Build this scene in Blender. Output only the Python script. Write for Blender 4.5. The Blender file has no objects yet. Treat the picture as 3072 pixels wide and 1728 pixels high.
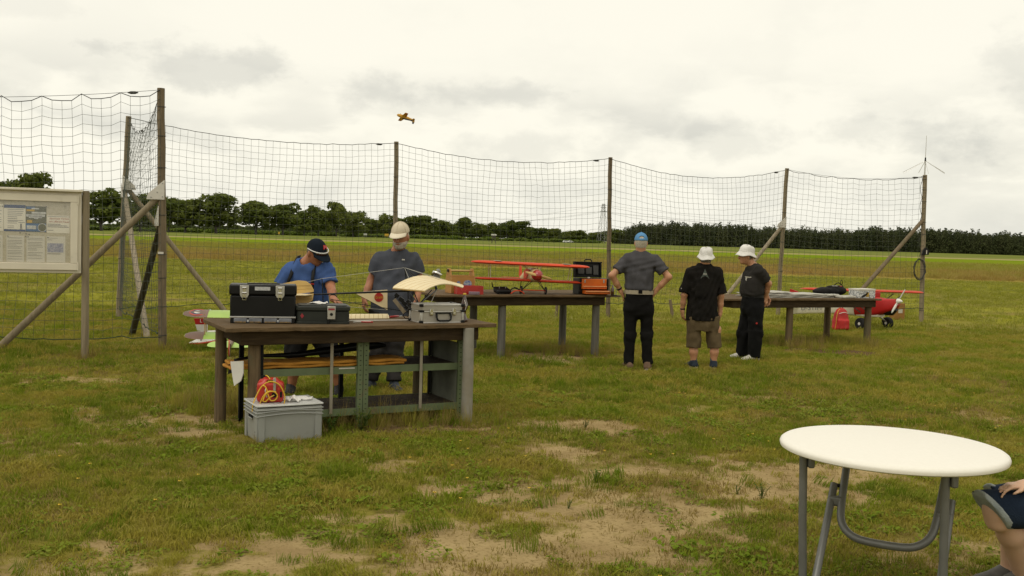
import bpy, math, random
import numpy as np
from mathutils import Vector, Matrix

# ------------------------------------------------------------------ camera
FPX, CAMH = 3000.0, 1.66
PITCH, ROLL = math.atan(148 / FPX), math.radians(1.6)
A3 = lambda *v: np.array(v, float)
_F = A3(0, math.cos(PITCH), -math.sin(PITCH))
_U0 = A3(0, math.sin(PITCH), math.cos(PITCH))
_X0 = A3(1, 0, 0)
_X = math.cos(ROLL) * _X0 + math.sin(ROLL) * _U0
_U = -math.sin(ROLL) * _X0 + math.cos(ROLL) * _U0
CAM = A3(0, 0, CAMH)

scene = bpy.context.scene
cam_data = bpy.data.cameras.new('camera')
cam_data.sensor_width = 36.0
cam_data.lens = 36.0 * FPX / 3072.0
cam_data.clip_start = 0.05
cam_data.clip_end = 20000
cam = bpy.data.objects.new('camera', cam_data)
scene.collection.objects.link(cam)
cam.matrix_world = Matrix(((_X[0], _U[0], -_F[0], 0), (_X[1], _U[1], -_F[1], 0),
                           (_X[2], _U[2], -_F[2], CAMH), (0, 0, 0, 1)))
scene.camera = cam

# ------------------------------------------------------------------ sky, sun, exposure
SUN_EL, SUN_ROT = math.radians(58), math.radians(-140)
world = bpy.data.worlds.new('World')
scene.world = world
world.use_nodes = True
wn, wl = world.node_tree.nodes, world.node_tree.links
wn.clear()


def wnode(t, **kw):
    n = wn.new(t)
    for k, v in kw.items():
        setattr(n, k, v)
    return n


def wmath(op, a, b=None, c=None, clamp=False):
    n = wnode('ShaderNodeMath', operation=op, use_clamp=clamp)
    for i, x in enumerate((a, b, c)):
        if x is None:
            continue
        if isinstance(x, (int, float)):
            n.inputs[i].default_value = x
        else:
            wl.new(x, n.inputs[i])
    return n.outputs[0]


sky = wnode('ShaderNodeTexSky', sky_type='NISHITA', sun_disc=False)
sky.sun_elevation, sky.sun_rotation = SUN_EL, SUN_ROT
bg_sky = wnode('ShaderNodeBackground')
bg_sky.inputs['Strength'].default_value = 0.12
wl.new(sky.outputs[0], bg_sky.inputs['Color'])
tc = wnode('ShaderNodeTexCoord')
sep = wnode('ShaderNodeSeparateXYZ')
wl.new(tc.outputs['Generated'], sep.inputs[0])
zpos = wmath('MAXIMUM', sep.outputs[2], 0.0)


def cloudnoise(scale, detail, rough, off, zs):
    mp = wnode('ShaderNodeMapping')
    mp.inputs['Location'].default_value = off
    mp.inputs['Scale'].default_value = (scale, scale, scale * zs)
    wl.new(tc.outputs['Generated'], mp.inputs['Vector'])
    nz = wnode('ShaderNodeTexNoise')
    nz.inputs['Scale'].default_value = 1.0
    nz.inputs['Detail'].default_value = detail
    nz.inputs['Roughness'].default_value = rough
    wl.new(mp.outputs[0], nz.inputs['Vector'])
    return nz.outputs[0]


def wramp(x, lo, hi):
    n = wnode('ShaderNodeMapRange', interpolation_type='SMOOTHSTEP')
    wl.new(x, n.inputs[0])
    n.inputs[1].default_value, n.inputs[2].default_value = lo, hi
    return n.outputs[0]


SKYOFF = (2.4, 0.3, 5.2)
n1 = cloudnoise(5.0, 11, 0.56, SKYOFF, 1.7)
n1u = cloudnoise(5.0, 9, 0.52, (SKYOFF[0], SKYOFF[1], SKYOFF[2] + 0.34), 1.7)
n2 = cloudnoise(7.0, 10, 0.56, (7.7, 1.3, 2.2), 3.0)
n2u = cloudnoise(7.0, 8, 0.52, (7.7, 1.3, 2.46), 3.0)
low = wmath('SUBTRACT', 1.0, wramp(zpos, 0.07, 0.20))
big = wmath('MULTIPLY', wramp(n1, 0.49, 0.59), wramp(n1u, 0.42, 0.66))
lay = wmath('MULTIPLY', wramp(n2, 0.43, 0.55), wramp(n2u, 0.38, 0.64))
gray = wmath('MULTIPLY', big, wmath('MULTIPLY_ADD', low, 0.26, 0.10))
nf = cloudnoise(16.0, 9, 0.60, (1.1, 4.0, 0.6), 1.6)
# the darker cumulus banks of the day: centre (as pixel of the photograph), half sizes, weight
for cpx, cpy, hw_, hh_, wt_ in ((600, 205, 330, 75, 0.62), (1130, 285, 150, 60, 0.55), (1460, 285, 260, 36, 0.48), (1560, 440, 240, 55, 0.40), (2150, 400, 230, 60, 0.42), (2740, 395, 260, 60, 0.46), (3060, 190, 110, 110, 0.42), (80, 20, 300, 40, 0.25), (300, 380, 260, 40, 0.3)):
    cd = _F + (cpx - 1536) / FPX * _X - (cpy - 864) / FPX * _U
    cd = cd / np.linalg.norm(cd)
    sx_, sz_ = FPX / hw_, FPX / hh_
    mp = wnode('ShaderNodeMapping')
    mp.inputs['Scale'].default_value = (sx_, sx_, sz_)
    mp.inputs['Location'].default_value = (-cd[0] * sx_, -cd[1] * sx_, -cd[2] * sz_)
    wl.new(tc.outputs['Generated'], mp.inputs['Vector'])
    ln = wnode('ShaderNodeVectorMath', operation='LENGTH')
    wl.new(mp.outputs[0], ln.inputs[0])
    e = wmath('ADD', ln.outputs['Value'], wmath('MULTIPLY', wmath('SUBTRACT', nf, 0.5), -4.2))
    gray = wmath('MAXIMUM', gray, wmath('MULTIPLY', wmath('SUBTRACT', 1.0, wramp(e, 0.10, 1.25)), wt_ * 0.78))
gray = wmath('ADD', gray, wmath('MULTIPLY', lay, wmath('MULTIPLY', low, 0.42)))
gray = wmath('MINIMUM', gray, 1.0)
mixc = wnode('ShaderNodeMix', data_type='RGBA')
mixc.inputs[6].default_value = (1.045, 1.0, 0.855, 1)
mixc.inputs[7].default_value = (0.58, 0.572, 0.515, 1)
wl.new(gray, mixc.inputs[0])
hz = wnode('ShaderNodeMix', data_type='RGBA')
hz.inputs[7].default_value = (0.86, 0.855, 0.78, 1)
wl.new(mixc.outputs[2], hz.inputs[6])
wl.new(wmath('MULTIPLY', wmath('SUBTRACT', 1.0, wramp(zpos, 0.0, 0.09)), 0.5), hz.inputs[0])
bg_cl = wnode('ShaderNodeBackground')
bg_cl.inputs['Strength'].default_value = 1.0
wl.new(hz.outputs[2], bg_cl.inputs['Color'])
mixs = wnode('ShaderNodeMixShader')
mixs.inputs[0].default_value = 0.94
wl.new(bg_sky.outputs[0], mixs.inputs[1])
wl.new(bg_cl.outputs[0], mixs.inputs[2])
wout = wnode('ShaderNodeOutputWorld')
wl.new(mixs.outputs[0], wout.inputs['Surface'])

sun_data = bpy.data.lights.new('sun', 'SUN')
sun_data.energy = 1.0
sun_data.angle = math.radians(28)
sun_data.color = (1.0, 0.95, 0.86)
sun = bpy.data.objects.new('sun', sun_data)
scene.collection.objects.link(sun)
sun.location = (-20, -25, 60)
_sd = Vector((math.sin(SUN_ROT) * math.cos(SUN_EL), math.cos(SUN_ROT) * math.cos(SUN_EL), math.sin(SUN_EL)))
sun.rotation_euler = _sd.to_track_quat('Z', 'Y').to_euler()

scene.view_settings.view_transform = 'Standard'
scene.view_settings.look = 'None'
scene.view_settings.exposure = 0.0
scene.view_settings.gamma = 1.0
scene.view_settings.use_curve_mapping = False

# ------------------------------------------------------------------ helpers: pixels to points
RNG = random.Random(7)
NP = np.random.default_rng(11)


def ray(px, py):
    return _F + (px - 1536) / FPX * _X - (py - 864) / FPX * _U


def gz(px, py, z=0.0):
    v = ray(px, py)
    return CAM + v * ((z - CAMH) / v[2])


def gy(px, py, y):
    v = ray(px, py)
    return CAM + v * (y / v[1])


def proj(P):
    v = np.asarray(P) - CAM
    w = v @ _F
    return 1536 + FPX * (v @ _X) / w, 864 - FPX * (v @ _U) / w


def unit(v):
    v = np.asarray(v, float)
    return v / (np.linalg.norm(v) + 1e-12)


def frame(z, hint=(0, 0, 1)):
    """columns x,y,z with z along the given axis"""
    z = unit(z)
    h = np.asarray(hint, float)
    if abs(z @ unit(h)) > 0.97:
        h = A3(1, 0, 0) if abs(z[0]) < 0.9 else A3(0, 1, 0)
    x = unit(np.cross(h, z))
    return np.stack([x, np.cross(z, x), z], 1)


def rotz(a):
    c, s = math.cos(a), math.sin(a)
    return np.array([[c, -s, 0], [s, c, 0], [0, 0, 1.0]])


def rotx(a):
    c, s = math.cos(a), math.sin(a)
    return np.array([[1.0, 0, 0], [0, c, -s], [0, s, c]])


def roty(a):
    c, s = math.cos(a), math.sin(a)
    return np.array([[c, 0, s], [0, 1.0, 0], [-s, 0, c]])


# ------------------------------------------------------------------ helpers: materials
def lin(h):
    if not isinstance(h, str):
        return tuple(h[:3])
    h = h.lstrip('#')
    o = []
    for i in (0, 2, 4):
        c = int(h[i:i + 2], 16) / 255
        o.append(c / 12.92 if c <= 0.04045 else ((c + 0.055) / 1.055) ** 2.4)
    return tuple(o)


MATS = {}


def mat(name, c1, c2=None, scale=6.0, rough=0.6, metal=0.0, bump=0.0, bscale=60.0, stretch=(1, 1, 1),
        contrast=(0.35, 0.65), spec=0.5, trans=0.0, alpha=1.0, coat=0.0, sheen=0.0, dirt=None, detail=5):
    if name in MATS:
        return MATS[name]
    m = bpy.data.materials.new(name)
    m.use_nodes = True
    n, l = m.node_tree.nodes, m.node_tree.links
    b = n['Principled BSDF']
    c1 = lin(c1)
    c2 = lin(c2) if c2 is not None else tuple(x * 0.78 for x in c1)
    t = n.new('ShaderNodeTexCoord')
    mp = n.new('ShaderNodeMapping')
    mp.inputs['Scale'].default_value = stretch
    l.new(t.outputs['Object'], mp.inputs['Vector'])
    nz = n.new('ShaderNodeTexNoise')
    nz.inputs['Scale'].default_value = scale
    nz.inputs['Detail'].default_value = detail
    nz.inputs['Roughness'].default_value = 0.6
    l.new(mp.outputs[0], nz.inputs['Vector'])
    rp = n.new('ShaderNodeMapRange')
    rp.inputs[1].default_value, rp.inputs[2].default_value = contrast
    l.new(nz.outputs[0], rp.inputs[0])
    mx = n.new('ShaderNodeMix')
    mx.data_type = 'RGBA'
    mx.inputs[6].default_value = (*c1, 1)
    mx.inputs[7].default_value = (*c2, 1)
    l.new(rp.outputs[0], mx.inputs[0])
    col = mx.outputs[2]
    if dirt:
        nd = n.new('ShaderNodeTexNoise')
        nd.inputs['Scale'].default_value = dirt[1]
        nd.inputs['Detail'].default_value = 7
        l.new(t.outputs['Object'], nd.inputs['Vector'])
        rd = n.new('ShaderNodeMapRange')
        rd.inputs[1].default_value, rd.inputs[2].default_value = dirt[2], dirt[2] + 0.14
        rd.inputs[4].default_value = dirt[3] if len(dirt) > 3 else 0.7
        l.new(nd.outputs[0], rd.inputs[0])
        m2 = n.new('ShaderNodeMix')
        m2.data_type = 'RGBA'
        m2.inputs[7].default_value = (*lin(dirt[0]), 1)
        l.new(col, m2.inputs[6])
        l.new(rd.outputs[0], m2.inputs[0])
        col = m2.outputs[2]
    l.new(col, b.inputs['Base Color'])
    b.inputs['Roughness'].default_value = rough
    b.inputs['Metallic'].default_value = metal
    b.inputs['Specular IOR Level'].default_value = min(spec, .15) if rough >= .7 else spec
    if coat:
        b.inputs['Coat Weight'].default_value = coat
    if sheen:
        b.inputs['Sheen Weight'].default_value = sheen
        b.inputs['Sheen Roughness'].default_value = 0.6
    if trans:
        b.inputs['Transmission Weight'].default_value = trans
    if alpha < 1:
        b.inputs['Alpha'].default_value = alpha
    if bump:
        nb = n.new('ShaderNodeTexNoise')
        nb.inputs['Scale'].default_value = bscale
        nb.inputs['Detail'].default_value = 4
        l.new(mp.outputs[0], nb.inputs['Vector'])
        bp = n.new('ShaderNodeBump')
        bp.inputs['Strength'].default_value = bump
        bp.inputs['Distance'].default_value = 0.01
        l.new(nb.outputs[0], bp.inputs['Height'])
        l.new(bp.outputs[0], b.inputs['Normal'])
    MATS[name] = m
    return m


# ------------------------------------------------------------------ helpers: objects
ROOTM = {}


def link(o):
    scene.collection.objects.link(o)
    return o


def tag(o, label=None, cat=None, group=None, kind=None):
    for k, v in (('label', label), ('category', cat), ('group', group), ('kind', kind)):
        if v:
            o[k] = v
    return o


def thing(name, label, cat, loc, rz=0.0, group=None):
    o = link(bpy.data.objects.new(name, None))
    o.empty_display_size = 0.1
    o.location = tuple(loc)
    o.rotation_euler = (0, 0, rz)
    ROOTM[o.name] = (np.array(loc, float), rotz(rz))
    return tag(o, label, cat, group)


class MB:
    def __init__(s):
        s.v, s.f = [], []

    def add(s, vs, fs):
        o = len(s.v)
        s.v.extend([tuple(map(float, p)) for p in vs])
        s.f.extend([tuple(o + i for i in f) for f in fs])
        return s

    def box(s, c, d, R=None):
        c = np.asarray(c, float)
        d = np.asarray(d, float) / 2
        R = np.eye(3) if R is None else R
        vs = [c + R @ (A3(x, y, z) * d) for x in (-1, 1) for y in (-1, 1) for z in (-1, 1)]
        return s.add(vs, [(0, 1, 3, 2), (4, 6, 7, 5), (0, 4, 5, 1), (2, 3, 7, 6), (0, 2, 6, 4), (1, 5, 7, 3)])

    def beam(s, a, b, w, h, hint=(0, 0, 1)):
        a, b = np.asarray(a, float), np.asarray(b, float)
        return s.box((a + b) / 2, (w, h, np.linalg.norm(b - a)), frame(b - a, hint))

    def cyl(s, a, b, r0, r1=None, n=12, caps=True):
        r1 = r0 if r1 is None else r1
        a, b = np.asarray(a, float), np.asarray(b, float)
        R = frame(b - a)
        vs, fs = [], []
        for p, r in ((a, r0), (b, r1)):
            for i in range(n):
                t = 2 * math.pi * i / n
                vs.append(p + R[:, 0] * r * math.cos(t) + R[:, 1] * r * math.sin(t))
        for i in range(n):
            j = (i + 1) % n
            fs.append((i, j, n + j, n + i))
        if caps:
            fs += [tuple(range(n - 1, -1, -1)), tuple(range(n, 2 * n))]
        return s.add(vs, fs)

    def tube(s, pts, r, n=6, closed=False):
        pts = [np.asarray(p, float) for p in pts]
        m = len(pts)
        rr = r if hasattr(r, '__len__') else [r] * m
        T = []
        for i in range(m):
            a = pts[(i - 1) % m] if (i > 0 or closed) else pts[i]
            b = pts[(i + 1) % m] if (i < m - 1 or closed) else pts[i]
            T.append(unit(b - a))
        R = frame(T[0])
        x = R[:, 0]
        vs, fs = [], []
        for i in range(m):
            x = unit(x - T[i] * (x @ T[i]))
            y = np.cross(T[i], x)
            for k in range(n):
                t = 2 * math.pi * k / n
                vs.append(pts[i] + (x * math.cos(t) + y * math.sin(t)) * rr[i])
        for i in range(m if closed else m - 1):
            i2 = (i + 1) % m
            for k in range(n):
                k2 = (k + 1) % n
                fs.append((i * n + k, i * n + k2, i2 * n + k2, i2 * n + k))
        if not closed:
            fs += [tuple(range(n - 1, -1, -1)), tuple((m - 1) * n + k for k in range(n))]
        return s.add(vs, fs)

    def lathe(s, prof, n=20, c=(0, 0, 0), R=None):
        c = np.asarray(c, float)
        R = np.eye(3) if R is None else R
        vs, fs = [], []
        for r, z in prof:
            for i in range(n):
                t = 2 * math.pi * i / n
                vs.append(c + R @ A3(r * math.cos(t), r * math.sin(t), z))
        for k in range(len(prof) - 1):
            for i in range(n):
                j = (i + 1) % n
                fs.append((k * n + i, k * n + j, (k + 1) * n + j, (k + 1) * n + i))
        fs += [tuple(range(n - 1, -1, -1)), tuple((len(prof) - 1) * n + i for i in range(n))]
        return s.add(vs, fs)

    def prism(s, poly, w0, w1, fn):
        """polygon (u,v) extruded from w0 to w1; fn maps (u,v,w) to a point"""
        n = len(poly)
        vs = [fn(u, v, w0) for u, v in poly] + [fn(u, v, w1) for u, v in poly]
        fs = [tuple(range(n - 1, -1, -1)), tuple(range(n, 2 * n))]
        fs += [(i, (i + 1) % n, n + (i + 1) % n, n + i) for i in range(n)]
        return s.add(vs, fs)

    def sheet(s, P, thick, up=None):
        """grid of points P[i][j] made into a closed slab of the given thickness"""
        P = np.asarray(P, float)
        a, b = P.shape[:2]
        du = np.gradient(P, axis=0)
        dv = np.gradient(P, axis=1)
        N = np.cross(du, dv)
        N /= (np.linalg.norm(N, axis=2, keepdims=True) + 1e-12)
        if up is not None and (N.reshape(-1, 3) @ np.asarray(up)).mean() < 0:
            N = -N
        th = thick if np.ndim(thick) == 0 else np.asarray(thick)[..., None]
        top, bot = P + N * th / 2, P - N * th / 2
        vs = list(top.reshape(-1, 3)) + list(bot.reshape(-1, 3))
        o = a * b
        fs = []
        for i in range(a - 1):
            for j in range(b - 1):
                q = (i * b + j, i * b + j + 1, (i + 1) * b + j + 1, (i + 1) * b + j)
                fs.append(q)
                fs.append(tuple(o + k for k in reversed(q)))
        ring = [j for j in range(b)] + [i * b + b - 1 for i in range(1, a)] + \
               [(a - 1) * b + j for j in range(b - 2, -1, -1)] + [i * b for i in range(a - 2, 0, -1)]
        for k in range(len(ring)):
            p, q = ring[k], ring[(k + 1) % len(ring)]
            fs.append((q, p, o + p, o + q))
        return s.add(vs, fs)

    def build(s, name, m, parent=None, world=False, smooth=False, bev=0.0, loc=None, seg=2):
        v = np.array(s.v, float)
        if parent is not None and world:
            p, R = ROOTM[parent.name]
            v = (v - p) @ R
        if parent is None and loc is not None:
            v = v - np.asarray(loc, float)
        me = bpy.data.meshes.new(name)
        me.from_pydata(v.tolist(), [], s.f)
        me.update()
        import bmesh
        bm = bmesh.new()
        bm.from_mesh(me)
        bmesh.ops.recalc_face_normals(bm, faces=bm.faces)
        bm.to_mesh(me)
        bm.free()
        if smooth:
            me.shade_smooth()
            if smooth == 'auto':
                me.set_sharp_from_angle(angle=math.radians(38))
        me.materials.append(m)
        o = link(bpy.data.objects.new(name, me))
        if parent is not None:
            o.parent = parent
        elif loc is not None:
            o.location = tuple(loc)
        if bev:
            b = o.modifiers.new('bevel', 'BEVEL')
            b.width, b.segments, b.limit_method, b.angle_limit = bev, seg, 'ANGLE', math.radians(40)
            if seg > 1:
                me.shade_smooth()
                me.set_sharp_from_angle(angle=math.radians(50))
        return o


def text(name, body, size, m, parent, M, extrude=0.0004, shear=0.0, width=None):
    cu = bpy.data.curves.new(name, 'FONT')
    cu.body, cu.size, cu.extrude, cu.shear = body, size, extrude, shear
    cu.align_x, cu.align_y = 'CENTER', 'CENTER'
    tmp = link(bpy.data.objects.new(name + '_t', cu))
    bpy.context.view_layer.update()
    me = bpy.data.meshes.new_from_object(tmp.evaluated_get(bpy.context.evaluated_depsgraph_get()))
    bpy.data.objects.remove(tmp)
    me.materials.clear()
    me.materials.append(m)
    n = len(me.vertices)
    co = np.zeros(n * 3)
    me.vertices.foreach_get('co', co)
    co = co.reshape(-1, 3)
    if width:
        w = co[:, 0].max() - co[:, 0].min()
        co[:, 0] *= width / w
    M = np.asarray(M, float)
    co = co @ M[:3, :3].T + M[:3, 3]
    if parent is not None and parent.name in ROOTM:
        p, R = ROOTM[parent.name]
        co = (co - p) @ R
    me.vertices.foreach_set('co', co.ravel())
    me.update()
    o = link(bpy.data.objects.new(name, me))
    o.parent = parent
    return o


def mat4(R, t):
    M = np.eye(4)
    M[:3, :3] = R
    M[:3, 3] = t
    return M


# ------------------------------------------------------------------ helpers: smooth solid shapes (distance fields)
def _cap(P, a, b, ra, rb):
    pa, ba = P - a, b - a
    h = np.clip((pa @ ba) / (ba @ ba + 1e-12), 0, 1)
    return np.linalg.norm(pa - h[..., None] * ba, axis=-1) - (ra + (rb - ra) * h)


def _con(P, a, b, ra, rb):
    pa, ba = P - a, b - a
    L = np.linalg.norm(ba)
    t = (pa @ ba) / (L * L)
    rad = np.linalg.norm(pa - t[..., None] * ba, axis=-1) - (ra + (rb - ra) * np.clip(t, 0, 1))
    return np.maximum(rad, np.maximum(-t * L, (t - 1) * L))


def _ell(P, c, rad, R):
    q = ((P - c) @ R) / rad
    k0 = np.linalg.norm(q, axis=-1)
    k1 = np.linalg.norm(q / rad, axis=-1) + 1e-9
    return k0 * (k0 - 1) / k1


def _box(P, c, half, R, r):
    q = np.abs((P - c) @ R) - (np.asarray(half) - r)
    return np.linalg.norm(np.maximum(q, 0), axis=-1) + np.minimum(q.max(axis=-1), 0) - r


def _loft(P, o, R, st, ex):
    q = (P - o) @ R
    st = np.asarray(st, float)
    h = q[..., 2]
    a, b, x, y = (np.interp(h, st[:, 0], st[:, i]) for i in (1, 2, 3, 4))
    u, v = np.abs((q[..., 0] - x) / a), np.abs((q[..., 1] - y) / b)
    d = ((u ** ex + v ** ex) ** (1 / ex) - 1) * np.minimum(a, b)
    return np.maximum(d, np.maximum(st[0, 0] - h, h - st[-1, 0]))


class SDF:
    def __init__(s):
        s.pr, s.cuts, s.subs = [], [], []

    def cap(s, a, b, ra, rb=None, k=0.02):
        a, b = np.asarray(a, float), np.asarray(b, float)
        rb = ra if rb is None else rb
        r = max(ra, rb)
        s.pr.append((lambda P: _cap(P, a, b, ra, rb), np.minimum(a, b) - r, np.maximum(a, b) + r, k))
        return s

    def con(s, a, b, ra, rb=None, k=0.02):
        a, b = np.asarray(a, float), np.asarray(b, float)
        rb = ra if rb is None else rb
        r = max(ra, rb)
        s.pr.append((lambda P: _con(P, a, b, ra, rb), np.minimum(a, b) - r, np.maximum(a, b) + r, k))
        return s

    def concut(s, a, b, ra, rb, p, n, k=0.02):
        a, b, p, n = np.asarray(a, float), np.asarray(b, float), np.asarray(p, float), unit(n)
        r = max(ra, rb)
        s.pr.append((lambda P: np.maximum(_con(P, a, b, ra, rb), (P - p) @ n), np.minimum(a, b) - r, np.maximum(a, b) + r, k))
        return s

    def ell(s, c, rad, R=None, k=0.02):
        c, rad = np.asarray(c, float), np.asarray(rad, float)
        R = np.eye(3) if R is None else R
        m = rad.max()
        s.pr.append((lambda P: _ell(P, c, rad, R), c - m, c + m, k))
        return s

    def box(s, c, half, R=None, r=0.01, k=0.01):
        c = np.asarray(c, float)
        R = np.eye(3) if R is None else R
        e = np.abs(R) @ np.asarray(half, float)
        s.pr.append((lambda P: _box(P, c, half, R, r), c - e, c + e, k))
        return s

    def loft(s, o, R, st, ex=2.3, k=0.03):
        o = np.asarray(o, float)
        st = [tuple(x) + (0.0,) * (5 - len(x)) for x in st]
        m = max(max(x[1], x[2]) + abs(x[3]) + abs(x[4]) for x in st)
        p0, p1 = o + R[:, 2] * st[0][0], o + R[:, 2] * st[-1][0]
        s.pr.append((lambda P: _loft(P, o, R, st, ex), np.minimum(p0, p1) - m, np.maximum(p0, p1) + m, k))
        return s

    def cut(s, p, n):
        p, n = np.asarray(p, float), unit(n)
        s.cuts.append(lambda P: (P - p) @ n)
        return s

    def sub(s, fn):
        s.subs.append(fn)
        return s

    def mesh(s, res, wr=0.0, wl_=(0.07, 0.16), seed=1, aniso=(1, 1, 0.5)):
        pad = 0.04
        lo = np.min([p[1] for p in s.pr], 0) - pad
        hi = np.max([p[2] for p in s.pr], 0) + pad
        n = np.ceil((hi - lo) / res).astype(int) + 1
        Fd = np.full(n, 0.5, np.float32)
        ax = [lo[i] + res * np.arange(n[i]) for i in range(3)]
        for fn, a, b, k in s.pr:
            m = 0.03 + k
            i0 = np.maximum(np.floor((a - m - lo) / res).astype(int), 0)
            i1 = np.minimum(np.ceil((b + m - lo) / res).astype(int) + 1, n)
            sl = tuple(slice(i0[i], i1[i]) for i in range(3))
            G = np.stack(np.meshgrid(*[ax[i][sl[i]] for i in range(3)], indexing='ij'), -1)
            d = fn(G)
            f = Fd[sl]
            if k > 0:
                h = np.clip(0.5 + 0.5 * (f - d) / k, 0, 1)
                Fd[sl] = f + (d - f) * h - k * h * (1 - h)
            else:
                Fd[sl] = np.minimum(f, d)
        near = np.abs(Fd) < 0.09
        if wr or s.cuts or s.subs:
            idx = np.argwhere(near)
            P = lo + idx * res
            d = Fd[near].astype(float)
            if wr:
                r = np.random.default_rng(seed)
                acc = np.zeros(len(P))
                for _ in range(13):
                    kv = unit(r.normal(size=3) * np.asarray(aniso)) * 2 * math.pi / (r.uniform(*wl_) * r.choice((1.0, 1.0, 2.2)))
                    kv2 = unit(r.normal(size=3)) * 2 * math.pi / 0.45
                    acc += np.sin(P @ kv + r.uniform(0, 6.3)) * np.maximum(0.0, np.sin(P @ kv2 + r.uniform(0, 6.3)))
                d += wr * acc / 2.2
            for c in s.cuts:
                d = np.maximum(d, c(P))
            for c in s.subs:
                d = np.maximum(d, -c(P))
            Fd[near] = d
            if s.cuts or s.subs:   # deep interior beyond a cut must also go outside
                deep = (Fd <= -0.09)
                if deep.any():
                    idx = np.argwhere(deep)
                    P = lo + idx * res
                    d = Fd[deep].astype(float)
                    for c in s.cuts:
                        d = np.maximum(d, c(P))
                    for c in s.subs:
                        d = np.maximum(d, -c(P))
                    Fd[deep] = d
        return surfnet(Fd, lo, res)


def surfnet(Fd, lo, res):
    S = Fd < 0
    nx, ny, nz = S.shape
    c = np.zeros((nx - 1, ny - 1, nz - 1), np.int8)
    for i in (0, 1):
        for j in (0, 1):
            for k in (0, 1):
                c += S[i:nx - 1 + i, j:ny - 1 + j, k:nz - 1 + k]
    act = (c > 0) & (c < 8)
    cells = np.argwhere(act)
    ids = np.full(act.shape, -1, np.int64)
    ids[act] = np.arange(len(cells))
    acc = np.zeros((len(cells), 3))
    cnt = np.zeros(len(cells))
    corners = [(i, j, k) for i in (0, 1) for j in (0, 1) for k in (0, 1)]
    for a in corners:
        for ax in range(3):
            if a[ax]:
                continue
            b = list(a)
            b[ax] = 1
            fa = Fd[cells[:, 0] + a[0], cells[:, 1] + a[1], cells[:, 2] + a[2]]
            fb = Fd[cells[:, 0] + b[0], cells[:, 1] + b[1], cells[:, 2] + b[2]]
            m = (fa < 0) != (fb < 0)
            t = np.where(m, fa / (fa - fb + 1e-12), 0)
            p = np.array(a, float)[None] + t[:, None] * (np.array(b, float) - np.array(a, float))[None]
            acc[m] += p[m]
            cnt[m] += 1
    V = lo + (cells + acc / np.maximum(cnt, 1)[:, None]) * res
    faces = []
    for ax in range(3):
        u, v = (ax + 1) % 3, (ax + 2) % 3
        sa = [slice(1, -1)] * 3
        sb = [slice(1, -1)] * 3
        sa[ax], sb[ax] = slice(0, -1), slice(1, None)
        A, B = S[tuple(sa)], S[tuple(sb)]
        E = np.argwhere(A != B)
        if not len(E):
            continue
        flip = A[tuple(E.T)]
        base = E.copy()
        base[:, u] += 1
        base[:, v] += 1
        q = []
        for du, dv in ((-1, -1), (0, -1), (0, 0), (-1, 0)):
            cc = base.copy()
            cc[:, u] += du
            cc[:, v] += dv
            q.append(ids[cc[:, 0], cc[:, 1], cc[:, 2]])
        q = np.stack(q, 1)
        q[~flip] = q[~flip][:, ::-1]
        q = q[(q >= 0).all(1)]
        faces.append(q)
    return V, np.concatenate(faces) if faces else np.zeros((0, 4), int)


def raw_mesh(name, V, Q, m, parent=None, world=True, smooth=True, relax=1, loc=None):
    V = np.asarray(V, float)
    for _ in range(relax):      # light smoothing of the grid pattern
        acc, cnt = np.zeros_like(V), np.zeros(len(V))
        for a, b in ((0, 1), (1, 2), (2, 3), (3, 0)):
            np.add.at(acc, Q[:, a], V[Q[:, b]])
            np.add.at(acc, Q[:, b], V[Q[:, a]])
            np.add.at(cnt, Q[:, a], 1)
            np.add.at(cnt, Q[:, b], 1)
        V = 0.5 * V + 0.5 * acc / np.maximum(cnt, 1)[:, None]
    if parent is not None and world:
        p, R = ROOTM[parent.name]
        V = (V - p) @ R
    elif loc is not None:
        V = V - np.asarray(loc)
    me = bpy.data.meshes.new(name)
    nf = len(Q)
    me.vertices.add(len(V))
    me.vertices.foreach_set('co', V.astype(np.float32).ravel())
    me.loops.add(nf * 4)
    me.loops.foreach_set('vertex_index', Q.astype(np.int32).ravel())
    me.polygons.add(nf)
    me.polygons.foreach_set('loop_start', np.arange(0, nf * 4, 4, dtype=np.int32))
    me.update(calc_edges=True)
    me.validate()
    if smooth:
        me.shade_smooth()
    me.materials.append(m)
    o = link(bpy.data.objects.new(name, me))
    if parent is not None:
        o.parent = parent
    elif loc is not None:
        o.location = tuple(loc)
    return o


def solid(name, s, m, parent=None, res=0.008, wr=0.0, relax=1, loc=None, **kw):
    V, Q = s.mesh(res, wr, **kw)
    return raw_mesh(name, V, Q, m, parent, relax=relax, loc=loc)


# ------------------------------------------------------------------ helpers: value noise and scattering
def vnoise(x, y, scale, seed=0, octaves=4):
    x, y = np.asarray(x, float) / scale, np.asarray(y, float) / scale
    out, amp, tot = 0, 1.0, 0
    for o in range(octaves):
        xi, yi = np.floor(x).astype(np.int64), np.floor(y).astype(np.int64)
        fx, fy = x - xi, y - yi
        fx, fy = fx * fx * (3 - 2 * fx), fy * fy * (3 - 2 * fy)

        def hsh(a, b):
            h = (a * 374761393 + b * 668265263 + (seed + o) * 974634777) & 0xffffffff
            h = ((h ^ (h >> 13)) * 1274126177) & 0xffffffff
            return ((h ^ (h >> 16)) & 0xffff) / 65535.0
        v = (hsh(xi, yi) * (1 - fx) + hsh(xi + 1, yi) * fx) * (1 - fy) + \
            (hsh(xi, yi + 1) * (1 - fx) + hsh(xi + 1, yi + 1) * fx) * fy
        out = out + amp * v
        tot += amp
        amp *= 0.5
        x, y = x * 2.03, y * 2.03
    return out / tot


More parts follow.
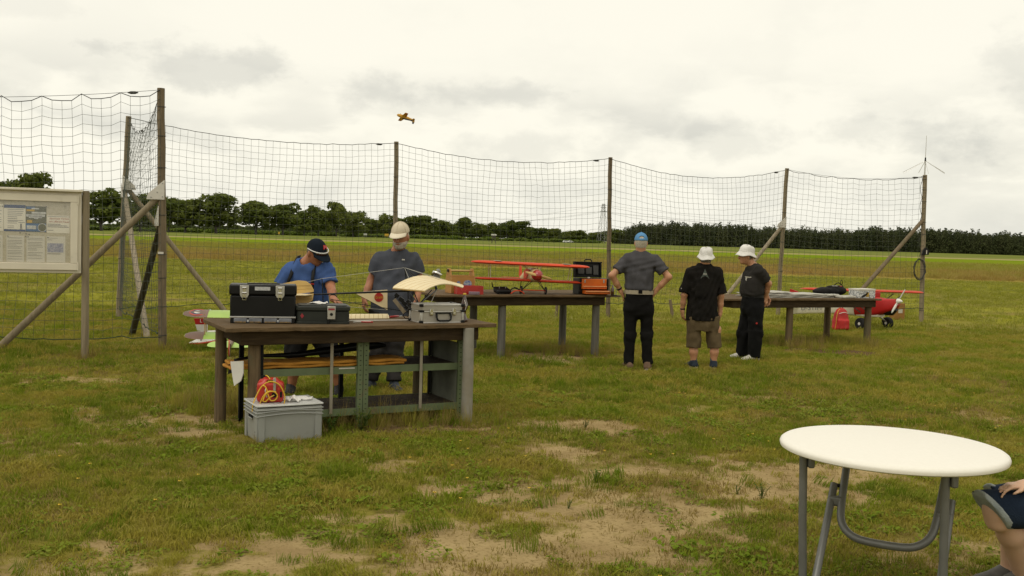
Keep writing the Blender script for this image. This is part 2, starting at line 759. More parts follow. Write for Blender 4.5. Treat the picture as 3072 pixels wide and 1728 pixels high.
def scatter(name, pts, scl, rot, protos, seed=0):
    """one object that instances the prototype meshes on the given points"""
    col = bpy.data.collections.new(name + '_kinds')
    for i, (me) in enumerate(protos):
        col.objects.link(bpy.data.objects.new('%s_kind_%02d' % (name, i), me))
    me = bpy.data.meshes.new(name)
    me.vertices.add(len(pts))
    me.vertices.foreach_set('co', np.asarray(pts, np.float32).ravel())
    a = me.attributes.new('isc', 'FLOAT_VECTOR', 'POINT')
    s = np.asarray(scl, np.float32)
    if s.ndim == 1:
        s = np.repeat(s[:, None], 3, 1)
    a.data.foreach_set('vector', s.ravel())
    a = me.attributes.new('iro', 'FLOAT_VECTOR', 'POINT')
    a.data.foreach_set('vector', np.asarray(rot, np.float32).ravel())
    a = me.attributes.new('idx', 'INT', 'POINT')
    a.data.foreach_set('value', np.random.default_rng(seed).integers(0, len(protos), len(pts)).astype(np.int32))
    o = link(bpy.data.objects.new(name, me))
    ng = bpy.data.node_groups.new(name, 'GeometryNodeTree')
    ng.interface.new_socket('Geometry', in_out='INPUT', socket_type='NodeSocketGeometry')
    ng.interface.new_socket('Geometry', in_out='OUTPUT', socket_type='NodeSocketGeometry')
    N, L = ng.nodes, ng.links
    gi, go = N.new('NodeGroupInput'), N.new('NodeGroupOutput')
    ci = N.new('GeometryNodeCollectionInfo')
    ci.inputs['Collection'].default_value = col
    ci.inputs['Separate Children'].default_value = True
    ci.inputs['Reset Children'].default_value = True
    ip = N.new('GeometryNodeInstanceOnPoints')
    ip.inputs['Pick Instance'].default_value = True

    def attr(nm, t):
        n = N.new('GeometryNodeInputNamedAttribute')
        n.data_type = t
        n.inputs['Name'].default_value = nm
        return n.outputs['Attribute']
    m2p = N.new('GeometryNodeMeshToPoints')
    L.new(gi.outputs[0], m2p.inputs[0])
    L.new(m2p.outputs[0], ip.inputs['Points'])
    L.new(ci.outputs[0], ip.inputs['Instance'])
    L.new(attr('idx', 'INT'), ip.inputs['Instance Index'])
    e2r = N.new('FunctionNodeEulerToRotation')
    L.new(attr('iro', 'FLOAT_VECTOR'), e2r.inputs[0])
    L.new(e2r.outputs[0], ip.inputs['Rotation'])
    L.new(attr('isc', 'FLOAT_VECTOR'), ip.inputs['Scale'])
    L.new(ip.outputs[0], go.inputs[0])
    o.modifiers.new('scatter', 'NODES').node_group = ng
    return o


def quick_mesh(name, V, Fs, m, smooth=False):
    me = bpy.data.meshes.new(name)
    me.from_pydata([tuple(p) for p in V], [], Fs)
    me.materials.append(m)
    if smooth:
        me.shade_smooth()
    me.update()
    return me

# ================================================================== ground
SAND = [(1880, 1500, 330, 55), (1760, 1640, 330, 55), (2070, 1545, 230, 45), (1690, 1360, 130, 26), (1560, 1545, 150, 32),
        (1330, 1590, 190, 38), (1230, 1705, 260, 40), (2330, 1480, 210, 55), (2180, 1620, 200, 40), (880, 1665, 300, 40),
        (1010, 1560, 120, 26), (500, 1222, 90, 14), (560, 1300, 120, 18), (1640, 1275, 170, 16), (1300, 1470, 90, 24),
        (2250, 1400, 170, 26), (1900, 1420, 140, 22), (640, 1560, 110, 18), (1430, 1690, 140, 34),
        (2500, 1430, 120, 30), (2050, 1690, 160, 26), (330, 1640, 90, 18), (1130, 1480, 90, 14), (1620, 1075, 150, 14)]
SPARSE = [(1850, 1530, 720, 150), (900, 1650, 480, 75), (1250, 1620, 500, 120), (1650, 1290, 420, 40), (520, 1250, 220, 36), (2400, 1440, 420, 90)]
SOIL = [(1130, 1285, 330, 22), (1640, 1062, 190, 13), (2480, 1055, 170, 11), (1700, 1070, 120, 10), (870, 1275, 200, 18)]


def blob(lst, x, y):
    s = np.zeros_like(x)
    for px, py, rx, ry in lst:
        c = gz(px, py)
        ax = rx * c[1] / FPX
        ay = (gz(px, py - ry)[1] - gz(px, py + ry)[1]) / 2
        s = np.maximum(s, np.exp(-(((x - c[0]) / ax) ** 2 + ((y - c[1]) / ay) ** 2) * 0.9))
    return s


def sstep(x, a, b):
    t = np.clip((x - a) / (b - a), 0, 1)
    return t * t * (3 - 2 * t)


def sand_mask(x, y):
    n = vnoise(x, y, 0.75, 3, 5)
    n2 = vnoise(x, y, 0.13, 5, 3)
    wide = blob(SPARSE, x, y)
    s = np.maximum(blob(SAND, x, y) * 0.98, wide * 0.86) + (n - 0.5) * 1.15 + (n2 - 0.5) * 0.95
    rnd = sstep(vnoise(x, y, 0.9, 8, 4) + 0.5 * (n2 - 0.5), 0.56, 0.72) * 0.6 * (y < 11)
    return np.clip(np.maximum(sstep(s, 0.22, 0.84), rnd), 0, 1)


def soil_mask(x, y):
    return sstep(blob(SOIL, x, y) + (vnoise(x, y, 0.4, 21, 4) - 0.5) * 1.0, 0.40, 0.7)


def dry_mask(x, y):
    return sstep(vnoise(x, y, 1.7, 31, 4), 0.46, 0.64)


def growth(a, b, d0, g):
    out, d = [a], d0
    while out[-1] < b:
        d *= g
        out.append(out[-1] + d)
    return out


xs = np.arange(-7, 7.001, 0.07)
xr = growth(7, 5000, 0.07, 1.07)[1:]
xs = np.concatenate([-np.array(xr[::-1]), xs, xr])
ys = np.concatenate([-np.array(growth(-3.6, 300, 0.1, 1.2)[::-1])[:-1], np.arange(3.6, 15.5, 0.07), growth(15.5, 9000, 0.07, 1.045)])
GX, GY = np.meshgrid(xs, ys, indexing='ij')
near = np.exp(-np.maximum(GY - 20, 0) / 20)
GZ = (vnoise(GX, GY, 1.3, 2, 3) - 0.5) * 0.035 * near + (vnoise(GX, GY, 0.25, 4, 2) - 0.5) * 0.012 * near
V = np.stack([GX, GY, GZ], -1).reshape(-1, 3)
nx_, ny_ = GX.shape
ii = np.arange(nx_ * ny_).reshape(nx_, ny_)
Q = np.stack([ii[:-1, :-1], ii[1:, :-1], ii[1:, 1:], ii[:-1, 1:]], -1).reshape(-1, 4)

gm = bpy.data.materials.new('ground_turf')
gm.use_nodes = True
gn, gl = gm.node_tree.nodes, gm.node_tree.links
gb = gn['Principled BSDF']
gb.inputs['Roughness'].default_value = 0.95
gb.inputs['Specular IOR Level'].default_value = 0.0
geo = gn.new('ShaderNodeNewGeometry')
gsep = gn.new('ShaderNodeSeparateXYZ')
gl.new(geo.outputs['Position'], gsep.inputs[0])


def gnoise(scale, detail=5, stretch=(1, 1, 1), rough=0.6):
    mp = gn.new('ShaderNodeMapping')
    mp.inputs['Scale'].default_value = stretch
    gl.new(geo.outputs['Position'], mp.inputs['Vector'])
    nz = gn.new('ShaderNodeTexNoise')
    nz.inputs['Scale'].default_value = scale
    nz.inputs['Detail'].default_value = detail
    nz.inputs['Roughness'].default_value = rough
    gl.new(mp.outputs[0], nz.inputs['Vector'])
    return nz.outputs[0]


def gramp(x, lo, hi):
    n = gn.new('ShaderNodeMapRange')
    n.interpolation_type = 'SMOOTHSTEP'
    gl.new(x, n.inputs[0])
    n.inputs[1].default_value, n.inputs[2].default_value = lo, hi
    return n.outputs[0]


def gmix(f, a, b):
    n = gn.new('ShaderNodeMix')
    n.data_type = 'RGBA'
    for i, x in ((6, a), (7, b)):
        if isinstance(x, tuple):
            n.inputs[i].default_value = (*x, 1)
        else:
            gl.new(x, n.inputs[i])
    if isinstance(f, float):
        n.inputs[0].default_value = f
    else:
        gl.new(f, n.inputs[0])
    return n.outputs[2]


def gmath(op, a, b):
    n = gn.new('ShaderNodeMath')
    n.operation = op
    for i, x in enumerate((a, b)):
        if isinstance(x, (int, float)):
            n.inputs[i].default_value = x
        else:
            gl.new(x, n.inputs[i])
    return n.outputs[0]


# distance bands of the airfield and the fields behind it, with ragged borders
wob = gmath('MULTIPLY', gmath('SUBTRACT', gnoise(0.07, 5), 0.5), 14.0)
wob2 = gmath('MULTIPLY', gmath('SUBTRACT', gnoise(0.55, 4), 0.5), 6.0)
yy = gmath('ADD', gmath('ADD', gsep.outputs[1], wob), wob2)
lawn = gmix(gramp(gnoise(1.3, 6), 0.35, 0.68), (0.185, 0.172, 0.026), (0.235, 0.192, 0.048))
lawn = gmix(gramp(gnoise(22.0, 4), 0.45, 0.75), lawn, (0.125, 0.118, 0.016))
mown = gmix(gramp(gnoise(0.35, 6, (0.35, 1, 1)), 0.38, 0.66), (0.255, 0.242, 0.036), (0.205, 0.205, 0.018))
mown = gmix(gramp(gnoise(3.2, 5), 0.5, 0.8), mown, (0.29, 0.28, 0.10))
red = gmix(gramp(gnoise(0.5, 6, (0.25, 1, 1)), 0.4, 0.65), (0.275, 0.205, 0.052), (0.245, 0.215, 0.038))
yel = gmix(gramp(gnoise(0.30, 6, (0.3, 1, 1)), 0.38, 0.66), (0.225, 0.210, 0.045), (0.185, 0.180, 0.018))
bright = gmix(gramp(gnoise(0.09, 6, (0.3, 1, 1)), 0.36, 0.66), (0.150, 0.215, 0.010), (0.190, 0.225, 0.020))
straw = (0.300, 0.265, 0.110)
farg = gmix(gramp(gnoise(0.02, 6, (0.2, 1, 1)), 0.4, 0.62), (0.130, 0.160, 0.030), (0.190, 0.200, 0.060))
c = gmix(gramp(gsep.outputs[1], 15, 26), lawn, mown)
c = gmix(gramp(yy, 53, 58), c, red)
c = gmix(gramp(yy, 64, 78), c, yel)
c = gmix(gramp(yy, 118, 150), c, bright)
c = gmix(gramp(yy, 205, 214), c, straw)
c = gmix(gramp(yy, 236, 260), c, farg)
at = gn.new('ShaderNodeAttribute')
at.attribute_name = 'cover'
asep = gn.new('ShaderNodeSeparateColor')
gl.new(at.outputs['Color'], asep.inputs[0])
sandc = gmix(gramp(gnoise(2.2, 6), 0.35, 0.7), (0.375, 0.278, 0.135), (0.270, 0.192, 0.090))
sandc = gmix(gramp(gnoise(38.0, 4), 0.50, 0.72), sandc, (0.190, 0.140, 0.056))
dryc = gmix(gramp(gnoise(14.0, 4), 0.4, 0.7), (0.245, 0.190, 0.070), (0.180, 0.145, 0.042))
c = gmix(gmath('MULTIPLY', asep.outputs[1], 0.8), c, dryc)
c = gmix(gmath('MULTIPLY', gramp(gnoise(2.6, 6), 0.55, 0.70), 0.6), c, (0.120, 0.085, 0.032))
c = gmix(asep.outputs[2], c, (0.120, 0.078, 0.040))
edge = gmath('ADD', asep.outputs[0], gmath('MULTIPLY', gmath('SUBTRACT', gnoise(16.0, 8, rough=.72), 0.5), 1.9))
c = gmix(gramp(edge, 0.12, 0.86), c, sandc)
gl.new(c, gb.inputs['Base Color'])
bp = gn.new('ShaderNodeBump')
bp.inputs['Strength'].default_value = 0.7
bp.inputs['Distance'].default_value = 0.03
gl.new(gnoise(30.0, 6), bp.inputs['Height'])
gl.new(bp.outputs[0], gb.inputs['Normal'])

ground = raw_mesh('ground', V, Q, gm, relax=0)
tag(ground, kind='structure')
ca = ground.data.color_attributes.new('cover', 'FLOAT_COLOR', 'POINT')
nv = len(ground.data.vertices)
cov = np.zeros((nv, 4), np.float32)
cov[:, 0] = (sand_mask(V[:, 0], V[:, 1]) * (V[:, 1] < 16.5))
cov[:, 1] = dry_mask(V[:, 0], V[:, 1]) * (V[:, 1] < 40)
cov[:, 2] = soil_mask(V[:, 0], V[:, 1])
cov[:, 3] = 1
ca.data.foreach_set('color', cov.ravel())


# ================================================================== grass and herbs
def leaf_mat(name, c1, c2, c3, scale=0.8, transl=0.3, rnd=0.5, rough=0.6):
    m = bpy.data.materials.new(name)
    m.use_nodes = True
    n, l = m.node_tree.nodes, m.node_tree.links
    b = n['Principled BSDF']
    g = n.new('ShaderNodeNewGeometry')
    nz = n.new('ShaderNodeTexNoise')
    nz.inputs['Scale'].default_value = scale
    nz.inputs['Detail'].default_value = 5
    l.new(g.outputs['Position'], nz.inputs['Vector'])
    r = n.new('ShaderNodeMapRange')
    r.inputs[1].default_value, r.inputs[2].default_value = 0.40, 0.60
    l.new(nz.outputs[0], r.inputs[0])
    mx = n.new('ShaderNodeMix')
    mx.data_type = 'RGBA'
    mx.inputs[6].default_value, mx.inputs[7].default_value = (*c1, 1), (*c2, 1)
    l.new(r.outputs[0], mx.inputs[0])
    oi = n.new('ShaderNodeObjectInfo')
    m2 = n.new('ShaderNodeMix')
    m2.data_type = 'RGBA'
    m2.inputs[7].default_value = (*c3, 1)
    l.new(mx.outputs[2], m2.inputs[6])
    pw = n.new('ShaderNodeMath')
    pw.operation = 'POWER'
    pw.inputs[1].default_value = 2.0
    l.new(oi.outputs['Random'], pw.inputs[0])
    ml = n.new('ShaderNodeMath')
    ml.operation = 'MULTIPLY'
    ml.inputs[1].default_value = rnd
    l.new(pw.outputs[0], ml.inputs[0])
    l.new(ml.outputs[0], m2.inputs[0])
    l.new(m2.outputs[2], b.inputs['Base Color'])
    b.inputs['Roughness'].default_value = rough
    b.inputs['Specular IOR Level'].default_value = 0.04
    if transl:
        tr = n.new('ShaderNodeBsdfTranslucent')
        l.new(m2.outputs[2], tr.inputs['Color'])
        ms = n.new('ShaderNodeMixShader')
        ms.inputs[0].default_value = transl
        l.new(b.outputs[0], ms.inputs[1])
        l.new(tr.outputs[0], ms.inputs[2])
        l.new(ms.outputs[0], n['Material Output'].inputs['Surface'])
    return m


M_GRASS = leaf_mat('grass_blades', (0.165, 0.225, 0.009), (0.315, 0.270, 0.040), (0.410, 0.330, 0.095), 1.3, 0.35, 0.6)
M_TUS = leaf_mat('tussock_blades', (0.115, 0.180, 0.007), (0.160, 0.190, 0.016), (0.230, 0.230, 0.050), 2.0, 0.35, 0.5)
M_DRY = leaf_mat('dry_blades', (0.270, 0.195, 0.062), (0.225, 0.180, 0.042), (0.330, 0.245, 0.100), 1.2, 0.3, 0.6)
M_HERB = leaf_mat('herb_leaves', (0.150, 0.220, 0.014), (0.190, 0.235, 0.022), (0.250, 0.270, 0.050), 1.4, 0.3, 0.5)
M_SORREL = leaf_mat('sorrel_stems', (0.350, 0.230, 0.070), (0.290, 0.255, 0.046), (0.390, 0.300, 0.110), 0.10, 0.3, 0.6)
M_MEADOW = leaf_mat('meadow_stems', (0.300, 0.275, 0.055), (0.240, 0.245, 0.018), (0.380, 0.330, 0.120), 0.10, 0.3, 0.5)
M_MOWN = leaf_mat('mown_blades', (0.265, 0.262, 0.034), (0.215, 0.230, 0.018), (0.370, 0.350, 0.120), 0.30, 0.3, 0.6)


def tuft(name, seed, nb, rad, h0, h1, w, m, lean=0.5, flat=False):
    r = random.Random(seed)
    vs, fs = [], []
    for _ in range(nb):
        a, q = r.uniform(0, 6.283), rad * math.sqrt(r.random())
        x, y = q * math.cos(a), q * math.sin(a)
        t, h = r.uniform(0, 6.283), r.uniform(h0, h1)
        l = r.uniform(0.1, 1.0) * lean * h
        dx, dy = math.cos(t), math.sin(t)
        px, py = -dy * w / 2, dx * w / 2
        k = len(vs)
        vs += [(x - px, y - py, -0.01), (x + px, y + py, -0.01),
               (x + dx * l * 0.35 - px * 0.8, y + dy * l * 0.35 - py * 0.8, h * 0.6),
               (x + dx * l * 0.35 + px * 0.8, y + dy * l * 0.35 + py * 0.8, h * 0.6),
               (x + dx * l, y + dy * l, h * (0.75 if flat else 1.0))]
        fs += [(k, k + 1, k + 3, k + 2), (k + 2, k + 3, k + 4)]
    return quick_mesh(name, vs, fs, m)


def herb(name, seed, nb, rad, h, m):
    r = random.Random(seed)
    vs, fs = [], []
    for _ in range(nb):
        a, q = r.uniform(0, 6.283), rad * math.sqrt(r.random())
        x, y, z = q * math.cos(a), q * math.sin(a), r.uniform(0.2, 1) * h
        t, L, w = r.uniform(0, 6.283), r.uniform(0.012, 0.028), r.uniform(0.006, 0.012)
        dx, dy = math.cos(t), math.sin(t)
        k = len(vs)
        vs += [(x, y, z), (x + dx * L / 2 - dy * w, y + dy * L / 2 + dx * w, z + r.uniform(0, .01)),
               (x + dx * L, y + dy * L, z + r.uniform(-.006, .012)),
               (x + dx * L / 2 + dy * w, y + dy * L / 2 - dx * w, z + r.uniform(0, .01))]
        fs.append((k, k + 1, k + 2, k + 3))
    return quick_mesh(name, vs, fs, m)


def field_pts(n, y0, y1, margin=1.45, seed=0):
    r = np.random.default_rng(seed)
    n = int(n)
    y = np.sqrt(r.uniform(y0 * y0, y1 * y1, n))
    x = r.uniform(-1, 1, n) * 0.53 * y * margin
    return x, y, r


def gheight(x, y):
    nr = np.exp(-np.maximum(y - 20, 0) / 20)
    return (vnoise(x, y, 1.3, 2, 3) - 0.5) * 0.035 * nr + (vnoise(x, y, 0.25, 4, 2) - 0.5) * 0.012 * nr


def plant(name, n, y0, y1, protos, s0, s1, keep, seed, tilt=0.25):
    n = int(n * 1.28)
    x, y, r = field_pts(n, y0, y1, seed=seed)
    k = r.random(n) < keep(x, y)
    x, y = x[k], y[k]
    m = len(x)
    P = np.stack([x, y, gheight(x, y)], 1)
    S = r.uniform(s0, s1, m) * (0.65 + 0.7 * vnoise(x, y, 1.1, seed + 50, 3))
    Rr = np.stack([r.normal(0, tilt, m), r.normal(0, tilt, m), r.uniform(0, 6.283, m)], 1)
    return tag(scatter(name, P, S, Rr, protos, seed), kind='stuff')


g_short = [tuft('blade_tuft_%d' % i, i, 30, 0.055, 0.008, 0.034, 0.0042, M_GRASS, 1.4) for i in range(4)]
g_dry = [tuft('dry_tuft_%d' % i, 40 + i, 26, 0.065, 0.006, 0.024, 0.0040, M_DRY, 2.2) for i in range(3)]
g_herb = [herb('herb_%d' % i, 60 + i, 34, 0.075, 0.022, M_HERB) for i in range(3)]
g_mid = [tuft('mid_tuft_%d' % i, 80 + i, 36, 0.16, 0.018, 0.060, 0.009, M_MOWN, 1.2) for i in range(3)]
g_tall = [tuft('tall_tuft_%d' % i, 100 + i, 26, 0.07, 0.07, 0.24, 0.004, M_GRASS, 0.6) for i in range(2)] + \
         [tuft('tall_dry_%d' % i, 110 + i, 22, 0.07, 0.10, 0.30, 0.0035, M_DRY, 0.6) for i in range(2)]

bare = lambda x, y: np.maximum(sand_mask(x, y), 0.9 * soil_mask(x, y))
lush = lambda x, y: sstep(vnoise(x, y, 0.8, 77, 4), 0.36, 0.62)
plant('grass', 52000, 3.7, 10.5, g_short, 0.55, 1.35, lambda x, y: (1 - 0.96 * bare(x, y)) * (0.22 + 0.78 * lush(x, y)), 1)
plant('lawn_grass', 46000, 10.3, 21, g_short, 0.9, 1.9, lambda x, y: (1 - 0.95 * bare(x, y)) * (0.45 + 0.55 * lush(x, y)), 2)
plant('dry_grass', 17000, 3.7, 13, g_dry, 0.6, 1.4, lambda x, y: (1 - 0.60 * sand_mask(x, y)) * (0.22 + 0.70 * dry_mask(x, y)), 3)
plant('clover', 6500, 3.7, 11, g_herb, 0.6, 1.5, lambda x, y: (1 - 0.9 * bare(x, y)) * (0.12 + 0.5 * sstep(vnoise(x, y, 0.5, 91, 4), 0.48, 0.66)), 4, 0.1)
g_tus = [tuft('tussock_%d' % i, 160 + i, 60, 0.085, 0.02, 0.075, 0.0042, M_TUS, 0.8) for i in range(3)]
plant('tussocks', 5200, 3.7, 14, g_tus, 0.6, 1.3, lambda x, y: 0.06 + 0.75 * sstep(vnoise(x, y, 0.55, 191, 4), 0.52, 0.66) * (1 - 0.7 * blob(SAND, x, y)), 14)
plant('mown_grass', 34000, 20, 55, g_mid, 0.7, 1.5, lambda x, y: 0.35 + 0.65 * sstep(vnoise(x, y, 2.5, 93, 4), 0.35, 0.6), 5)

g_sor = [tuft('sorrel_%d' % i, 130 + i, 26, 0.30, 0.12, 0.42, 0.016, M_SORREL, 0.5) for i in range(3)]
g_mea = [tuft('meadow_%d' % i, 140 + i, 24, 0.40, 0.12, 0.40, 0.020, M_MEADOW, 0.5) for i in range(3)]
plant('sorrel_strip', 20000, 54, 76, g_sor, 0.6, 1.2, lambda x, y: sstep(y + (vnoise(x, y, 9, 15, 3) - 0.5) * 9, 55, 60) * (0.4 + 0.6 * sstep(vnoise(x, y, 4, 16, 3), 0.3, 0.6)), 6)
plant('meadow_strip', 26000, 62, 125, g_mea, 0.6, 1.1, lambda x, y: sstep(y, 62, 78) * (0.45 + 0.55 * sstep(vnoise(x, y, 6, 17, 3), 0.3, 0.6)), 7)

# long grass left standing round the legs of benches, posts and boxes
tx, ty = [], []
rr_ = np.random.default_rng(5)
for px, py, n, sx, sy in ((660, 1215, 90, .28, .22), (700, 1240, 60, .25, .15), (1000, 1262, 70, .5, .12), (1100, 1275, 90, .22, .10),
                          (1330, 1275, 50, .25, .10), (480, 1055, 40, .15, .15), (250, 1075, 25, .14, .1), (1690, 1060, 60, .25, .2),
                          (2370, 1040, 70, .4, .35), (2470, 1025, 60, .4, .3), (2610, 1040, 50, .3, .2), (1500, 1075, 20, .15, .12),
                          (1250, 1250, 50, .4, .12), (690, 1205, 50, .2, .2), (1886, 1108, 26, .07, .10), (1942, 1106, 26, .07, .10), (2081, 1104, 24, .07, .10), (2140, 1106, 24, .07, .10), (2259, 1083, 26, .10, .07), (2226, 1075, 22, .10, .07), (2521, 993, 26, .16, .06), (771, 1338, 30, .08, .05), (870, 1335, 40, .22, .05), (740, 1328, 24, .08, .10), (2584, 992, 18, .08, .06), (2652, 990, 18, .08, .06), (1780, 1068, 25, .15, .12)):
    g = gz(px, py)
    tx += list(rr_.normal(g[0], sx, n))
    ty += list(rr_.normal(g[1], sy, n))
tx, ty = np.array(tx), np.array(ty)
tag(scatter('long_grass', np.stack([tx, ty, gheight(tx, ty)], 1), np.where(np.arange(len(tx)) < 705, rr_.uniform(0.35, 0.95, len(tx)), rr_.uniform(0.16, 0.36, len(tx))),
            np.stack([rr_.normal(0, .15, len(tx)), rr_.normal(0, .15, len(tx)), rr_.uniform(0, 6.28, len(tx))], 1), g_tall, 9), kind='stuff')

# leafy weeds beside the bench and in the bare patch
M_WEED = leaf_mat('weed_leaves', (0.060, 0.115, 0.018), (0.080, 0.120, 0.020), (0.120, 0.150, 0.04), 6, 0.3, 0.4)


def weed(label, px, py, h, nst, seed, group=None):
    g = gz(px, py)
    r = random.Random(seed)
    t = thing('weed', label, 'weed', (g[0], g[1], 0), r.uniform(0, 6), group)
    mb, ms = MB(), MB()
    for _ in range(nst):
        a, l = r.uniform(0, 6.28), r.uniform(.1, .5) * h
        top = A3(math.cos(a) * l, math.sin(a) * l, h * r.uniform(.6, 1))
        ms.tube([(0, 0, -.01), top * .5 + A3(0, 0, .1 * h), top], .0018, 4)
        for k in range(9):
            q = top * (k + 1) / 9 + A3(0, 0, .1 * h * (1 - abs(k - 4) / 5))
            b = r.uniform(0, 6.28)
            d = A3(math.cos(b), math.sin(b), r.uniform(-.1, .5))
            L, w = h * r.uniform(.14, .3), h * r.uniform(.03, .06)
            s = unit(np.cross(d, (0, 0, 1))) * w
            mb.add([q, q + d * L * .5 + s, q + d * L, q + d * L * .5 - s], [(0, 1, 2, 3)])
    ms.build('stem', M_WEED, t)
    mb.build('leaf_cluster', M_WEED, t)


weed('large leafy weed growing at the foot of the green shelf upright', 1085, 1292, .20, 12, 1)
weed('leafy weed beside the right bottom edge of the grey crate', 995, 1300, .17, 9, 2)
GW = 'small weeds in the bare sandy patch'
for i, (px, py, h) in enumerate(((1787, 1448, .10), (2285, 1500, .12), (1755, 1290, .09), (2210, 1485, .07), (1705, 1525, .06))):
    weed('small green weed standing in the bare sandy ground', px, py, h, 6, 10 + i, GW)

M_FLOWER = mat('buttercup', (0.62, 0.42, 0.02), rough=0.5)
fl = quick_mesh('flower', [(0.011 * math.cos(t), 0.011 * math.sin(t), 0.045 + .004 * (k % 2)) for k, t in enumerate(np.linspace(0, 6.283, 9)[:-1])] + [(0, 0, .04)],
                [(8, k, (k + 1) % 8) for k in range(8)], M_FLOWER)
fx, fy, r_ = field_pts(900, 4, 12, seed=33)
k_ = (sstep(vnoise(fx, fy, 1.2, 61, 3), 0.5, 0.62) * (1 - sand_mask(fx, fy))) > r_.random(900)
fx, fy = fx[k_][:130], fy[k_][:130]
tag(scatter('yellow_flowers', np.stack([fx, fy, gheight(fx, fy)], 1), np.full(len(fx), 1.0), np.zeros((len(fx), 3)), [fl], 3), kind='stuff')

# ================================================================== trees, woods, far things
M_BARK = mat('bark', (0.060, 0.048, 0.034), (0.030, 0.024, 0.018), 3)
M_OAK = leaf_mat('oak_leaves', (0.085, 0.112, 0.022), (0.130, 0.155, 0.032), (0.170, 0.190, 0.045), 0.16, 0.35, 0.6)  # leaf green lightened; slight distance haze is put into the colour
M_OAK2 = leaf_mat('wood_leaves', (0.085, 0.110, 0.036), (0.110, 0.138, 0.044), (0.140, 0.160, 0.056), 0.1, 0.2, 0.6)  # paler and greyer green: distance haze on the wood painted into the leaves
M_PINE = leaf_mat('pine_needles', (0.044, 0.056, 0.024), (0.066, 0.078, 0.030), (0.092, 0.098, 0.042), 0.1, 0.2, 0.7)  # needle colour lightened to suggest haze, the air itself is clear
M_BUSH = leaf_mat('bush_leaves', (0.095, 0.140, 0.020), (0.130, 0.170, 0.026), (0.160, 0.190, 0.045), 0.15, 0.25, 0.6)


def clumps(seed, lobes, nq, s0, s1):
    """many leaf-sized faces spread through a set of lobes (centre, radius)"""
    r = np.random.default_rng(seed)
    vs, fs = [], []
    w = np.array([l[1] ** 2 for l in lobes])
    w = w / w.sum()
    for li in r.choice(len(lobes), nq, p=w):
        c, rad = np.array(lobes[li][0]), lobes[li][1]
        d = unit(r.normal(size=3) + A3(0, 0, .25))
        p = c + d * rad * r.uniform(.62, 1.10) * A3(1, 1, .9)
        n = unit(d + r.normal(0, .6, 3))
        R = frame(n)
        a = r.uniform(0, 6.28)
        u = R[:, 0] * math.cos(a) + R[:, 1] * math.sin(a)
        v = np.cross(n, u)
        s = r.uniform(s0, s1)
        k = len(vs)
        vs += [p + u * s, p + v * s * .7 + n * s * .2, p - u * s, p - v * s * .7 - n * s * .15]
        fs.append((k, k + 1, k + 2, k + 3))
    return vs, fs


def broadleaf(seed, trunk_h=.18, spread=.36, nq=3600, s=(.022, .048)):
    """unit-height broadleaf: (trunk mesh, crown mesh)"""
    r = random.Random(seed)
    lobes = []
    for _ in range(r.randint(24, 30)):
        a, q = r.uniform(0, 6.28), spread * math.sqrt(r.random()) * .85
        z = r.uniform(trunk_h + .10, .88)
        f = 1 - abs((z - .55) / .5) ** 2 * .6
        lobes.append(((q * f * math.cos(a), q * f * math.sin(a), z), r.uniform(.10, .17)))
    lobes += [((0, 0, .84), .13), ((0, 0, .6), .2), ((0, 0, .42), .2)]
    V1, F1 = clumps(seed, lobes, nq, *s)
    mb = MB()
    mb.cyl((0, 0, -.01), (0.01, 0, trunk_h + .2), .026, .016, 8)
    for l in lobes[:8]:
        mb.cyl((0, 0, trunk_h), l[0], .012, .004, 5, False)
    T = quick_mesh('trunk', mb.v, mb.f, M_BARK)
    return T, quick_mesh('crown', V1, F1, M_OAK)


OAKS = [broadleaf(s, th, sp) for s, th, sp in ((1, .13, .40), (2, .15, .42), (3, .12, .38), (4, .16, .44), (5, .11, .36), (6, .14, .41))]


def tree(i, px, top, wpx, d, label, group=None):
    b = gy(px, 700, d)
    h = gy(px, top, d)[2]
    sw = wpx * d / FPX / 0.86 * 1.28
    t = thing('broadleaf_tree', label, 'tree', (b[0], d, 0), i * 1.3, group)
    T, Cm = OAKS[i % len(OAKS)]
    for nm, me in (('trunk', T), ('crown', Cm)):
        o = link(bpy.data.objects.new(nm, me))
        o.parent = t
        o.scale = (sw, sw, h)
    return t


i = 0
for px, top, w, d, lab in (
        (100, 513, 118, 430, 'tall broad oak rising above the white notice case'),
        (8, 540, 95, 440, 'lower oak next to the tall one above the notice case'),
        (192, 570, 70, 480, 'oak crown just showing over the end of the notice case roof'),
        (303, 566, 120, 450, 'wide round oak seen beside the grey post of the notice case'),
        (420, 579, 90, 480, 'oak seen through the narrow edge-on net'),
        (505, 590, 80, 500, 'oak directly beside the thick brown corner post'),
        (556, 595, 90, 505, 'oak between the corner post and the largest oak of the row'),
        (648, 582, 128, 510, 'largest wide oak of the row, right of the netting corner post'),
        (768, 600, 104, 530, 'broad oak behind the long net, next after the largest oak'),
        (848, 608, 98, 540, 'broad oak left of the man in the navy cap'),
        (912, 630, 70, 570, 'lower oak just left above the navy cap'),
        (955, 617, 68, 575, 'oak directly above the navy cap'),
        (1009, 602, 64, 585, 'tall narrow oak standing out above the trees behind the man in blue'),
        (1060, 634, 70, 600, 'sloping oak at the lower end of the row, before the bare grey netting post')):
    tree(i, px, top, w, d, lab)
    i += 1
ROW2 = 'smaller trees at the far wood edge'
R2 = 'smaller dark green tree standing out from the far wood edge'
